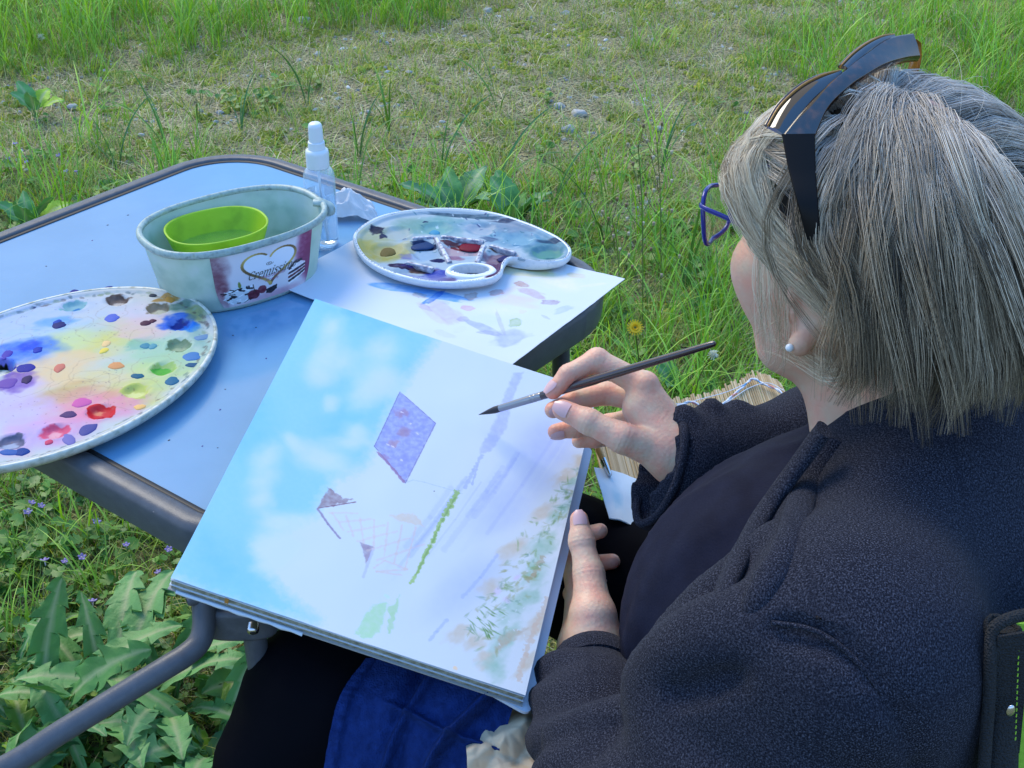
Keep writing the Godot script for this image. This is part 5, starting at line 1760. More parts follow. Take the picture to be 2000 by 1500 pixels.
func pad_and_brush() -> void:
	var up := PAD_Y.cross(PAD_X).normalized()
	var t := thing("watercolour_pad", PAD_O, "open watercolour pad with an unfinished landscape painting of blue sky and violet roof", "painting pad")
	var m := mat("painting", Color(1, 1, 1), 0.92)
	m.albedo_texture = painting()
	m.texture_repeat = false
	# top sheet: buckled a little by the washes
	var mb := MB.new()
	var n := 40
	var f := FastNoiseLite.new()
	f.frequency = 1.0
	for j in n + 1:
		for i in n + 1:
			var u := float(i) / n
			var v := float(j) / n
			var lift := 0.0016 * f.get_noise_2d(u * 2.2, v * 2.2) + 0.0014
			mb.vert(PAD_O + PAD_X * u + PAD_Y * v + up * lift, Vector2(u, v))
	for j in n:
		for i in n:
			var a := j * (n + 1) + i
			mb.quad(a, a + n + 1, a + n + 2, a + 1)
	put(mb, "painted_sheet", m, t)
	# stacked pages: a few blocks of slightly different size, so that the edge reads as paper
	var d := [[0.0, 0.0012, 0.0, M.paper], [0.0013, 0.0068, 0.0008, M.page_edges], [0.0069, 0.0076, -0.0004, M.paper], [0.0077, 0.0122, 0.0010, M.page_edges], [0.0123, 0.0136, -0.0012, M.grey_card]]
	var ux := PAD_X.normalized()
	var uy := PAD_Y.normalized()
	for s in d:
		mb = MB.new()
		var e: float = s[2]
		var o: Vector3 = PAD_O + ux * e + uy * e - up * s[1]
		mb.box(o, PAD_Y - uy * 2.0 * e, PAD_X - ux * 2.0 * e, up * (s[1] - s[0] - 0.00005))
		put(mb, "page_block", s[3], t)
	# torn gummed edge hanging from the lower side
	mb = MB.new()
	var rings := []
	for k in 13:
		var w := PAD_O + PAD_Y * 1.0 + PAD_X * (0.02 + 0.36 * k / 12.0) - up * 0.0115 + uy * 0.0006
		var r := 0.0010 + 0.0010 * nz.get_noise_2d(k * 30.0, 5.0)
		rings.append(PackedVector3Array([w, w + uy * 0.0022, w + uy * 0.0028 - up * (r * 2.0), w + uy * 0.0012 - up * (r * 2.6), w - up * r]))
	mb.loft(rings, true, true, true)
	put(mb, "torn_gum_strip", M.paper, t)
	mb = MB.new()
	mb.box(PAD_O + PAD_X * 0.155 + PAD_Y - up * 0.0062 + uy * 0.0001, uy * 0.0010, ux * 0.0034, up * 0.0058)
	put(mb, "orange_stain", mat("orange_stain", lin(0.45, 0.20, 0.04), 0.8), t)
	# white board under the pad
	var bo: Vector3 = Vector3(0.0858, 0.6876, -1.221)
	var b1: Vector3 = Vector3(0.0158, 0.6326, -0.8832)
	var by := b1 - bo
	var bx := (ux - by.normalized() * ux.dot(by.normalized())).normalized()
	var bt := thing("drawing_board", b1, "white drawing board showing as a strip under the right side of the pad", "board")
	mb = MB.new()
	var lo := PackedVector3Array()
	var hi := PackedVector3Array()
	var cs := [bo, Vector3(-0.0416, 0.7262, -1.256), Vector3(-0.08, 0.665, -0.9253), b1]
	for k in 4:
		var c: Vector3 = cs[k]
		var p0: Vector3 = (cs[(k + 3) % 4] - c).normalized()
		var p1: Vector3 = (cs[(k + 1) % 4] - c).normalized()
		for s in 7:
			var tt := float(s) / 6.0
			var q: Vector3 = c + p0 * (0.010 * pow(1.0 - tt, 2.0)) + p1 * (0.010 * pow(tt, 2.0))
			lo.append(q - up * 0.0035)
			hi.append(q)
	mb.loft([lo, hi], true, true, true)
	put(mb, "panel", M.board_white, bt)
	# brush
	var tip: Vector3 = Vector3(-0.0342, 0.7415, -1.201)
	var far: Vector3 = Vector3(0.186, 0.8821, -1.101)
	var ax := (far - tip).normalized()
	var len := (far - tip).length()
	var br := thing("paintbrush", tip, "round watercolour brush with dark handle held in her right hand over the painting", "brush")
	var sections := {
		"bristles": [M.dark_bristle, [[0.0, 0.00024], [0.02, 0.00122], [0.05, 0.00268], [0.075, 0.00366], [0.10, 0.00366]]],
		"ferrule": [M.ferrule, [[0.095, 0.00354], [0.105, 0.00378], [0.20, 0.00403], [0.245, 0.00426], [0.2455, 0.00392], [0.251, 0.00392], [0.2515, 0.00426], [0.262, 0.00426], [0.2625, 0.00392], [0.268, 0.00392], [0.2685, 0.00426], [0.290, 0.00426], [0.2905, 0.00336]]],
		"handle": [M.brush_wood, [[0.285, 0.00403], [0.30, 0.00437], [0.38, 0.00487], [0.48, 0.00482], [0.70, 0.00403], [0.95, 0.00314], [0.985, 0.00302], [0.996, 0.00235], [1.0, 0.00101]]],
	}
	for k in sections:
		var pts := []
		var rr := []
		for s in sections[k][1]:
			pts.append(tip + ax * (len * s[0]))
			rr.append(s[1])
		mb = MB.new()
		mb.tube(pts, rr, 20)
		put(mb, k, sections[k][0], br)



# ---------- the painter ----------
const HC := Vector3(0.2854, 1.026, -1.022)
const FD := Vector3(-0.7622, -0.1404, -0.6318)    # where she faces
var hl := Vector3.ZERO    # her left
var hu := Vector3.ZERO    # up through her head


func hp(f: float, l: float, u: float) -> Vector3:
	return HC + FD * f + hl * l + hu * u


func skin_tint(mb: MB, from: int, base: Color, amount := 0.12) -> void:
	for i in range(from, mb.v.size()):
		var p := mb.v[i]
		var k := nz.get_noise_3d(p.x * 2200.0, p.y * 2200.0, p.z * 2200.0)
		var k2 := nz.get_noise_3d(p.x * 9000.0, p.y * 9000.0 + 50.0, p.z * 9000.0)
		mb.c[i] = Color(base.r * (1.0 + amount * k * 0.6), base.g * (1.0 - amount * (k + 0.5 * k2)), base.b * (1.0 - amount * (k + 0.5 * k2)))


func chain(f: Field, pts: Array, rs: Array, k := 0.004) -> void:
	for i in pts.size() - 1:
		f.cap(pts[i], pts[i + 1], rs[i], rs[i + 1], k)


func bounds(pts: Array, pad: float) -> Field:
	var lo: Vector3 = pts[0]
	var hi: Vector3 = pts[0]
	for p in pts:
		lo = lo.min(p)
		hi = hi.max(p)
	return Field.new(lo - Vector3(pad, pad, pad), hi + Vector3(pad, pad, pad), 0.0017)


func nail(t: Node3D, tip: Vector3, joint: Vector3, out: Vector3, r: float, back := 0.45) -> void:
	# a small curved plate on the outer side of a fingertip
	var d := (tip - joint).normalized()
	var o := (out - d * out.dot(d)).normalized()
	var s := d.cross(o)
	var mb := MB.new()
	for j in 7:
		for i in 7:
			var a := (float(i) / 6 - 0.5) * 2.0
			var b := float(j) / 6
			var w := 0.80 * (1.0 - 0.45 * pow(b, 3.0)) * (0.86 + 0.14 * minf(1.0, b * 4.0))
			var ang := a * w
			mb.vert(tip + d * (r * (b * 1.55 - 0.75)) + (o * cos(ang) + s * sin(ang)) * (r * (1.035 - 0.30 * pow(b, 2.5))))
	for j in 6:
		for i in 6:
			var k := j * 7 + i
			mb.quad(k, k + 7, k + 8, k + 1)
	put(mb, "fingernail", M.nail, t)


func person() -> void:
	hl = Vector3.UP.cross(FD).normalized()
	hu = FD.cross(hl).normalized()
	var roll := 0.10
	var l2 := hl * cos(roll) + hu * sin(roll)
	hu = (hu * cos(roll) - hl * sin(roll)).normalized()
	hl = l2.normalized()
	var t := thing("person", Vector3(0.26, 0.0, -0.95), "seated person in a dark grey cardigan, grey-blond bob and black leggings, painting on a pad", "person")
	var skin := MB.new()
	var tone := Color(0.66, 0.385, 0.265)
	# ---- head, neck
	var hb := Basis(FD, hu, hl)
	var f := Field.new(HC - Vector3(0.15, 0.20, 0.15), HC + Vector3(0.15, 0.15, 0.15), 0.004)
	f.ell(hp(-0.012, 0, 0.02), hb, Vector3(0.096, 0.096, 0.074), 0.01)
	f.ell(hp(0.035, 0, -0.035), hb, Vector3(0.062, 0.075, 0.060), 0.03)
	f.ell(hp(0.040, 0, -0.076), hb, Vector3(0.042, 0.040, 0.043), 0.03)
	f.ell(hp(0.066, 0, -0.070), hb, Vector3(0.026, 0.026, 0.026), 0.02)
	f.cap(hp(0.066, 0.008, -0.108), hp(0.066, -0.008, -0.108), 0.014, 0.014, 0.02)
	for s in [-1, 1]:
		f.cap(hp(0.064, 0.042 * s, -0.026), hp(0.030, 0.058 * s, -0.028), 0.022, 0.018, 0.02)
		f.ell(hp(0.068, 0.042 * s, -0.027), hb, Vector3(0.024, 0.025, 0.023), 0.02)
		f.ell(hp(0.056, 0.040 * s, -0.052), hb, Vector3(0.026, 0.028, 0.022), 0.02)
		f.cap(hp(0.086, 0.012 * s, 0.012), hp(0.072, 0.042 * s, 0.012), 0.010, 0.010, 0.015)
		f.cap(hp(0.058, 0.026 * s, -0.102), hp(0.0, 0.056 * s, -0.066), 0.013, 0.015, 0.03)
		f.cap(hp(0.096, 0.009 * s, -0.042), hp(0.092, 0.011 * s, -0.040), 0.008, 0.007, 0.008)
		f.cut(hp(0.105, 0.032 * s, -0.006), hp(0.088, 0.032 * s, -0.006), 0.011, 0.013)
		f.cap(hp(0.079, 0.033 * s, -0.006), hp(0.078, 0.031 * s, -0.006), 0.013, 0.013, 0.003)
		# ear: rim, inner fold, lobe
		var ear := []
		for a in 9:
			var th := -1.0 + a * 0.55
			ear.append(hp(-0.002 - 0.018 * cos(th + 0.4), (0.080 + 0.011 * sin(a * 0.4)) * s, -0.034 + 0.031 * sin(th + 0.6)))
		for a in 8:
			f.cap(ear[a], ear[a + 1], 0.0045, 0.0045, 0.005)
		f.ell(hp(0.000, 0.077 * s, -0.036), hb, Vector3(0.017, 0.029, 0.007), 0.006)
		f.cap(hp(0.009, 0.084 * s, -0.070), hp(0.003, 0.081 * s, -0.058), 0.0098, 0.008, 0.008)
		f.cap(hp(0.016, 0.080 * s, -0.040), hp(0.016, 0.079 * s, -0.050), 0.005, 0.005, 0.006)
	f.cap(hp(0.090, 0, 0.008), hp(0.109, 0, -0.034), 0.008, 0.0115, 0.012)
	f.cap(hp(0.097, 0.014, -0.066), hp(0.097, -0.014, -0.066), 0.0065, 0.0065, 0.006)
	f.cap(hp(0.096, 0.011, -0.077), hp(0.096, -0.011, -0.077), 0.0075, 0.0075, 0.006)
	var c7: Vector3 = Vector3(0.345, 0.875, -0.965)
	f.cap(hp(-0.018, 0, -0.05), c7, 0.050, 0.056, 0.03)
	f.cap(hp(0.02, 0, -0.085), c7 + Vector3(-0.045, -0.02, -0.02), 0.034, 0.045, 0.03)
	var mark := skin.v.size()
	f.into(skin)
	skin_tint(skin, mark, tone, 0.16)
	# ---- right hand, holding the brush
	var wr: Vector3 = Vector3(0.1696, 0.7451, -1.118)
	var idx := [Vector3(0.1282, 0.8028, -1.158), Vector3(0.0835, 0.8208, -1.176), Vector3(0.0552, 0.8103, -1.166), Vector3(0.0401, 0.7977, -1.155)]
	var midf := [Vector3(0.1333, 0.7775, -1.169), Vector3(0.0955, 0.7777, -1.184), Vector3(0.0621, 0.7779, -1.169), Vector3(0.0405, 0.7743, -1.158)]
	var rin := [Vector3(0.1382, 0.7557, -1.177), Vector3(0.099, 0.7396, -1.185), Vector3(0.0629, 0.7451, -1.17), Vector3(0.0437, 0.7441, -1.165)]
	var lit := [Vector3(0.1438, 0.7342, -1.181), Vector3(0.1132, 0.7216, -1.191), Vector3(0.0837, 0.7244, -1.181), Vector3(0.0678, 0.7248, -1.177)]
	var thu := [Vector3(0.1443, 0.7562, -1.109), Vector3(0.1059, 0.774, -1.108), Vector3(0.0739, 0.7842, -1.121), Vector3(0.0491, 0.7896, -1.134)]
	f = bounds([wr, Vector3(0.2119, 0.7315, -1.127)] + idx + midf + rin + lit + thu, 0.035)
	f.cap(wr, Vector3(0.2281, 0.7101, -1.159), 0.0285, 0.033, 0.01, Vector3(0.1, 0.2, 1).normalized(), 1.25)
	f.cap(wr, thu[0], 0.0265, 0.019, 0.02)
	for q in [idx, midf, rin, lit]:
		f.cap(wr.lerp(q[0], 0.12), q[0], 0.021, 0.0130, 0.016)
	f.cap(wr.lerp(thu[0], 0.4), Vector3(0.1252, 0.7822, -1.146), 0.022, 0.017, 0.02)
	chain(f, idx, [0.0128, 0.0113, 0.0097, 0.0082], 0.004)
	chain(f, midf, [0.0128, 0.0113, 0.0099, 0.0084], 0.004)
	chain(f, rin, [0.0121, 0.0108, 0.0095, 0.0080], 0.004)
	chain(f, lit, [0.0107, 0.0095, 0.0084, 0.0071], 0.004)
	chain(f, thu, [0.0184, 0.0145, 0.0118, 0.0101], 0.005)
	f.cap(thu[2], thu[2].lerp(thu[3], 0.15), 0.0118, 0.0110, 0.004)
	var back := Vector3(0.55, 0.55, 0.62)
	for q in [idx, midf, rin]:
		f.cap(wr.lerp(q[0], 0.3) + back * 0.016, q[0] + back * 0.009, 0.0045, 0.0055, 0.008)
		f.ell(q[0] + back * 0.004, Basis.IDENTITY, Vector3(0.0122, 0.0122, 0.0122), 0.006)
	f.cap(idx[1], idx[1].lerp(idx[2], 0.1), 0.0113, 0.0105, 0.004)
	mark = skin.v.size()
	f.into(skin)
	skin_tint(skin, mark, tone, 0.2)
	nip(skin, mark, [thu[3], idx[3], idx[2], midf[3], rin[3]], 0.030, 0.22)
	crease(skin, mark, [[thu[2], thu[3] - thu[1]], [thu[1], thu[2] - thu[0]], [idx[1], idx[2] - idx[0]], [idx[2], idx[3] - idx[1]], [midf[1], midf[2] - midf[0]], [rin[2], rin[3] - rin[1]]], 0.0135)
	# ---- left hand, thumb on the pad's edge
	var wl: Vector3 = Vector3(0.0752, 0.6199, -0.9703)
	var lt := [Vector3(0.0755, 0.6493, -0.9938), Vector3(0.0728, 0.6714, -1.03), Vector3(0.0666, 0.6899, -1.056), Vector3(0.0645, 0.7035, -1.073)]
	var li := [Vector3(0.0647, 0.6323, -1.071), Vector3(0.0517, 0.642, -1.112), Vector3(0.0675, 0.6453, -1.122), Vector3(0.0887, 0.6562, -1.117)]
	var lm := [Vector3(0.0718, 0.6064, -1.079), Vector3(0.0605, 0.6064, -1.12), Vector3(0.0792, 0.6068, -1.126), Vector3(0.1024, 0.6189, -1.115)]
	var lr := [Vector3(0.0775, 0.5889, -1.08), Vector3(0.0636, 0.5774, -1.114), Vector3(0.0794, 0.5828, -1.117), Vector3(0.0966, 0.595, -1.111)]
	var ll := [Vector3(0.0816, 0.58, -1.075), Vector3(0.0686, 0.5625, -1.099), Vector3(0.0818, 0.5693, -1.103), Vector3(0.0933, 0.5803, -1.098)]
	f = bounds([wl, Vector3(0.084, 0.599, -0.9286)] + lt + li + lm + lr + ll, 0.035)
	f.cap(wl, Vector3(0.0856, 0.5903, -0.9117), 0.0275, 0.032, 0.01)
	f.cap(wl, lt[0], 0.0270, 0.0225, 0.02)
	for q in [li, lm, lr, ll]:
		f.cap(wl.lerp(q[0], 0.15), q[0], 0.022, 0.0128, 0.018)
	chain(f, lt, [0.0205, 0.0142, 0.0113, 0.0088], 0.006)
	f.cap(lt[2], lt[2].lerp(lt[3], 0.15), 0.0120, 0.0110, 0.004)
	chain(f, li, [0.0120, 0.0106, 0.0092, 0.0078], 0.004)
	chain(f, lm, [0.0120, 0.0108, 0.0094, 0.0080], 0.004)
	chain(f, lr, [0.0115, 0.0102, 0.0088, 0.0074], 0.004)
	chain(f, ll, [0.0100, 0.0090, 0.0078, 0.0066], 0.004)
	mark = skin.v.size()
	f.into(skin)
	skin_tint(skin, mark, tone, 0.2)
	nip(skin, mark, [lt[3], li[3], lm[3], lr[3]], 0.026, 0.25)
	crease(skin, mark, [[lt[2], lt[3] - lt[1]], [lt[1], lt[2] - lt[0]], [lt[0], lt[1] - wl], [li[2], li[3] - li[1]], [lm[2], lm[3] - lm[1]]], 0.0150)
	# ---- the bare calf under the near legging
	f = Field.new(Vector3(-0.2689, 0.4975, -0.9376) - Vector3(0.12, 0.55, 0.12), Vector3(-0.2689, 0.4975, -0.9376) + Vector3(0.14, 0.08, 0.12), 0.008)
	var ka: Vector3 = Vector3(-0.2331, 0.4776, -0.9548)
	f.cap(ka, ka + Vector3(0.0, -0.25, -0.02), 0.050, 0.036, 0.02)
	f.cap(ka + Vector3(0.0, -0.25, -0.02), ka + Vector3(0.01, -0.40, -0.02), 0.036, 0.030, 0.02)
	f.cap(ka + Vector3(0.01, -0.42, -0.02), ka + Vector3(-0.08, -0.45, -0.06), 0.030, 0.022, 0.02)
	mark = skin.v.size()
	f.into(skin)
	skin_tint(skin, mark, tone, 0.1)
	put(skin, "body", M.skin, t)
	var cam_side := Vector3(0, 0.6, 0.8)
	nail(t, thu[3], thu[2], cam_side + Vector3(-0.3, 0.2, 0), 0.0109)
	nail(t, idx[3], idx[2], Vector3(-0.9, 0.2, 0.5), 0.0091)
	nail(t, rin[3], rin[2], Vector3(-0.2, -0.2, 1.0), 0.0088)
	nail(t, midf[3], midf[2], Vector3(-0.3, 0.1, 1.0), 0.0092)
	nail(t, lt[3], lt[2], Vector3(0.05, 0.70, 0.72), 0.0097)
	clothes(t, wr, wl)
	hair(t)
	worn_things(t)


func crease(mb: MB, from: int, joints: Array, reach: float) -> void:
	# skin folds across the knuckles
	mb.normals()
	for i in range(from, mb.v.size()):
		for j in joints:
			var q: Vector3 = mb.v[i] - j[0]
			var ax: Vector3 = j[1].normalized()
			var s := q.dot(ax)
			if absf(s) < 0.009 and q.length() < reach * 1.5:
				var k := pow(1.0 - absf(s) / 0.009, 1.0)
				var wav := sin(s * 1500.0 + 1.5 * nz.get_noise_3d(q.x * 4000.0, q.y * 4000.0, q.z * 4000.0))
				mb.v[i] -= mb.n[i] * (0.00030 * k * wav * (0.6 + nz.get_noise_3d(q.y * 6000.0, q.z * 6000.0, q.x * 6000.0)))
	mb.n = PackedVector3Array()


func nip(mb: MB, from: int, spots: Array, reach: float, amount: float) -> void:
	# fingertips are pinker than the rest of the hand
	for i in range(from, mb.v.size()):
		for s in spots:
			var k := 1.0 - mb.v[i].distance_to(s) / reach
			if k > 0.0:
				mb.c[i].g *= 1.0 - amount * k
				mb.c[i].b *= 1.0 - amount * k


func ruffle(mb: MB, from: int, amp: float, freq: float, along: Vector3, stretch := 3.0, sd := 0.0) -> void:
	# creases in cloth: ridged noise drawn out along a direction
	mb.normals()
	for i in range(from, mb.v.size()):
		var p := mb.v[i]
		var q := p - along * p.dot(along) * (1.0 - 1.0 / stretch)
		var k := 1.0 - 2.0 * absf(nz.get_noise_3d(q.x * freq + sd, q.y * freq, q.z * freq))
		mb.v[i] = p + mb.n[i] * (amp * (k - 0.5))
	mb.n = PackedVector3Array()


func clothes(t: Node3D, wr: Vector3, wl: Vector3) -> void:
	var pel := Vector3(0.27, 0.46, -0.90)
	var c7 := Vector3(0.345, 0.875, -0.965)
	var shl: Vector3 = Vector3(0.239, 0.8285, -0.7457)
	var shr := Vector3(0.385, 0.85, -1.12)
	var ell: Vector3 = Vector3(0.079, 0.654, -0.705)
	var elr: Vector3 = Vector3(0.3147, 0.6943, -1.196)
	var belly: Vector3 = Vector3(0.183, 0.7012, -0.9433)
	var fw := Vector3(-0.93, 0.0, -0.36).normalized()
	# leggings
	var f := Field.new(Vector3(-0.36, 0.28, -1.35), Vector3(0.45, 0.76, -0.70), 0.009)
	var knl: Vector3 = Vector3(-0.1843, 0.546, -0.9959)
	var hil := Vector3(0.22, 0.50, -0.84)
	f.cap(hil, knl, 0.095, 0.071, 0.03)
	f.cap(knl, Vector3(-0.2299, 0.4946, -0.9533), 0.069, 0.060, 0.03)
	var knr: Vector3 = Vector3(-0.0404, 0.5678, -1.26)
	f.cap(Vector3(0.25, 0.52, -1.08), knr, 0.095, 0.068, 0.03)
	f.cap(knr, knr + Vector3(-0.02, -0.25, -0.03), 0.066, 0.05, 0.03)
	f.cap(pel, pel + Vector3(0, 0.05, -0.1), 0.14, 0.14, 0.05)
	var mb := MB.new()
	f.into(mb)
	ruffle(mb, 0, 0.003, 500.0, Vector3(-0.8, 0, -0.5).normalized(), 3.0)
	put(mb, "leggings", M.leggings, t)
	# lace hem at the near knee
	# tunic
	f = Field.new(Vector3(-0.10, 0.42, -1.30), Vector3(0.52, 0.93, -0.72), 0.009)
	f.cap(c7 + Vector3(0.0, -0.06, -0.03), Vector3(0.30, 0.70, -0.97), 0.075, 0.125, 0.05)
	f.cap(Vector3(0.30, 0.70, -0.97), pel, 0.125, 0.16, 0.05)
	f.ell(belly + Vector3(0.075, -0.03, 0.0), Basis.IDENTITY, Vector3(0.160, 0.165, 0.155), 0.06)
	f.ell(Vector3(0.234, 0.7767, -0.9304) + Vector3(0.055, -0.02, 0.0), Basis.IDENTITY, Vector3(0.085, 0.075, 0.095), 0.05)
	f.ell(Vector3(0.2572, 0.7551, -0.999) + Vector3(0.055, -0.02, -0.01), Basis.IDENTITY, Vector3(0.08, 0.075, 0.08), 0.05)
	f.cap(c7 + Vector3(-0.01, -0.055, -0.02), c7 + Vector3(-0.035, -0.12, -0.01), 0.060, 0.075, 0.04)
	mb = MB.new()
	f.into(mb)
	ruffle(mb, 0, 0.005, 420.0, Vector3(-0.5, -0.8, 0.1).normalized(), 4.0, 40.0)
	put(mb, "tunic", M.tunic, t)
	# cardigan: back, shoulders, both sleeves
	f = Field.new(Vector3(-0.06, 0.44, -1.36), Vector3(0.60, 0.95, -0.50), 0.0072)
	f.cap(c7 + Vector3(0.015, -0.015, 0.015), Vector3(0.34, 0.70, -0.90), 0.082, 0.17, 0.06)
	f.cap(Vector3(0.34, 0.70, -0.90), Vector3(0.33, 0.50, -0.86), 0.170, 0.175, 0.05)
	f.cap(c7 + Vector3(0.0, -0.03, 0.02), shl, 0.070, 0.072, 0.06)
	f.cap(c7 + Vector3(0.0, -0.03, -0.02), shr, 0.060, 0.064, 0.06)
	f.cap(shl, Vector3(0.30, 0.62, -0.76), 0.08, 0.10, 0.06)
	# keep the front open: nothing ahead of the edge plane
	var pa: Vector3 = Vector3(0.2546, 0.8985, -0.9219)
	var pb: Vector3 = Vector3(0.1263, 0.7449, -0.8296)
	var eye := Vector3(0, 1.5, 0)
	var en := (pb - pa).cross(Vector3(0.38, -0.05, -0.93)).normalized()
	if en.dot(Vector3(-1, 0, 0)) < 0:
		en = -en
	f.clip(pa, en)
	# near sleeve
	f.cap(shl, ell, 0.074, 0.062, 0.045)
	f.cap(ell, wl.lerp(ell, 0.35), 0.062, 0.049, 0.04)
	f.cap(wl.lerp(ell, 0.35), wl.lerp(ell, 0.10), 0.049, 0.0385, 0.03)
	# bunched folds in front of the near shoulder, and round the forearm
	var fold := func(pts: Array, r: float, k: float) -> void:
		var s := spline(pts, 4)
		for i in s.size() - 1:
			f.cap(s[i], s[i + 1], r, r, k)
	fold.call([Vector3(0.1129, 0.7782, -0.7679), Vector3(0.1259, 0.8151, -0.7551), Vector3(0.1548, 0.8497, -0.7432), Vector3(0.196, 0.8708, -0.7244)], 0.015, 0.030)
	fold.call([Vector3(0.1129, 0.7749, -0.766), Vector3(0.1184, 0.7686, -0.733), Vector3(0.1343, 0.7619, -0.6998), Vector3(0.1548, 0.7544, -0.6603)], 0.015, 0.030)
	fold.call([Vector3(0.1234, 0.789, -0.7511), Vector3(0.1509, 0.8033, -0.713), Vector3(0.1865, 0.7936, -0.6838), Vector3(0.2089, 0.7741, -0.6605)], 0.012, 0.030)
	fold.call([Vector3(0.1206, 0.7859, -0.7959), Vector3(0.1457, 0.8191, -0.7983), Vector3(0.1717, 0.842, -0.8063), Vector3(0.207, 0.8651, -0.826)], 0.009, 0.025)
	fold.call([Vector3(0.0349, 0.6852, -0.8054), Vector3(0.0713, 0.7264, -0.7835), Vector3(0.1089, 0.7425, -0.7698)], 0.011, 0.016)
	fold.call([Vector3(0.0283, 0.6722, -0.7742), Vector3(0.0703, 0.7121, -0.7574), Vector3(0.1117, 0.7266, -0.7486)], 0.012, 0.016)
	for q in [[Vector3(0.1111, 0.7945, -0.7427), Vector3(0.1252, 0.8117, -0.7297), Vector3(0.1493, 0.8334, -0.7194)], [Vector3(0.1759, 0.8684, -0.7288), Vector3(0.2044, 0.8822, -0.7021), Vector3(0.23, 0.8759, -0.675), Vector3(0.2533, 0.8465, -0.6573), Vector3(0.2683, 0.8165, -0.6393)]]:
		var cr := []
		for e in spline(q, 6):
			cr.append(onto(f, e, 0.0) + Vector3(0, 0.6, 0.8) * 0.0035)
		for k in cr.size() - 1:
			f.cut(cr[k], cr[k + 1], 0.0095, 0.0095)
	for q in [0.16, 0.30, 0.46]:
		var c: Vector3 = wl.lerp(ell, q)
		var rr: float = 0.039 + 0.024 * q
		var pts := []
		for a in 9:
			var an := -0.9 + a * 0.42
			pts.append(c + Vector3(-cos(an) * rr, sin(an) * rr * 0.9, sin(an) * rr * 0.4) + (ell - wl).normalized() * 0.012 * sin(a * 0.9 + q * 9.0))
		fold.call(pts, 0.0085, 0.012)
	# far sleeve with its wide cuff
	var cuff: Vector3 = Vector3(0.1662, 0.7423, -1.122)
	f.cap(shr, elr, 0.062, 0.058, 0.04)
	f.cap(elr, cuff, 0.056, 0.043, 0.04)
	f.cap(Vector3(0.1681, 0.7204, -1.112), Vector3(0.2611, 0.6843, -1.155), 0.040, 0.052, 0.03)
	f.cap(Vector3(0.14, 0.704, -1.097), Vector3(0.2162, 0.6804, -1.129), 0.026, 0.036, 0.02)
	for q in [[Vector3(0.166, 0.7833, -1.13), Vector3(0.2026, 0.7023, -1.116)], [Vector3(0.1964, 0.778, -1.153), Vector3(0.2417, 0.6967, -1.137)], [Vector3(0.2249, 0.7673, -1.17), Vector3(0.2819, 0.698, -1.163)], [Vector3(0.2901, 0.7462, -1.208), Vector3(0.3113, 0.7211, -1.194)]]:
		f.cap(q[0], q[1], 0.011, 0.009, 0.014)
	f.cut(Vector3(0.0985, 0.758, -1.106), Vector3(0.1578, 0.7445, -1.119), 0.040, 0.033)
	f.cut(Vector3(0.1117, 0.7099, -1.089), Vector3(0.1425, 0.707, -1.099), 0.022, 0.015)
	mb = MB.new()
	f.into(mb)
	ruffle(mb, 0, 0.0055, 190.0, Vector3(-0.75, 0.5, 0.3).normalized(), 3.2, 7.0)
	put(mb, "cardigan", M.cardigan, t)
	# hem of the far cuff, hanging open below the wrist
	var hem := [Vector3(0.1592, 0.7771, -1.143), Vector3(0.164, 0.7844, -1.108), Vector3(0.1613, 0.7704, -1.083), Vector3(0.1538, 0.7444, -1.07), Vector3(0.1396, 0.7145, -1.066), Vector3(0.1249, 0.6953, -1.077), Vector3(0.1222, 0.6971, -1.102), Vector3(0.1335, 0.7127, -1.132), Vector3(0.1476, 0.7389, -1.157), Vector3(0.1545, 0.762, -1.157)]
	mb = MB.new()
	var hr := spline(hem, 7, true)
	hr.append(hr[0])
	mb.tube(hr, [0.0042], 10, false)
	put(mb, "cuff_hem", M.cardigan, t)
	# the rolled front edge: two cords of knit running down the opening
	for e in [[0.004, 0.0064, 0.001], [0.022, 0.0070, 0.001]]:
		var path := [Vector3(0.2356, 0.9255, -0.8914), Vector3(0.223, 0.8986, -0.8927), Vector3(0.1951, 0.8661, -0.8733), Vector3(0.1712, 0.8388, -0.8569), Vector3(0.1526, 0.8181, -0.8386), Vector3(0.1387, 0.7977, -0.8263)]
		for k in path.size():
			path[k] += Vector3(e[0] * 0.9, -0.2 * e[0], e[0] * 0.35)
		var s := spline(path, 6)
		for k in s.size():
			s[k] = onto(f, s[k], e[2]) - Vector3(0, 0.6, 0.8) * (0.010 * smoothstep(0.7, 1.0, float(k) / (s.size() - 1)))
		for pass_n in 10:
			for k in range(1, s.size() - 1):
				s[k] = s[k] * 0.4 + (s[k - 1] + s[k + 1]) * 0.3
		var rr := []
		for k in s.size():
			rr.append(e[1] * (1.0 + 0.12 * nz.get_noise_2d(k * 9.0, e[0] * 900.0)) * (1.0 - 0.8 * smoothstep(0.75, 1.0, float(k) / (s.size() - 1))))
		mb = MB.new()
		mb.tube(s, rr, 14, true, 1.6)
		put(mb, "front_band", M.cardigan, t)
	# ribbed cuff of the near sleeve, and the grey band of the watch under it
	var ax := (wl - ell).normalized()
	var a1 := wl.lerp(ell, 0.06)
	mb = MB.new()
	mb.tube([a1 - ax * 0.022, a1 - ax * 0.012, a1, a1 + ax * 0.004], [0.0415, 0.0425, 0.0410, 0.036], 40)
	put(mb, "cuff", M.cardigan, t)
	mb = MB.new()
	mb.tube([a1 - ax * 0.004, a1 + ax * 0.002, a1 + ax * 0.016, a1 + ax * 0.019], [0.0335, 0.0345, 0.0340, 0.031], 40)
	put(mb, "watch_strap", mat("watch_strap", lin(0.055, 0.065, 0.09), 0.5), t)
	# seam of the near armhole
	mb = MB.new()
	var seam := []
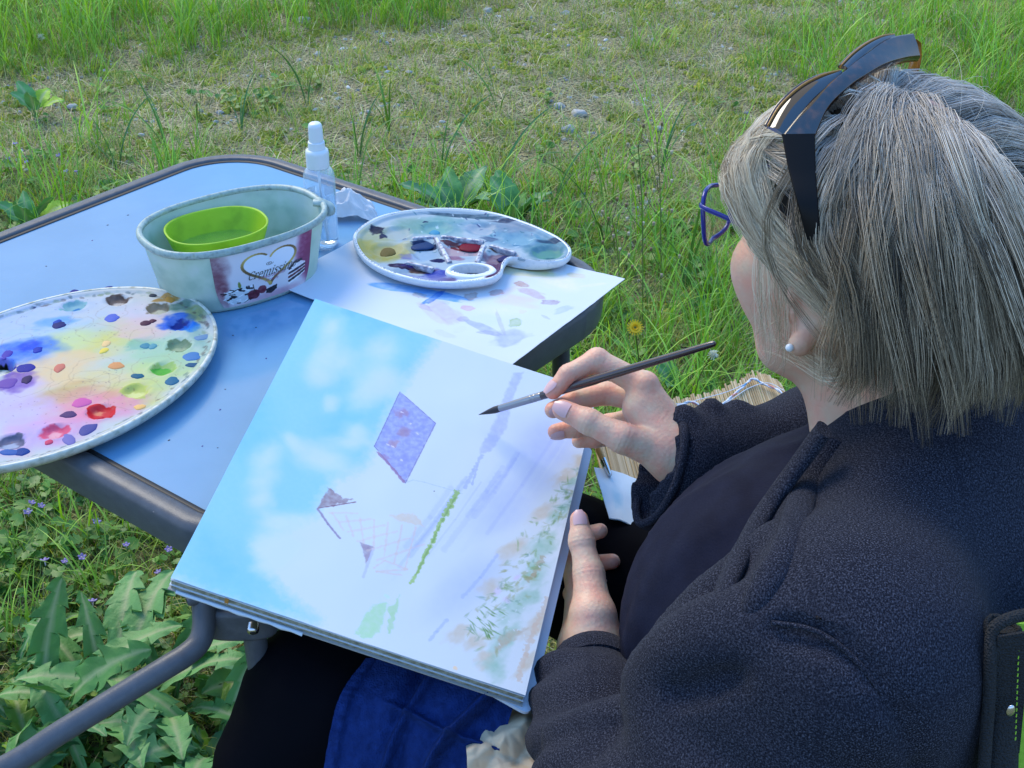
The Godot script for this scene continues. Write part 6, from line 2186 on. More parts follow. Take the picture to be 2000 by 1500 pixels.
	for q in spline([Vector3(0.1741, 0.8777, -0.7227), Vector3(0.2011, 0.8943, -0.6918), Vector3(0.2262, 0.8883, -0.6649), Vector3(0.2477, 0.8624, -0.6435), Vector3(0.2622, 0.8307, -0.6303)], 8):
		seam.append(onto(f, q, 0.0012))
	mb.tube(seam, [0.0019], 8)
	put(mb, "shoulder_seam", M.cardigan, t)
	lap(t, knl)


func onto(f: Field, at: Vector3, off: float) -> Vector3:
	# slides along the cloth's outward side until it meets a field's surface
	var n := Vector3(-0.05, 0.60, 0.80)
	for k in 120:
		var p := at + n * (0.14 - 0.0025 * k)
		if f.value(p) < off:
			return p
	return at


func lap(t: Node3D, knl: Vector3) -> void:
	# dark blue gauze skirt lying over the near thigh, with a stitched hem
	var g := [Vector3(-0.1352, 0.6187, -0.9696), Vector3(-0.1533, 0.6096, -0.9373), Vector3(-0.1623, 0.592, -0.9069), Vector3(-0.1708, 0.5504, -0.876)]
	var h := [Vector3(-0.0941, 0.6302, -0.959), Vector3(-0.1038, 0.6177, -0.9223), Vector3(-0.1098, 0.5934, -0.896), Vector3(-0.1162, 0.5502, -0.8643)]
	var k2 := [Vector3(-0.0435, 0.6365, -0.922), Vector3(-0.0543, 0.6185, -0.8959), Vector3(-0.0608, 0.5965, -0.8746), Vector3(-0.0672, 0.5618, -0.8479)]
	var k3 := [Vector3(0.0045, 0.6299, -0.9063), Vector3(-0.0045, 0.6119, -0.8839), Vector3(-0.0112, 0.5963, -0.8628), Vector3(-0.0178, 0.5658, -0.8386)]
	var mb := MB.new()
	var rows := 60
	var cols := 80
	var lines := []
	for q in [g, h, k2, k3]:
		lines.append(spline(q, 20))
	for j in rows + 1:
		var cr := []
		for l in lines:
			cr.append(l[j])
		var cross := spline(cr, 27)
		for i in cols + 1:
			var p: Vector3 = cross[i]
			var u := float(i) / cols
			var v := float(j) / rows
			var lift := 0.0
			lift += 0.020 * exp(-pow((u - 0.30 - 0.22 * (1.0 - v)) / 0.028, 2.0)) + 0.022 * exp(-pow((u - 0.86 + 0.32 * v) / 0.03, 2.0))
			lift += 0.013 * exp(-pow((v - 0.35 - 0.2 * u) / 0.03, 2.0)) * smoothstep(0.2, 0.5, u) * 0.7
			lift += 0.0025 * nz.get_noise_2d(u * 180.0, v * 90.0) - 0.012 * exp(-pow((u - 0.45 + 0.1 * v) / 0.06, 2.0))
			if u < 0.11:
				lift += 0.005 + 0.002 * nz.get_noise_2d(v * 900.0, u * 60.0) - 0.006 * exp(-pow((u - 0.10) / 0.012, 2.0))
			mb.vert(p + Vector3(-0.1, 0.8, 0.55) * lift)
	for j in rows:
		for i in cols:
			var a := j * (cols + 1) + i
			mb.quad(a, a + cols + 1, a + cols + 2, a + 1)
	put(mb, "blue_skirt", M.blue_gauze, t)
	# crumpled beige wrapping paper
	var b := MB.new()
	var w := FastNoiseLite.new()
	w.seed = 12
	w.frequency = 1.0
	w.noise_type = FastNoiseLite.TYPE_CELLULAR
	w.cellular_return_type = FastNoiseLite.RETURN_DISTANCE2_SUB
	w.fractal_octaves = 1
	var o: Vector3 = Vector3(-0.0446, 0.6518, -0.8961)
	var x: Vector3 = Vector3(0.0476, 0.6591, -0.9238) - o
	var y: Vector3 = Vector3(-0.0312, 0.6277, -0.7883) - o
	var n := 70
	for j in n + 1:
		for i in n + 1:
			var u := float(i) / n
			var v := float(j) / n
			var edge := 0.03 * w.get_noise_2d(v * 2.0, 3.0)
			var ridge := w.get_noise_2d(u * 0.9 + 0.3 * v, v * 1.3)
			b.vert(o + x * (u * 1.05 + edge * (1.0 - u)) + y * v + Vector3(0, 0.85, 0.5) * (0.034 * ridge + 0.016 * w.get_noise_2d(u * 2.6, v * 2.6 + 7.0) + 0.004 * w.get_noise_2d(u * 7.0, v * 7.0 + 3.0) - 0.02 * pow(absf(u - 0.5) * 2.0, 2.0)))
	for j in n:
		for i in n:
			var a := j * (n + 1) + i
			b.quad(a, a + n + 1, a + n + 2, a + 1)
	tag(put(b, "wrapping_paper", M.beige_paper, self, o), "crumpled beige wrapping paper on her lap below the pad", "paper")


# ---- hair: locks that start on the scalp and are drawn down, kept off the head
func hair(t: Node3D) -> void:
	var mb := MB.new()
	var r := RandomNumberGenerator.new()
	r.seed = 77
	var ctr := hp(-0.012, 0.0, 0.022)
	# the scalp beneath the strands: pinkish along the parting, dark under the hair
	var cap := MB.new()
	var hb := Basis(FD, hu, hl)
	cap.ball(ctr, Vector3(0.097, 0.097, 0.0775), hb, 40, 60)
	for i in cap.v.size():
		var q := cap.v[i] - ctr
		var near := absf(q.dot(hl) + 0.004 + 0.006 * nz.get_noise_2d(q.dot(FD) * 900.0, 3.0)) / 0.0085
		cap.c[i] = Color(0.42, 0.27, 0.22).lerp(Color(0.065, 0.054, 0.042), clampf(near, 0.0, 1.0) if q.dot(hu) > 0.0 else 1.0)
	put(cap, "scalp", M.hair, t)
	var tones := [Color(0.063, 0.046, 0.028), Color(0.148, 0.110, 0.066), Color(0.275, 0.204, 0.124), Color(0.458, 0.347, 0.227), Color(0.687, 0.540, 0.378), Color(0.873, 0.755, 0.563)]
	var down := Vector3(0.03, -1.0, 0.02).normalized()
	var locks := 0
	var tries := 0
	while locks < 760 and tries < 6000:
		tries += 1
		var az := r.randf() * TAU
		var cu := r.randf_range(-0.35, 1.0)
		var su := sqrt(maxf(0.0, 1.0 - cu * cu))
		var df := cos(az) * su
		var dl := sin(az) * su
		if df > 0.30 and cu < 0.55 + 0.25 * (df - 0.3):
			continue            # no hair on the face
		if cu < 0.10 and absf(dl) > 0.5 and df > -0.30:
			continue            # round the ear
		if absf(dl + 0.04) < 0.035 and df < 0.6:
			continue            # the parting
		locks += 1
		var side := 1.0 if dl > -0.04 else -1.0
		var layer := r.randf()
		var front := df > 0.06 and cu > 0.2
		var guide := []
		var root := ctr + FD * (df * 0.097) + hl * (dl * 0.0775) + hu * (cu * 0.097)
		if front:
			# swept from the parting over the temple, back to the ear
			var a := r.randf()
			var o := 0.083 + 0.013 * layer
			guide = spline([root, root + hl * (side * 0.020) + hu * 0.012 + FD * 0.008,
				hp(lerpf(0.088, 0.052, a) + r.randf_range(-0.008, 0.008), side * lerpf(0.052, 0.074, a), lerpf(0.066, 0.082, a) + r.randf_range(-0.010, 0.012)),
				hp(lerpf(0.088, 0.044, a) + r.randf_range(-0.008, 0.008), side * (o - 0.016 + 0.012 * a), lerpf(0.052, 0.052, a) + r.randf_range(-0.010, 0.010)),
				hp(lerpf(0.054, 0.018, a) + r.randf_range(-0.008, 0.008), side * (o - 0.003), lerpf(0.010, 0.016, a) + r.randf_range(-0.012, 0.010)),
				hp(0.004 - 0.024 * a + r.randf_range(-0.010, 0.010), side * (o + 0.002), -0.014 - 0.008 * a + r.randf_range(-0.010, 0.010)),
				hp(-0.046 + r.randf_range(-0.012, 0.014), side * (o - 0.004), -0.056 + r.randf_range(-0.018, 0.018))], 5)
			if a < 0.12 and r.randf() < 0.6:
				guide = guide.slice(0, 22)
		else:
			var p := root
			var outw := (FD * df + hl * dl + hu * cu).normalized()
			var dir := (hl * side * 0.75 + outw * 0.25 - FD * (0.25 + 0.5 * maxf(0.0, -df)) + hu * 0.12).normalized()
			dir = (dir + FD * r.randf_range(-0.30, 0.30)).normalized()
			var lean := FD * r.randf_range(-0.10, 0.08) + hl * r.randf_range(-0.03, 0.03)
			var bottom := HC.y - 0.038 - 0.036 * r.randf() - 0.010 * (1.0 - layer)
			var reach := 1.012 + 0.085 * layer
			var flick := r.randf_range(-0.7, 1.0)
			for k in 30:
				guide.append(p)
				p += dir * 0.0105
				var q := p - ctr
				var lf := q.dot(FD)
				var lu := q.dot(hu)
				var pull := down * 0.22 + lean
				if lu < 0.050 and lf > -0.034:
					pull -= FD * (0.38 * smoothstep(0.055, 0.0, lu))
				if p.y < bottom + 0.045:
					pull += Vector3(q.x, 0, q.z).normalized() * (-0.16 + 0.18 * flick) + FD * (0.06 + 0.10 * flick)
				dir = (dir + pull).normalized()
				var s := Vector3(lf / 0.097, lu / 0.097, q.dot(hl) / 0.0775)
				if lu < 0.0:
					s.y = lu / 0.17
				var e := s.length()
				if e < reach:
					var nn := (FD * (s.x / 0.097) + hu * (s.y / 0.097) + hl * (s.z / 0.0775)).normalized()
					p += nn * (reach - e) * 0.085
					dir = (dir - nn * minf(0.0, dir.dot(nn))).normalized()
				if p.y < bottom:
					break
		if guide.size() < 6:
			continue
		# strands of the lock: spread at the root, gathered towards the tip
		var m := guide.size()
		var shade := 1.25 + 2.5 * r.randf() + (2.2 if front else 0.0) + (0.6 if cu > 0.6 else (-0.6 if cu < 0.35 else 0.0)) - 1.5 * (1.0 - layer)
		var count := r.randi_range(19, 27)
		var spread := 0.0105 if not front else 0.0095
		var tipgather := r.randf_range(0.25, 0.8)
		for c in count:
			var a := r.randf() * TAU
			var d := spread * sqrt(r.randf())
			var len := 1.0 if r.randf() < 0.7 else r.randf_range(0.72, 1.0)
			var wob := r.randf() * 90.0
			var pts := []
			for k in range(0, maxi(8, int(m * len)), 2):
				var tt := float(k) / m
				var q: Vector3 = guide[mini(k, m - 1)]
				var tg: Vector3 = (guide[mini(k + 1, m - 1)] - guide[maxi(k - 1, 0)]).normalized()
				var outw := (q - ctr).normalized()
				var sd := tg.cross(outw).normalized()
				var w := d * lerpf(1.0, 1.0 - tipgather, tt)
				pts.append(q + sd * (w * cos(a) + 0.0018 * sin(tt * 7.0 + wob)) + outw * (w * sin(a) * 0.22 + 0.0008 * sin(tt * 11.0 + wob * 2.0)))
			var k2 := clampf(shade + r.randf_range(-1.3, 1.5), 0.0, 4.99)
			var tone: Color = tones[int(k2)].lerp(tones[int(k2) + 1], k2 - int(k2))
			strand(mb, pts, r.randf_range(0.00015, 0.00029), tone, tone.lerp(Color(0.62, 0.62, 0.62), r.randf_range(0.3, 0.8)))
	# wisps in front of the ear and curling ends under it
	for k in 90:
		var a := r.randf()
		var st := hp(lerpf(0.050, 0.010, a), 0.086, lerpf(0.012, 0.0, a))
		var en := -0.045 - 0.045 * r.randf()
		var pts := spline([st, hp(lerpf(0.046, 0.012, a) + r.randf_range(-0.005, 0.005), 0.090, -0.028), hp(lerpf(0.044, 0.014, a) + r.randf_range(-0.010, 0.012), 0.086, en), hp(lerpf(0.050, 0.024, a) + r.randf_range(-0.014, 0.022), 0.080, en - 0.018)], 5)
		strand(mb, pts, r.randf_range(0.00010, 0.00022), tones[r.randi_range(3, 5)])
	for k in 130:
		var a := r.randf()
		var z := r.randf_range(-0.060, -0.075)
		var l0 := 0.086 - 0.016 * a
		var pts := spline([hp(-0.040 - 0.02 * a, l0, -0.05), hp(-0.030 - 0.02 * a, l0 - 0.002, z - 0.012), hp(-0.012 - 0.015 * a + r.randf_range(-0.008, 0.008), l0 - 0.006, z - 0.020 - 0.016 * r.randf()), hp(0.014 - 0.01 * a + r.randf_range(-0.015, 0.018), l0 - 0.010, z - 0.010 - 0.014 * r.randf()), hp(0.034 + r.randf_range(-0.02, 0.02), l0 - 0.014, z + 0.004 - 0.02 * r.randf())], 5)
		strand(mb, pts, r.randf_range(0.00012, 0.00026), tones[r.randi_range(3, 5)])
	# loose single hairs that stand off or lie across
	for k in 120:
		var az := r.randf() * TAU
		var cu := r.randf_range(0.15, 1.0)
		var su := sqrt(1.0 - cu * cu)
		var outw := (FD * cos(az) * su + hl * sin(az) * su + hu * cu).normalized()
		var p := ctr + FD * (cos(az) * su * 0.104) + hl * (sin(az) * su * 0.086) + hu * (cu * 0.105)
		var rv := Vector3(r.randf_range(-1, 1), r.randf_range(-0.6, 0.5), r.randf_range(-1, 1))
		var dir := (outw * 0.35 + rv - outw * rv.dot(outw)).normalized()
		var bend := (-outw * 0.10 + Vector3(r.randf_range(-1, 1), r.randf_range(-1.2, -0.1), r.randf_range(-1, 1)) * 0.10)
		var pts := []
		for j in r.randi_range(8, 18):
			pts.append(p)
			p += dir * 0.006
			dir = (dir + bend).normalized()
		strand(mb, pts, 0.00013, Color(0.60, 0.57, 0.50))
	put(mb, "hair", M.hair, t)


func strand(mb: MB, pts: Array, r: float, tone: Color, root := Color(0, 0, 0, 0)) -> void:
	var n := pts.size()
	var first := mb.v.size()
	var side: Vector3 = (pts[0] - HC).normalized()
	mb.col = tone
	for i in n:
		var tg: Vector3 = (pts[mini(i + 1, n - 1)] - pts[maxi(i - 1, 0)]).normalized()
		side = (side - tg * side.dot(tg)).normalized()
		var b := tg.cross(side)
		var rr := r * (1.0 - 0.75 * pow(float(i) / (n - 1), 3.0))
		mb.col = tone
		if root.a > 0.0:
			mb.col = root.lerp(tone, smoothstep(0.05, 0.50, float(i) / (n - 1)))
		mb.vert(pts[i] + side * rr)
		mb.vert(pts[i] - side * (rr * 0.5) + b * (rr * 0.87))
		mb.vert(pts[i] - side * (rr * 0.5) - b * (rr * 0.87))
	for i in n - 1:
		var a := first + i * 3
		for k in 3:
			mb.quad(a + k, a + (k + 1) % 3, a + 3 + (k + 1) % 3, a + 3 + k)


func worn_things(t: Node3D) -> void:
	# ear stud
	var mb := MB.new()
	mb.ball(hp(0.012, 0.0945, -0.070), Vector3(0.0034, 0.0034, 0.0034), Basis.IDENTITY, 8, 12)
	tag(put(mb, "ear_stud", M.pearl, self, hp(0.012, 0.0945, -0.070)), "small white pearl stud in the ear lobe", "earring")
	# reading glasses
	var g := thing("eyeglasses", hp(0.1, 0, 0), "blue-framed eyeglasses worn on the face under the fringe", "glasses")
	for s in [1, -1]:
		var loop := []
		for k in 40:
			var a := TAU * k / 40
			var e := Vector2(cos(a), sin(a))
			var q := pow(pow(absf(e.x), 3.2) + pow(absf(e.y), 3.2), -1.0 / 3.2)
			var x := e.x * q * 0.0285
			var y := e.y * q * 0.0225
			loop.append(hp(0.122 - 0.12 * absf(x + 0.0) * 0.10 - (0.010 if x * s > 0 else 0.0) * absf(x) / 0.0285 - 0.10 * (0.0185 - y) * 0.6, s * 0.0385 + x, 0.012 + y * (1.0 + 0.1 * x * s / 0.026)))
		loop.append(loop[0])
		mb = MB.new()
		mb.tube(loop, [0.0020], 10, false)
		put(mb, "rim", M.blue_frame, g)
		mb = MB.new()
		mb.fan(loop.slice(0, 40), s < 0)
		put(mb, "lens", M.lens_clear, g)
		mb = MB.new()
		mb.tube(spline([hp(0.113, s * 0.0680, 0.026), hp(0.103, s * 0.0760, 0.026), hp(0.075, s * 0.0765, 0.019), hp(0.03, s * 0.079, 0.004), hp(-0.010, s * 0.082, -0.004), hp(-0.022, s * 0.080, -0.020)], 5), [0.0022], 10, true, 0.6)
		put(mb, "temple_arm", M.blue_frame, g)
	mb = MB.new()
	mb.tube([hp(0.115, 0.0095, 0.018), hp(0.121, 0.0, 0.021), hp(0.115, -0.0095, 0.018)], [0.0022], 10)
	put(mb, "bridge", M.blue_frame, g)
	sunglasses()


func band(l: Array, r: Array, n: Vector3, thick: float, crown := 0.0012) -> MB:
	# a solid strip between two edges, slightly crowned, with rounded borders
	var mb := MB.new()
	var a := spline(l, 8)
	var b := spline(r, 8)
	var rings := []
	for i in a.size():
		var p: Vector3 = a[i]
		var q: Vector3 = b[i]
		var w := (q - p).normalized()
		rings.append(PackedVector3Array([p - n * thick * 0.5, p - w * 0.0006, p + n * 0.0006 + w * 0.0008, p.lerp(q, 0.5) + n * crown, q + n * 0.0006 - w * 0.0008, q + w * 0.0006, q - n * thick * 0.5, q - n * thick - w * 0.001, p - n * thick + w * 0.001]))
	mb.loft(rings, true, true, true)
	return mb


func sunglasses() -> void:
	var bridge: Vector3 = Vector3(0.2523, 1.16, -1.018)
	var s := thing("sunglasses", bridge, "brown tortoiseshell sunglasses pushed up on the grey-blond hair", "sunglasses")
	var up := Vector3(-0.1, 0.75, 0.65).normalized()
	var l := [Vector3(0.199, 1.134, -0.9628), Vector3(0.2169, 1.147, -0.9828), Vector3(0.2391, 1.159, -1.006), Vector3(0.2531, 1.164, -1.021), Vector3(0.2719, 1.169, -1.043), Vector3(0.2968, 1.173, -1.071), Vector3(0.3206, 1.171, -1.09)]
	var r := [Vector3(0.2223, 1.134, -0.9632), Vector3(0.2348, 1.148, -0.9857), Vector3(0.2542, 1.157, -1.007), Vector3(0.2691, 1.161, -1.021), Vector3(0.2882, 1.163, -1.041), Vector3(0.3103, 1.16, -1.065), Vector3(0.3259, 1.156, -1.081)]
	put(band(l, r, up, 0.010, 0.002), "brow_bar", M.tortoise, s)
	# two lenses that slope forward from the bar, each in a dark rim with an amber gleam inside
	for e in [[[Vector3(0.1888, 1.135, -0.98), Vector3(0.1988, 1.146, -0.9934), Vector3(0.2153, 1.155, -1.008), Vector3(0.2331, 1.16, -1.019), Vector3(0.2498, 1.161, -1.026)], [Vector3(0.2004, 1.133, -0.966), Vector3(0.2114, 1.142, -0.9784), Vector3(0.2245, 1.151, -0.9931), Vector3(0.2378, 1.157, -1.006), Vector3(0.251, 1.162, -1.021)]], [[Vector3(0.2508, 1.163, -1.032), Vector3(0.2626, 1.168, -1.047), Vector3(0.2773, 1.172, -1.062), Vector3(0.2915, 1.173, -1.075), Vector3(0.3026, 1.171, -1.084)], [Vector3(0.2561, 1.164, -1.024), Vector3(0.268, 1.168, -1.039), Vector3(0.2806, 1.171, -1.054), Vector3(0.2934, 1.172, -1.069), Vector3(0.3044, 1.171, -1.081)]]]:
		put(band(e[0], e[1], up, 0.0022, 0.0035), "lens", M.dark_lens, s)
		var mb := MB.new()
		mb.tube(spline(e[0], 8), [0.0017], 10)
		put(mb, "rim", M.tortoise, s)
		mb = MB.new()
		var glint := []
		for k in e[0].size():
			glint.append(e[0][k].lerp(e[1][k], 0.10) + up * 0.0012)
		mb.tube(spline(glint, 8), [0.0021], 8, true, 0.45, up)
		put(mb, "lens_edge", M.amber_frame, s)
	put(band([Vector3(0.1983, 1.135, -0.9636), Vector3(0.2012, 1.117, -0.941), Vector3(0.2058, 1.099, -0.9184), Vector3(0.2137, 1.074, -0.9106)], [Vector3(0.2211, 1.136, -0.9617), Vector3(0.2197, 1.117, -0.9392), Vector3(0.2193, 1.099, -0.9165), Vector3(0.2221, 1.075, -0.9088)], Vector3(-0.3, 0.3, 0.9).normalized(), 0.0042), "temple_arm", M.dark_arm, s)
	put(band([Vector3(0.3195, 1.168, -1.091), Vector3(0.3281, 1.148, -1.107), Vector3(0.333, 1.109, -1.142), Vector3(0.3234, 1.062, -1.172)], [Vector3(0.3273, 1.164, -1.089), Vector3(0.3336, 1.142, -1.103), Vector3(0.3387, 1.106, -1.14), Vector3(0.328, 1.06, -1.171)], Vector3(0.6, 0.5, 0.6).normalized(), 0.0036), "temple_arm", M.amber_frame, s)



# ---------- the camping chair and the bamboo brush mat ----------
func chair_and_mat() -> void:
	var t := thing("camping_chair", Vector3(0.42, 0, -0.95), "lime green and black folding camping chair behind the painter's back", "chair")
	var top: Vector3 = Vector3(0.3318, 0.8766, -0.7162)
	var bot: Vector3 = Vector3(0.3332, 0.7973, -0.6802)
	var low := bot + (bot - top) * 0.5
	var mb := MB.new()
	mb.tube([top, top.lerp(low, 0.5), low], [0.0105, 0.0125, 0.0125], 20)
	put(mb, "arm_sleeve", M.black_fabric, t)
	mb = MB.new()
	for k in 5:
		var c := top.lerp(bot, -0.01 + k * 0.016)
		var ring := []
		for a in 13:
			ring.append(c + Vector3(cos(TAU * a / 12) * (0.0108 + 0.0008 * (k % 2)), 0.002 * sin(a * 1.0), sin(TAU * a / 12) * 0.0108))
		mb.tube(ring, [0.0017], 6, false)
	put(mb, "rolled_hem", M.black_fabric, t)
	mb = MB.new()
	mb.tube(spline([Vector3(0.3582, 0.8887, -0.7177), Vector3(0.3392, 0.8906, -0.7129), Vector3(0.3254, 0.8901, -0.7068), Vector3(0.3196, 0.8842, -0.7033), Vector3(0.3183, 0.8684, -0.6938), Vector3(0.3193, 0.8445, -0.6852), Vector3(0.319, 0.8173, -0.6748), Vector3(0.3186, 0.7869, -0.6623)], 6), [0.0044], 10)
	put(mb, "piping_cord", M.black_fabric, t)
	# lime back panel beside the sleeve, a sheet with thickness and a stitched strap
	mb = MB.new()
	var a0: Vector3 = Vector3(0.3417, 0.8672, -0.7339)
	var b0: Vector3 = Vector3(0.3293, 0.7595, -0.6925)
	var rings := []
	for s in 9:
		var v := float(s) / 8
		var p := a0.lerp(b0, v) + Vector3(-0.004 * sin(v * PI), 0, 0)
		rings.append(PackedVector3Array([p, p + Vector3(0.10, -0.005, 0.015), p + Vector3(0.24, -0.01, -0.12), p + Vector3(0.24, -0.01, -0.123), p + Vector3(0.10, -0.005, 0.012), p + Vector3(0, 0, -0.003)]))
	mb.loft(rings, true, true, true)
	put(mb, "back_panel", M.lime_fabric, t)
	mb = MB.new()
	var sp: Vector3 = Vector3(0.3275, 0.84, -0.6802)
	mb.box(sp + Vector3(-0.003, -0.045, 0.0), Vector3(0.020, 0.006, 0.002), Vector3(-0.003, 0.09, -0.02), Vector3(0, 0.001, 0.003))
	var strap := put(mb, "strap", M.black_fabric, t)
	mb = MB.new()
	var rv: Vector3 = Vector3(0.3305, 0.842, -0.6744)
	mb.ball(rv, Vector3(0.0032, 0.0050, 0.002), Basis.IDENTITY, 8, 14)
	put(mb, "rivet", M.bright_metal, strap)
	mb = MB.new()
	for k in 16:
		var p: Vector3 = Vector3(0.3355, 0.8777, -0.6935) + (Vector3(0.3371, 0.821, -0.6711) - Vector3(0.3355, 0.8777, -0.6935)) * (k / 15.0)
		mb.tube([p, p + Vector3(0, -0.0022, 0.0003)], [0.0005], 5)
	put(mb, "stitching", M.lime_fabric, strap)
	# seat, frame, far arm: mostly hidden by the painter
	mb = MB.new()
	mb.box(Vector3(0.02, 0.365, -1.20), Vector3(0, 0, 0.46), Vector3(0.5, 0, 0), Vector3(0, 0.012, 0))
	put(mb, "seat", M.lime_fabric, t)
	for q in [[Vector3(0.02, 0, -0.78), Vector3(0.50, 0.38, -1.20)], [Vector3(0.50, 0, -0.78), Vector3(0.04, 0.38, -1.20)], [Vector3(0.50, 0, -1.20), Vector3(0.50, 0.86, -1.18)], [low, Vector3(low.x + 0.03, 0.0, low.z - 0.03)], [Vector3(0.04, 0, -1.20), Vector3(0.48, 0.38, -0.76)]]:
		mb = MB.new()
		mb.tube([q[0], q[1]], [0.008], 10)
		put(mb, "frame_tube", M.table_metal, t)
	mb = MB.new()
	mb.box(Vector3(0.16, 0.572, -1.43), Vector3(0, 0, 0.085), Vector3(0.34, 0, 0.10), Vector3(0, 0.008, 0))
	put(mb, "armrest", M.black_fabric, t)
	bamboo_mat()


func bamboo_mat() -> void:
	var edge := spline([Vector3(0.0861, 0.6584, -1.303), Vector3(0.1185, 0.6429, -1.352), Vector3(0.1509, 0.6362, -1.383), Vector3(0.1833, 0.6313, -1.403), Vector3(0.2097, 0.6287, -1.419), Vector3(0.2326, 0.6261, -1.429), Vector3(0.2566, 0.6258, -1.446), Vector3(0.2802, 0.6288, -1.46), Vector3(0.3008, 0.6318, -1.473), Vector3(0.3148, 0.6325, -1.462), Vector3(0.3267, 0.6307, -1.449), Vector3(0.334, 0.6208, -1.42)], 24)
	var t := thing("bamboo_mat", edge[120] + Vector3(0, -0.012, 0), "rolled-out bamboo brush mat with woven cords lying behind the right sleeve", "bamboo mat")
	var meshes := []
	for k in 4:
		var mb := MB.new()
		mb.col = [Color(0.56, 0.42, 0.24), Color(0.50, 0.36, 0.19), Color(0.62, 0.48, 0.29), Color(0.44, 0.31, 0.16)][k]
		mb.tube([Vector3(0, 0, 0), Vector3(0, 0, 0.11), Vector3(0, 0, 0.22)], [0.00145, 0.00150, 0.00145], 8)
		meshes.append(mb.mesh())
	var gone := 0.0
	var last: Vector3 = edge[0]
	var count := 0
	var tops := []
	for i in range(1, edge.size()):
		gone += last.distance_to(edge[i])
		last = edge[i]
		if gone >= 0.0031:
			gone -= 0.0031
			var u := float(i) / edge.size()
			var d := (Vector3(0.045, -0.10, 0.235)).normalized()
			if u > 0.75:
				d = (d + Vector3(0.25, -0.05, 0.0) * (u - 0.75) / 0.25).normalized()
			var o := MeshInstance3D.new()
			o.name = "stick" if count == 0 else "stick_%03d" % count
			o.mesh = meshes[rng.randi() % 4]
			o.material_override = M.bamboo
			var b := Basis()
			b.z = d
			b.x = Vector3.UP.cross(d).normalized()
			b.y = d.cross(b.x)
			var p: Vector3 = edge[i] + d * (rng.randf_range(-0.004, 0.003) + (0.003 if count % 9 == 0 else 0.0))
			o.transform = Transform3D(b, p - t.position)
			t.add_child(o, true)
			tops.append([p, d])
			count += 1
	# the cords: a thick twisted one in a zigzag, thin white threads across
	var cord := func(pts: Array, r: float, two: bool, called: String) -> void:
		var s := spline(pts, 10)
		for w in (2 if two else 1):
			var mb := MB.new()
			var path := []
			for k in s.size():
				var a := k * 0.55 + w * PI
				path.append(s[k] + (Vector3(0, cos(a), sin(a)) * r * 0.75 if two else Vector3.ZERO))
			mb.tube(path, [r], 7)
			for k in mb.v.size():
				var q := int(k / 7.0)
				mb.c[k] = (Color(0.62, 0.66, 0.74) if w == 0 else [Color(0.62, 0.66, 0.74), Color(0.52, 0.22, 0.22), Color(0.62, 0.66, 0.74), Color(0.15, 0.36, 0.58)][int(q / 4.0) % 4])
			put(mb, called, M.bamboo, t)
	cord.call([Vector3(0.1798, 0.6309, -1.391), Vector3(0.198, 0.6303, -1.397), Vector3(0.2151, 0.6319, -1.403), Vector3(0.2346, 0.6246, -1.393), Vector3(0.2464, 0.6229, -1.404), Vector3(0.2632, 0.624, -1.424), Vector3(0.2813, 0.6269, -1.445), Vector3(0.2951, 0.6324, -1.456), Vector3(0.3067, 0.6296, -1.449), Vector3(0.3226, 0.6309, -1.432), Vector3(0.3299, 0.6277, -1.418)], 0.0011, true, "twisted_cord")
	cord.call([Vector3(0.1803, 0.6319, -1.397), Vector3(0.2084, 0.6282, -1.407), Vector3(0.2282, 0.6271, -1.418), Vector3(0.2613, 0.6267, -1.435), Vector3(0.2829, 0.629, -1.448)], 0.0005, false, "thread")
	cord.call([Vector3(0.2449, 0.6224, -1.401), Vector3(0.2694, 0.6251, -1.425), Vector3(0.2902, 0.6284, -1.442), Vector3(0.312, 0.6332, -1.445), Vector3(0.3282, 0.6325, -1.429)], 0.0005, false, "thread")
	cord.call([Vector3(0.2469, 0.6245, -1.399), Vector3(0.2515, 0.6231, -1.386), Vector3(0.256, 0.6212, -1.374)], 0.0016, false, "cord_end")
	# white cloth pocket, and the flat brush in it
	var mb := MB.new()
	var p := Pic.new(200, 200, Color(0.88, 0.92, 0.95), nz)
	p.wash(Vector2(0.35, 0.55), 0.2, 0.3, 0.3, Color(0.66, 0.82, 0.90), 0.7, 0.9)
	var m := mat("pocket_cloth", Color(1, 1, 1), 0.9)
	m.albedo_texture = p.tex()
	m.texture_repeat = false
	var c0 := [Vector3(0.0889, 0.6503, -1.239), Vector3(0.1436, 0.6255, -1.248), Vector3(0.1379, 0.6136, -1.171), Vector3(0.1017, 0.6365, -1.167)]
	for side in 2:
		for j in 13:
			for i in 13:
				var u := i / 12.0
				var v := j / 12.0
				var q: Vector3 = c0[0].lerp(c0[1], u).lerp(c0[3].lerp(c0[2], u), v)
				mb.vert(q + Vector3(0, 0.002 * nz.get_noise_2d(u * 90.0, v * 90.0) + 0.003 * sin(u * PI) - 0.0015 * side, 0), Vector2(u, v))
		for j in 12:
			for i in 12:
				var a := side * 169 + j * 13 + i
				if side == 0:
					mb.quad(a, a + 13, a + 14, a + 1)
				else:
					mb.quad(a, a + 1, a + 14, a + 13)
	put(mb, "pocket", m, t)
	var b0: Vector3 = Vector3(0.0931, 0.661, -1.263)
	var b1: Vector3 = Vector3(0.1052, 0.6465, -1.231)
	var br := thing("flat_brush", b0, "flat brush with tan bristles and silver ferrule in the mat's white pocket", "brush")
	var d := (b1 - b0)
	mb = MB.new()
	mb.tube([b0, b0 + d * 0.1, b0 + d * 0.52], [0.0045, 0.0062, 0.0058], 14, true, 0.4)
	put(mb, "bristles", M.tan_bristle, br)
	mb = MB.new()
	mb.tube([b0 + d * 0.5, b0 + d * 0.75, b0 + d * 1.05], [0.0062, 0.0058, 0.0045], 14, true, 0.5)
	put(mb, "ferrule", M.bright_metal, br)



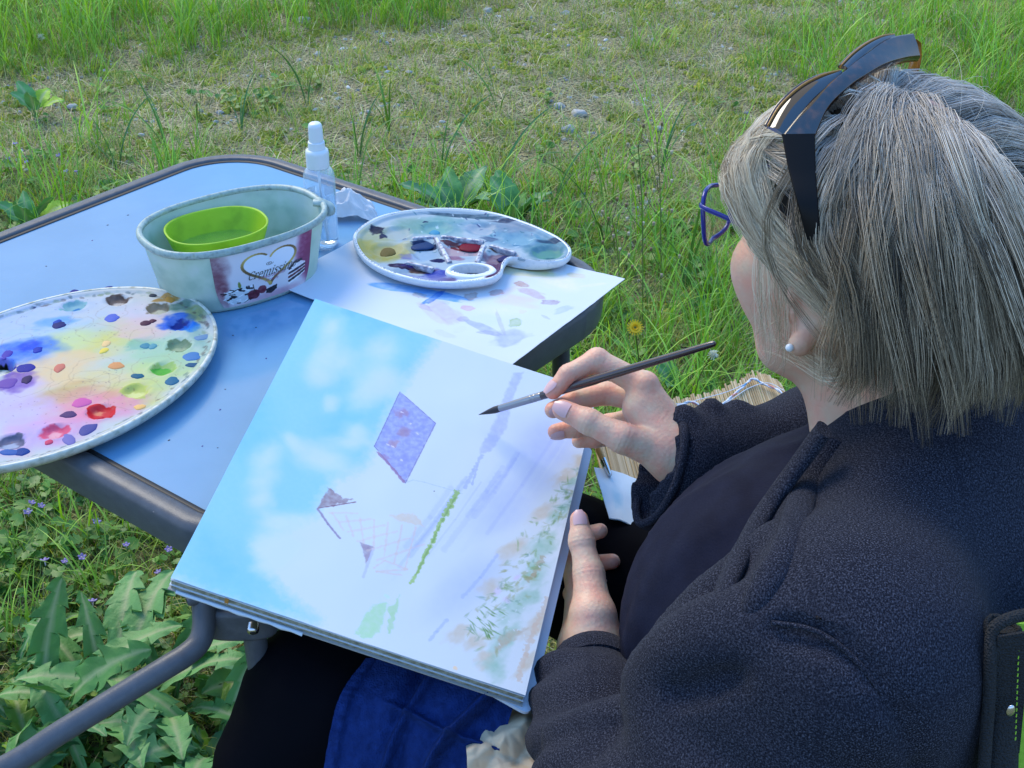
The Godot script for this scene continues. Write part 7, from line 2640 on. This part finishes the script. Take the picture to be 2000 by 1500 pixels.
# ---------- single plants ----------
func leaf(sd: int, len: float, wide: float, kind: int, rise: float, droop: float, c: Color) -> ArrayMesh:
	# lies along +x from its stalk, top side up; kind 0 toothed like a dandelion, 1 broad, 2 grass-like
	var r := RandomNumberGenerator.new()
	r.seed = sd
	var mb := MB.new()
	var n := 96 if kind == 0 else 24
	var p := Vector3.ZERO
	var ang := rise
	var ph := r.randf() * 0.5
	var twist := r.randf_range(-0.9, 0.9)
	for i in n + 1:
		var t := float(i) / n
		var w := 0.0
		var back := 0.0
		var ws := [0.0, 0.0]
		var backs := [0.0, 0.0]
		if kind == 0:
			var env := wide * (0.10 + 0.90 * smoothstep(0.05, 0.78, t))
			if t > 0.70:
				env *= sqrt(maxf(0.0, 1.0 - pow((t - 0.70) / 0.30, 2.0))) * (1.0 - 0.25 * (t - 0.70) / 0.30)
			for h in 2:
				var f := t * 6.5 + ph + 0.43 * h + 0.15 * sin(t * 9.0 + sd)
				var saw := fposmod(f, 1.0)
				var amp := 0.24 + 0.40 * absf(sin(floor(f) * 2.7 + sd + h * 1.9))
				ws[h] = env * (1.0 - amp * pow(saw, 0.8)) + 0.0005
				backs[h] = -0.040 * len * pow(1.0 - saw, 1.6) * minf(1.0, (1.0 - t) * 3.0) * minf(1.0, t * 4.0)
			w = ws[0]
		elif kind == 1:
			if t < 0.25:
				w = 0.0022
			else:
				w = wide * pow(sin(PI * pow((t - 0.25) / 0.75, 0.72)), 0.8) + 0.0008
			w *= 1.0 + 0.05 * sin(t * 60.0)
		else:
			w = wide * (1.0 - pow(t, 2.5)) * (0.6 + 0.4 * minf(1.0, t * 5.0)) + 0.0002
		var up := Vector3(-sin(ang), cos(ang), 0)
		var side := Vector3(0, 0, 1).rotated(Vector3(cos(ang), sin(ang), 0), twist * t)
		var fold := 0.16 if kind == 0 else (0.3 if kind == 2 else 0.18)
		for s in 7:
			var x := (s - 3) / 3.0
			if kind == 0:
				w = ws[0 if x < 0 else 1]
				back = backs[0 if x < 0 else 1]
			var wave := wide * absf(x) * (0.10 * sin(t * 19.0 + x * 2.0 + sd) + 0.05 * sin(t * 64.0 - absf(x) * 9.0))
			mb.col = c * (1.0 + 0.10 * sin(t * 14.0 + s))
			if s == 3:
				mb.col = c.lerp(Color(0.34, 0.40, 0.22), 0.8 if kind != 2 else 0.2)
			mb.col.a = 1.0
			mb.vert(p + side * (w * x) + up * (fold * w * absf(x) + wave) + Vector3(cos(ang), sin(ang), 0) * (back * absf(x)))
		p += Vector3(cos(ang), sin(ang), 0) * (len / n)
		ang -= droop / n * (0.5 + t)
	for i in n:
		for s in 6:
			var a := i * 7 + s
			mb.quad(a, a + 1, a + 8, a + 7)
	return mb.mesh()


var leaves := {}


func plant(called: String, at: Vector3, specs: Array, label: String, cat: String, group := "") -> Node3D:
	# specs: [mesh key, heading in degrees, scale]
	var t := thing(called, Vector3(at.x, height(at.x, at.z), at.z), label, cat, group)
	for s in specs:
		var o := MeshInstance3D.new()
		var k := t.get_child_count()
		o.name = "leaf" if k == 0 else "leaf_%03d" % k
		o.mesh = leaves[s[0]]
		o.material_override = M.leaf
		o.transform = Transform3D(Basis(Vector3.UP, deg_to_rad(s[1])).scaled(Vector3.ONE * s[2]), Vector3(cos(deg_to_rad(s[1])), 0.2, -sin(deg_to_rad(s[1]))) * 0.006)
		t.add_child(o, true)
	return t


func rosette(keys: Array, count: int, sd: int, s0: float, s1: float, turn0 := 0.0) -> Array:
	var r := RandomNumberGenerator.new()
	r.seed = sd
	var out := []
	for k in count:
		out.append([keys[r.randi() % keys.size()], turn0 + k * 137.5 + r.randf_range(-18, 18), r.randf_range(s0, s1)])
	return out


func lean_tuft(count: int, sd: int) -> Array:
	var r := RandomNumberGenerator.new()
	r.seed = sd
	var out := []
	var way := r.randf() * 360.0
	for k in count:
		out.append(["blade_%d" % r.randi_range(0, 3), way + r.randf_range(-95, 95), r.randf_range(0.4, 1.0)])
	return out


func stem(t: Node3D, pts: Array, r: float, c: Color, called := "stem") -> MeshInstance3D:
	var mb := MB.new()
	mb.col = c
	mb.tube(spline(pts, 5), [r], 7)
	return put(mb, called, M.plant, t)


func plants() -> void:
	var g := Color(0.10, 0.25, 0.07)
	var g2 := Color(0.14, 0.32, 0.11)
	var y := Color(0.27, 0.44, 0.04)
	for k in 4:
		for v in 2:
			leaves["toothed_%d" % (k + 4 * v)] = leaf(10 + k + 7 * v, 0.26 - 0.03 * v, 0.033 - 0.006 * v, 0, 1.22 - 0.17 * k, 1.0 + 0.32 * k + 0.4 * v, [g, g2, Color(0.075, 0.19, 0.07), Color(0.13, 0.26, 0.05), Color(0.10, 0.25, 0.10), g, Color(0.16, 0.29, 0.05), g2][k + 4 * v])
		leaves["broad_%d" % k] = leaf(20 + k, 0.13, 0.026, 1, 1.35 - 0.15 * k, 0.9 + 0.2 * k, [g2, Color(0.10, 0.24, 0.11), y, g][k])
		leaves["blade_%d" % k] = leaf(30 + k, 0.34, 0.0042, 2, 1.45 - 0.08 * k, 0.6 + 0.45 * k, [Color(0.10, 0.22, 0.04), Color(0.085, 0.20, 0.07), Color(0.13, 0.26, 0.035), Color(0.11, 0.22, 0.06)][k])
	leaves["yellow_0"] = leaf(50, 0.16, 0.026, 0, 0.9, 0.8, y)
	var tk := ["toothed_0", "toothed_1", "toothed_2", "toothed_3", "toothed_4", "toothed_5", "toothed_6", "toothed_7"]
	var bk := ["broad_0", "broad_1", "broad_2", "broad_3"]
	plant("dandelion", Vector3(-0.5944, 0, -1.505), rosette(tk, 15, 1, 0.85, 1.15, 100.0), "large dandelion rosette with two tall upright leaves left of the table leg", "dandelion", "dandelions by the table")
	plant("dandelion", Vector3(-0.6927, -0, -1.47), rosette(tk, 14, 2, 0.8, 1.1), "dandelion rosette at the bottom left corner, behind the slanting table tube", "dandelion", "dandelions by the table")
	plant("dandelion", Vector3(-0.516, 0, -1.524), rosette(tk, 10, 3, 0.7, 1.0, 60.0), "dandelion rosette under the bend of the table leg", "dandelion", "dandelions by the table")
	plant("dandelion", Vector3(-0.4287, 0, -1.447), rosette(tk + ["yellow_0", "yellow_0"], 11, 4, 0.7, 1.0, 30.0), "dandelion rosette with yellowish leaves beside her near knee", "dandelion", "dandelions by the table")
	plant("dandelion", Vector3(-0.5828, 0, -1.365), rosette(tk + ["yellow_0"], 10, 5, 0.7, 1.05, 10.0), "dandelion rosette below the table tube at the lower photo edge", "dandelion", "dandelions by the table")
	plant("dandelion", Vector3(-0.7787, 0, -1.602), rosette(tk, 9, 6, 0.7, 1.0, 40.0), "dandelion rosette at the left photo edge below the oval palette", "dandelion", "dandelions by the table")
	plant("broad_leaved_dock", Vector3(-0.3591, 0, -1.585), rosette(bk, 10, 7, 0.7, 1.0, 50.0), "broad dark green leaves behind the table post under the pad", "dock plant")
	plant("broad_leaved_dock", Vector3(-0.4426, 0, -1.422), rosette(bk, 8, 17, 0.5, 0.8, 50.0), "low broad leaves between the table tube and the black legging", "dock plant")
	plant("broad_leaved_dock", Vector3(-1.244, 0, -3.267), rosette(bk, 9, 8, 0.85, 1.2, 20.0), "broad-leaved weed beside the far left table edge", "dock plant")
	plant("broad_leaved_dock", Vector3(-0.1528, 0, -3.283), rosette(["broad_0", "broad_1", "broad_1", "broad_3"], 11, 9, 1.0, 1.5, 70.0), "large grey-green dock leaves behind the kidney-shaped palette", "dock plant")
	plant("broad_leaved_dock", Vector3(0, 0, -3.267), rosette(bk, 9, 10, 0.9, 1.3, 10.0), "yellow-green broad leaves in the grass right of the kidney-shaped palette", "dock plant")
	plant("broad_leaved_dock", Vector3(-1.483, 0, -4.122), rosette(["broad_2", "broad_2", "broad_0"], 5, 11, 0.8, 1.1, 80.0), "single yellow-green leafy weed in the lawn, upper left", "dock plant")
	plant("broad_leaved_dock", Vector3(0.342, 0, -2.465), rosette(["broad_1", "broad_0"], 4, 12, 0.6, 0.8, 120.0), "round-leaved weed just beyond the paintbrush handle", "dock plant")
	# single long blades that rise out of the thin lawn
	var spots := [[Vector3(-0.0402, 0, -4.168), "beside the white stones in mid lawn"], [Vector3(-0.9675, 0, -4.054), "left of the spray bottle above the table's back edge"], [Vector3(-0.8264, 0, -4.01), "in the mossy strip above the rounded table corner"], [Vector3(-0.4478, -0, -3.801), "directly right of the spray bottle"], [Vector3(-0.2021, 0, -3.646), "above the kidney-shaped palette's far rim"], [Vector3(-0.055, 0, -3.431), "among the grey-green dock leaves"], [Vector3(0.11, 0, -3.431), "right of the grey-green dock leaves"], [Vector3(0.2347, 0, -3.205), "by the kidney-shaped palette's tip"], [Vector3(-1, -0, -3.801), "just behind the table's back left edge"], [Vector3(0.4221, 0, -3.683), "left of the forehead hair"], [Vector3(-1.121, 0, -3.683), "at the far left beyond the table edge"], [Vector3(0.4154, 0, -2.947), "behind the end of the brush handle"], [Vector3(-0.6528, 0, -4.239), "behind the spray bottle's white cap"], [Vector3(-0.3742, 0, -4.01), "between the spray bottle and the middle of the lawn"]]
	for k in spots.size():
		plant("tall_grass_tuft", spots[k][0], lean_tuft(3 + k % 4, 40 + k), "tuft of long green grass blades " + spots[k][1], "grass tuft", "long grass tufts standing in the thin lawn")
	yellow_flower(Vector3(0.2027, 0.4053, -2.002), Vector3(0.247, 0, -2.395), 0.014, "yellow dandelion-like flower on a thin stem right of the table corner")
	yellow_flower(Vector3(0.4767, 0.3326, -1.923), Vector3(0.5529, -0, -2.209), 0.009, "small yellow flower head just below her chin")
	seed_head(Vector3(0.3202, 0.4074, -1.91), Vector3(0.3598, 0, -2.337), 0.010, "white fluffy seed head beyond the brush handle's end")
	seed_head(Vector3(-1.653, 0.046, -4.785), Vector3(-1.632, 0, -4.699), 0.016, "white clover flower in the long grass, upper left")
	# branching weed with dry buds
	for w in [[Vector3(0.2838, 0, -2.604), 0.50, "tall branching weed with dry brown buds right of the table corner"], [Vector3(0.3334, 0, -2.72), 0.46, "thin weed with pale buds behind the painting hand"], [Vector3(0.2455, 0, -2.696), 0.30, "short weed with dry buds beside the table's right edge"]]:
		var b: Vector3 = w[0]
		var t := thing("dry_weed", b, w[2], "weed")
		var hh: float = w[1]
		var trunk := [b, b + Vector3(-0.01, hh * 0.4, 0.01), b + Vector3(-0.02, hh * 0.75, 0.0), b + Vector3(-0.035, hh, 0.02)]
		stem(t, trunk, 0.0010, Color(0.16, 0.20, 0.06))
		for k in 11:
			var s := 0.30 + 0.068 * k
			var q: Vector3 = trunk[1].lerp(trunk[3], (s - 0.3) / 0.7) if s > 0.4 else trunk[0].lerp(trunk[1], s / 0.4)
			var a := k * 2.4
			var e := q + Vector3(cos(a) * 0.035, 0.05, sin(a) * 0.035) * (1.2 - 0.5 * s)
			var br := stem(t, [q, q.lerp(e, 0.5) + Vector3(0, -0.005, 0), e], 0.0007, Color(0.13, 0.14, 0.045))
			var mb := MB.new()
			mb.col = [Color(0.40, 0.34, 0.26), Color(0.25, 0.17, 0.10), Color(0.55, 0.50, 0.42)][k % 3]
			mb.lathe(e - Vector3(0, 0.003, 0), [Vector2(0.0006, 0), Vector2(0.0030, 0.003), Vector2(0.0026, 0.006), Vector2(0.0034, 0.009), Vector2(0.0005, 0.0085)], 8)
			put(mb, "bud", M.plant, br)
	# violet flowers of the ground ivy
	var vio := [Vector3(-1.435, 0.035, -3.78), Vector3(-1.403, 0.035, -3.728), Vector3(-1.418, 0.035, -3.669), Vector3(-1.361, 0.035, -3.643), Vector3(-1.285, 0.035, -3.692), Vector3(-1.2, 0.035, -3.571), Vector3(-1.231, 0.035, -3.575), Vector3(-0.8632, 0.035, -2.018), Vector3(-0.8612, 0.035, -1.99), Vector3(-0.8443, 0.035, -2.01), Vector3(-0.7326, 0.035, -1.962), Vector3(-0.6636, 0.035, -1.896), Vector3(-0.7316, 0.035, -1.863), Vector3(-0.7911, 0.035, -1.852), Vector3(-0.756, 0.035, -1.851), Vector3(-0.6827, 0.035, -1.746), Vector3(-0.5954, 0.035, -1.685), Vector3(-0.4562, 0.035, -1.672), Vector3(-0.6353, 0.035, -1.705), Vector3(-0.5919, 0.035, -1.822), Vector3(-0.588, 0.035, -1.884)]
	var first: Node3D
	for k in vio.size():
		var p := vio[k] as Vector3
		var s := vio_label(k)
		if k == 0:
			first = thing("ivy_flower", p, s, "flower", "small violet flowers in the ground ivy")
			var mb := MB.new()
			mb.col = Color(0.34, 0.26, 0.62)
			for a in 5:
				var th := a * TAU / 5
				var c := Vector3(cos(th) * 0.0045, 0.004, sin(th) * 0.0045)
				mb.ball(c, Vector3(0.0042, 0.0011, 0.0030), Basis(Vector3.UP, -th) * Basis(Vector3(0, 0, 1), 0.5), 5, 8)
			for i in mb.v.size():
				mb.v[i] += p
			put(mb, "petals", M.plant, first)
			mb = MB.new()
			mb.col = Color(0.62, 0.56, 0.78)
			mb.lathe(p, [Vector2(0.0008, -0.006), Vector2(0.0016, 0.0), Vector2(0.0026, 0.004), Vector2(0.0012, 0.0035)], 8)
			put(mb, "throat", M.plant, first)
			stem(first, [p + Vector3(0, -0.006, 0), p + Vector3(0.003, -0.02, 0.002), p + Vector3(0.004, -0.04, 0.0)], 0.0006, Color(0.10, 0.17, 0.05))
		else:
			var o := first.duplicate()
			o.name = numbered("ivy_flower")
			add_child(o, true)
			o.position = p
			o.rotation = Vector3(0.3 * sin(k * 2.0), k * 1.3, 0.3 * cos(k))
			o.scale = Vector3.ONE * (0.8 + 0.3 * fmod(k * 0.37, 1.0))
			o.set_meta("label", s)
	# larger stones
	var st := [[Vector3(0.1494, 0, -4.215), 0.042, "pale round stone, left one of the pair in the middle of the lawn"], [Vector3(0.2086, 0, -4.154), 0.05, "flat pale stone with moss, right one of the pair in the middle of the lawn"], [Vector3(0.1746, 0, -4.01), 0.06, "long flat grey stone half sunk in front of the stone pair"], [Vector3(-1.397, 0, -4.215), 0.034, "grey-blue stone in the lawn at the upper left"], [Vector3(-0.786, 0, -5.167), 0.06, "flat whitish stone beside the dark clover patch at the upper middle"], [Vector3(-0.5726, 0, -4.327), 0.022, "small white stone above the spray bottle cap"], [Vector3(-1.117, 0, -3.958), 0.024, "white stone beyond the table's back left edge"], [Vector3(-0.4502, -0, -4.163), 0.02, "small pale stone just right of the spray bottle, in dry grass"], [Vector3(0.2028, 0, -5.242), 0.05, "pale stone near the top of the lawn, middle"], [Vector3(-0.0943, 0, -5.29), 0.04, "grey stone at the top of the lawn left of the pale one"], [Vector3(0.2676, 0, -3.729), 0.022, "small white stone in the grass above the right weed"], [Vector3(-0.9148, 0, -4.154), 0.026, "flat pale stone in the mossy strip above the table"], [Vector3(0.4452, 0, -4.019), 0.028, "grey stone left of the forehead hair"], [Vector3(-0.6818, 0, -4.75), 0.03, "bluish stone in the gravel patch behind the bottle"], [Vector3(-0.3457, 0, -4.544), 0.03, "grey stone in the gravel above the kidney palette"]]
	for k in st.size():
		var p: Vector3 = st[k][0]
		var mb := rock(700 + k, st[k][1] * 0.5, 12, 18)
		for i in mb.v.size():
			mb.c[i] = [Color(0.36, 0.36, 0.36), Color(0.42, 0.40, 0.37), Color(0.30, 0.31, 0.33)][k % 3]
			mb.v[i] += p - Vector3(0, st[k][1] * 0.16, 0)
		tag(put(mb, "stone", M.stone, self, p), st[k][2], "stone", "pale stones in the lawn")


func vio_label(k: int) -> String:
	var where := ["topmost of the violets at the far left lawn edge", "second violet from the top at the far left", "lowest violet against the left photo edge, far lawn", "violet just above the oval palette's side of the lawn", "right violet of the far left group", "violet closest to the table's back left edge", "violet left of the one closest to the table's back edge", "upper violet of the pair under the oval palette", "lower violet of the pair under the oval palette", "violet touching that pair under the oval palette, to its right", "violet in the middle of the ivy under the front frame", "violet nearest the pad's lower left corner", "violet above the tall upright dandelion leaf", "left violet of the two beside the left dandelion", "right violet of the two beside the left dandelion", "violet right behind the tall dandelion leaf", "violet between dandelion and table leg", "violet by the hinge block under the pad", "violet left of the table leg bend", "violet in the ivy under the table frame, rightmost but one", "violet in the ivy under the table frame, upper right"]
	return "small " + where[k]


func yellow_flower(head: Vector3, root: Vector3, r: float, label: String) -> void:
	var t := thing("yellow_flower", root, label, "flower")
	stem(t, [root, root.lerp(head, 0.5) + Vector3(0.01, 0, 0), head], 0.0012, Color(0.13, 0.19, 0.05))
	var mb := MB.new()
	var look := Vector3(0.1, 0.6, 0.6).normalized()
	var u := look.cross(Vector3.UP).normalized()
	var v := look.cross(u)
	for ringn in 3:
		for k in 18:
			var a := TAU * k / 18 + ringn * 0.17
			var d := u * cos(a) + v * sin(a)
			var s := look.cross(d)
			var l: float = r * [1.0, 0.75, 0.45][ringn]
			var up: float = [0.15, 0.45, 0.9][ringn]
			mb.col = [Color(0.80, 0.52, 0.01), Color(0.84, 0.58, 0.02), Color(0.78, 0.46, 0.01)][ringn]
			var f := mb.vert(head - s * r * 0.03)
			mb.vert(head + s * r * 0.03)
			mb.vert(head + (d + look * up).normalized() * l + s * r * 0.09)
			mb.vert(head + (d + look * up).normalized() * l - s * r * 0.09)
			mb.quad(f, f + 1, f + 2, f + 3)
	put(mb, "petals", M.plant, t)
	mb = MB.new()
	mb.col = Color(0.10, 0.17, 0.04)
	mb.ball(head - look * r * 0.25, Vector3(r * 0.4, r * 0.4, r * 0.4), Basis.IDENTITY, 6, 8)
	put(mb, "calyx", M.plant, t)


func seed_head(head: Vector3, root: Vector3, r: float, label: String) -> void:
	var t := thing("white_flower_head", root, label, "flower")
	stem(t, [root, root.lerp(head, 0.6) + Vector3(-0.01, 0.01, 0), head], 0.0009, Color(0.16, 0.17, 0.07))
	var mb := MB.new()
	mb.col = Color(0.78, 0.77, 0.74)
	for k in 60:
		var y := 1.0 - 2.0 * (k + 0.5) / 60.0
		var a := k * 2.39996
		var d := Vector3(cos(a) * sqrt(1.0 - y * y), y, sin(a) * sqrt(1.0 - y * y))
		mb.tube([head, head + d * r * (0.8 + 0.2 * sin(k * 5.0))], [r * 0.10, r * 0.05], 4)
	put(mb, "head", M.plant, t)
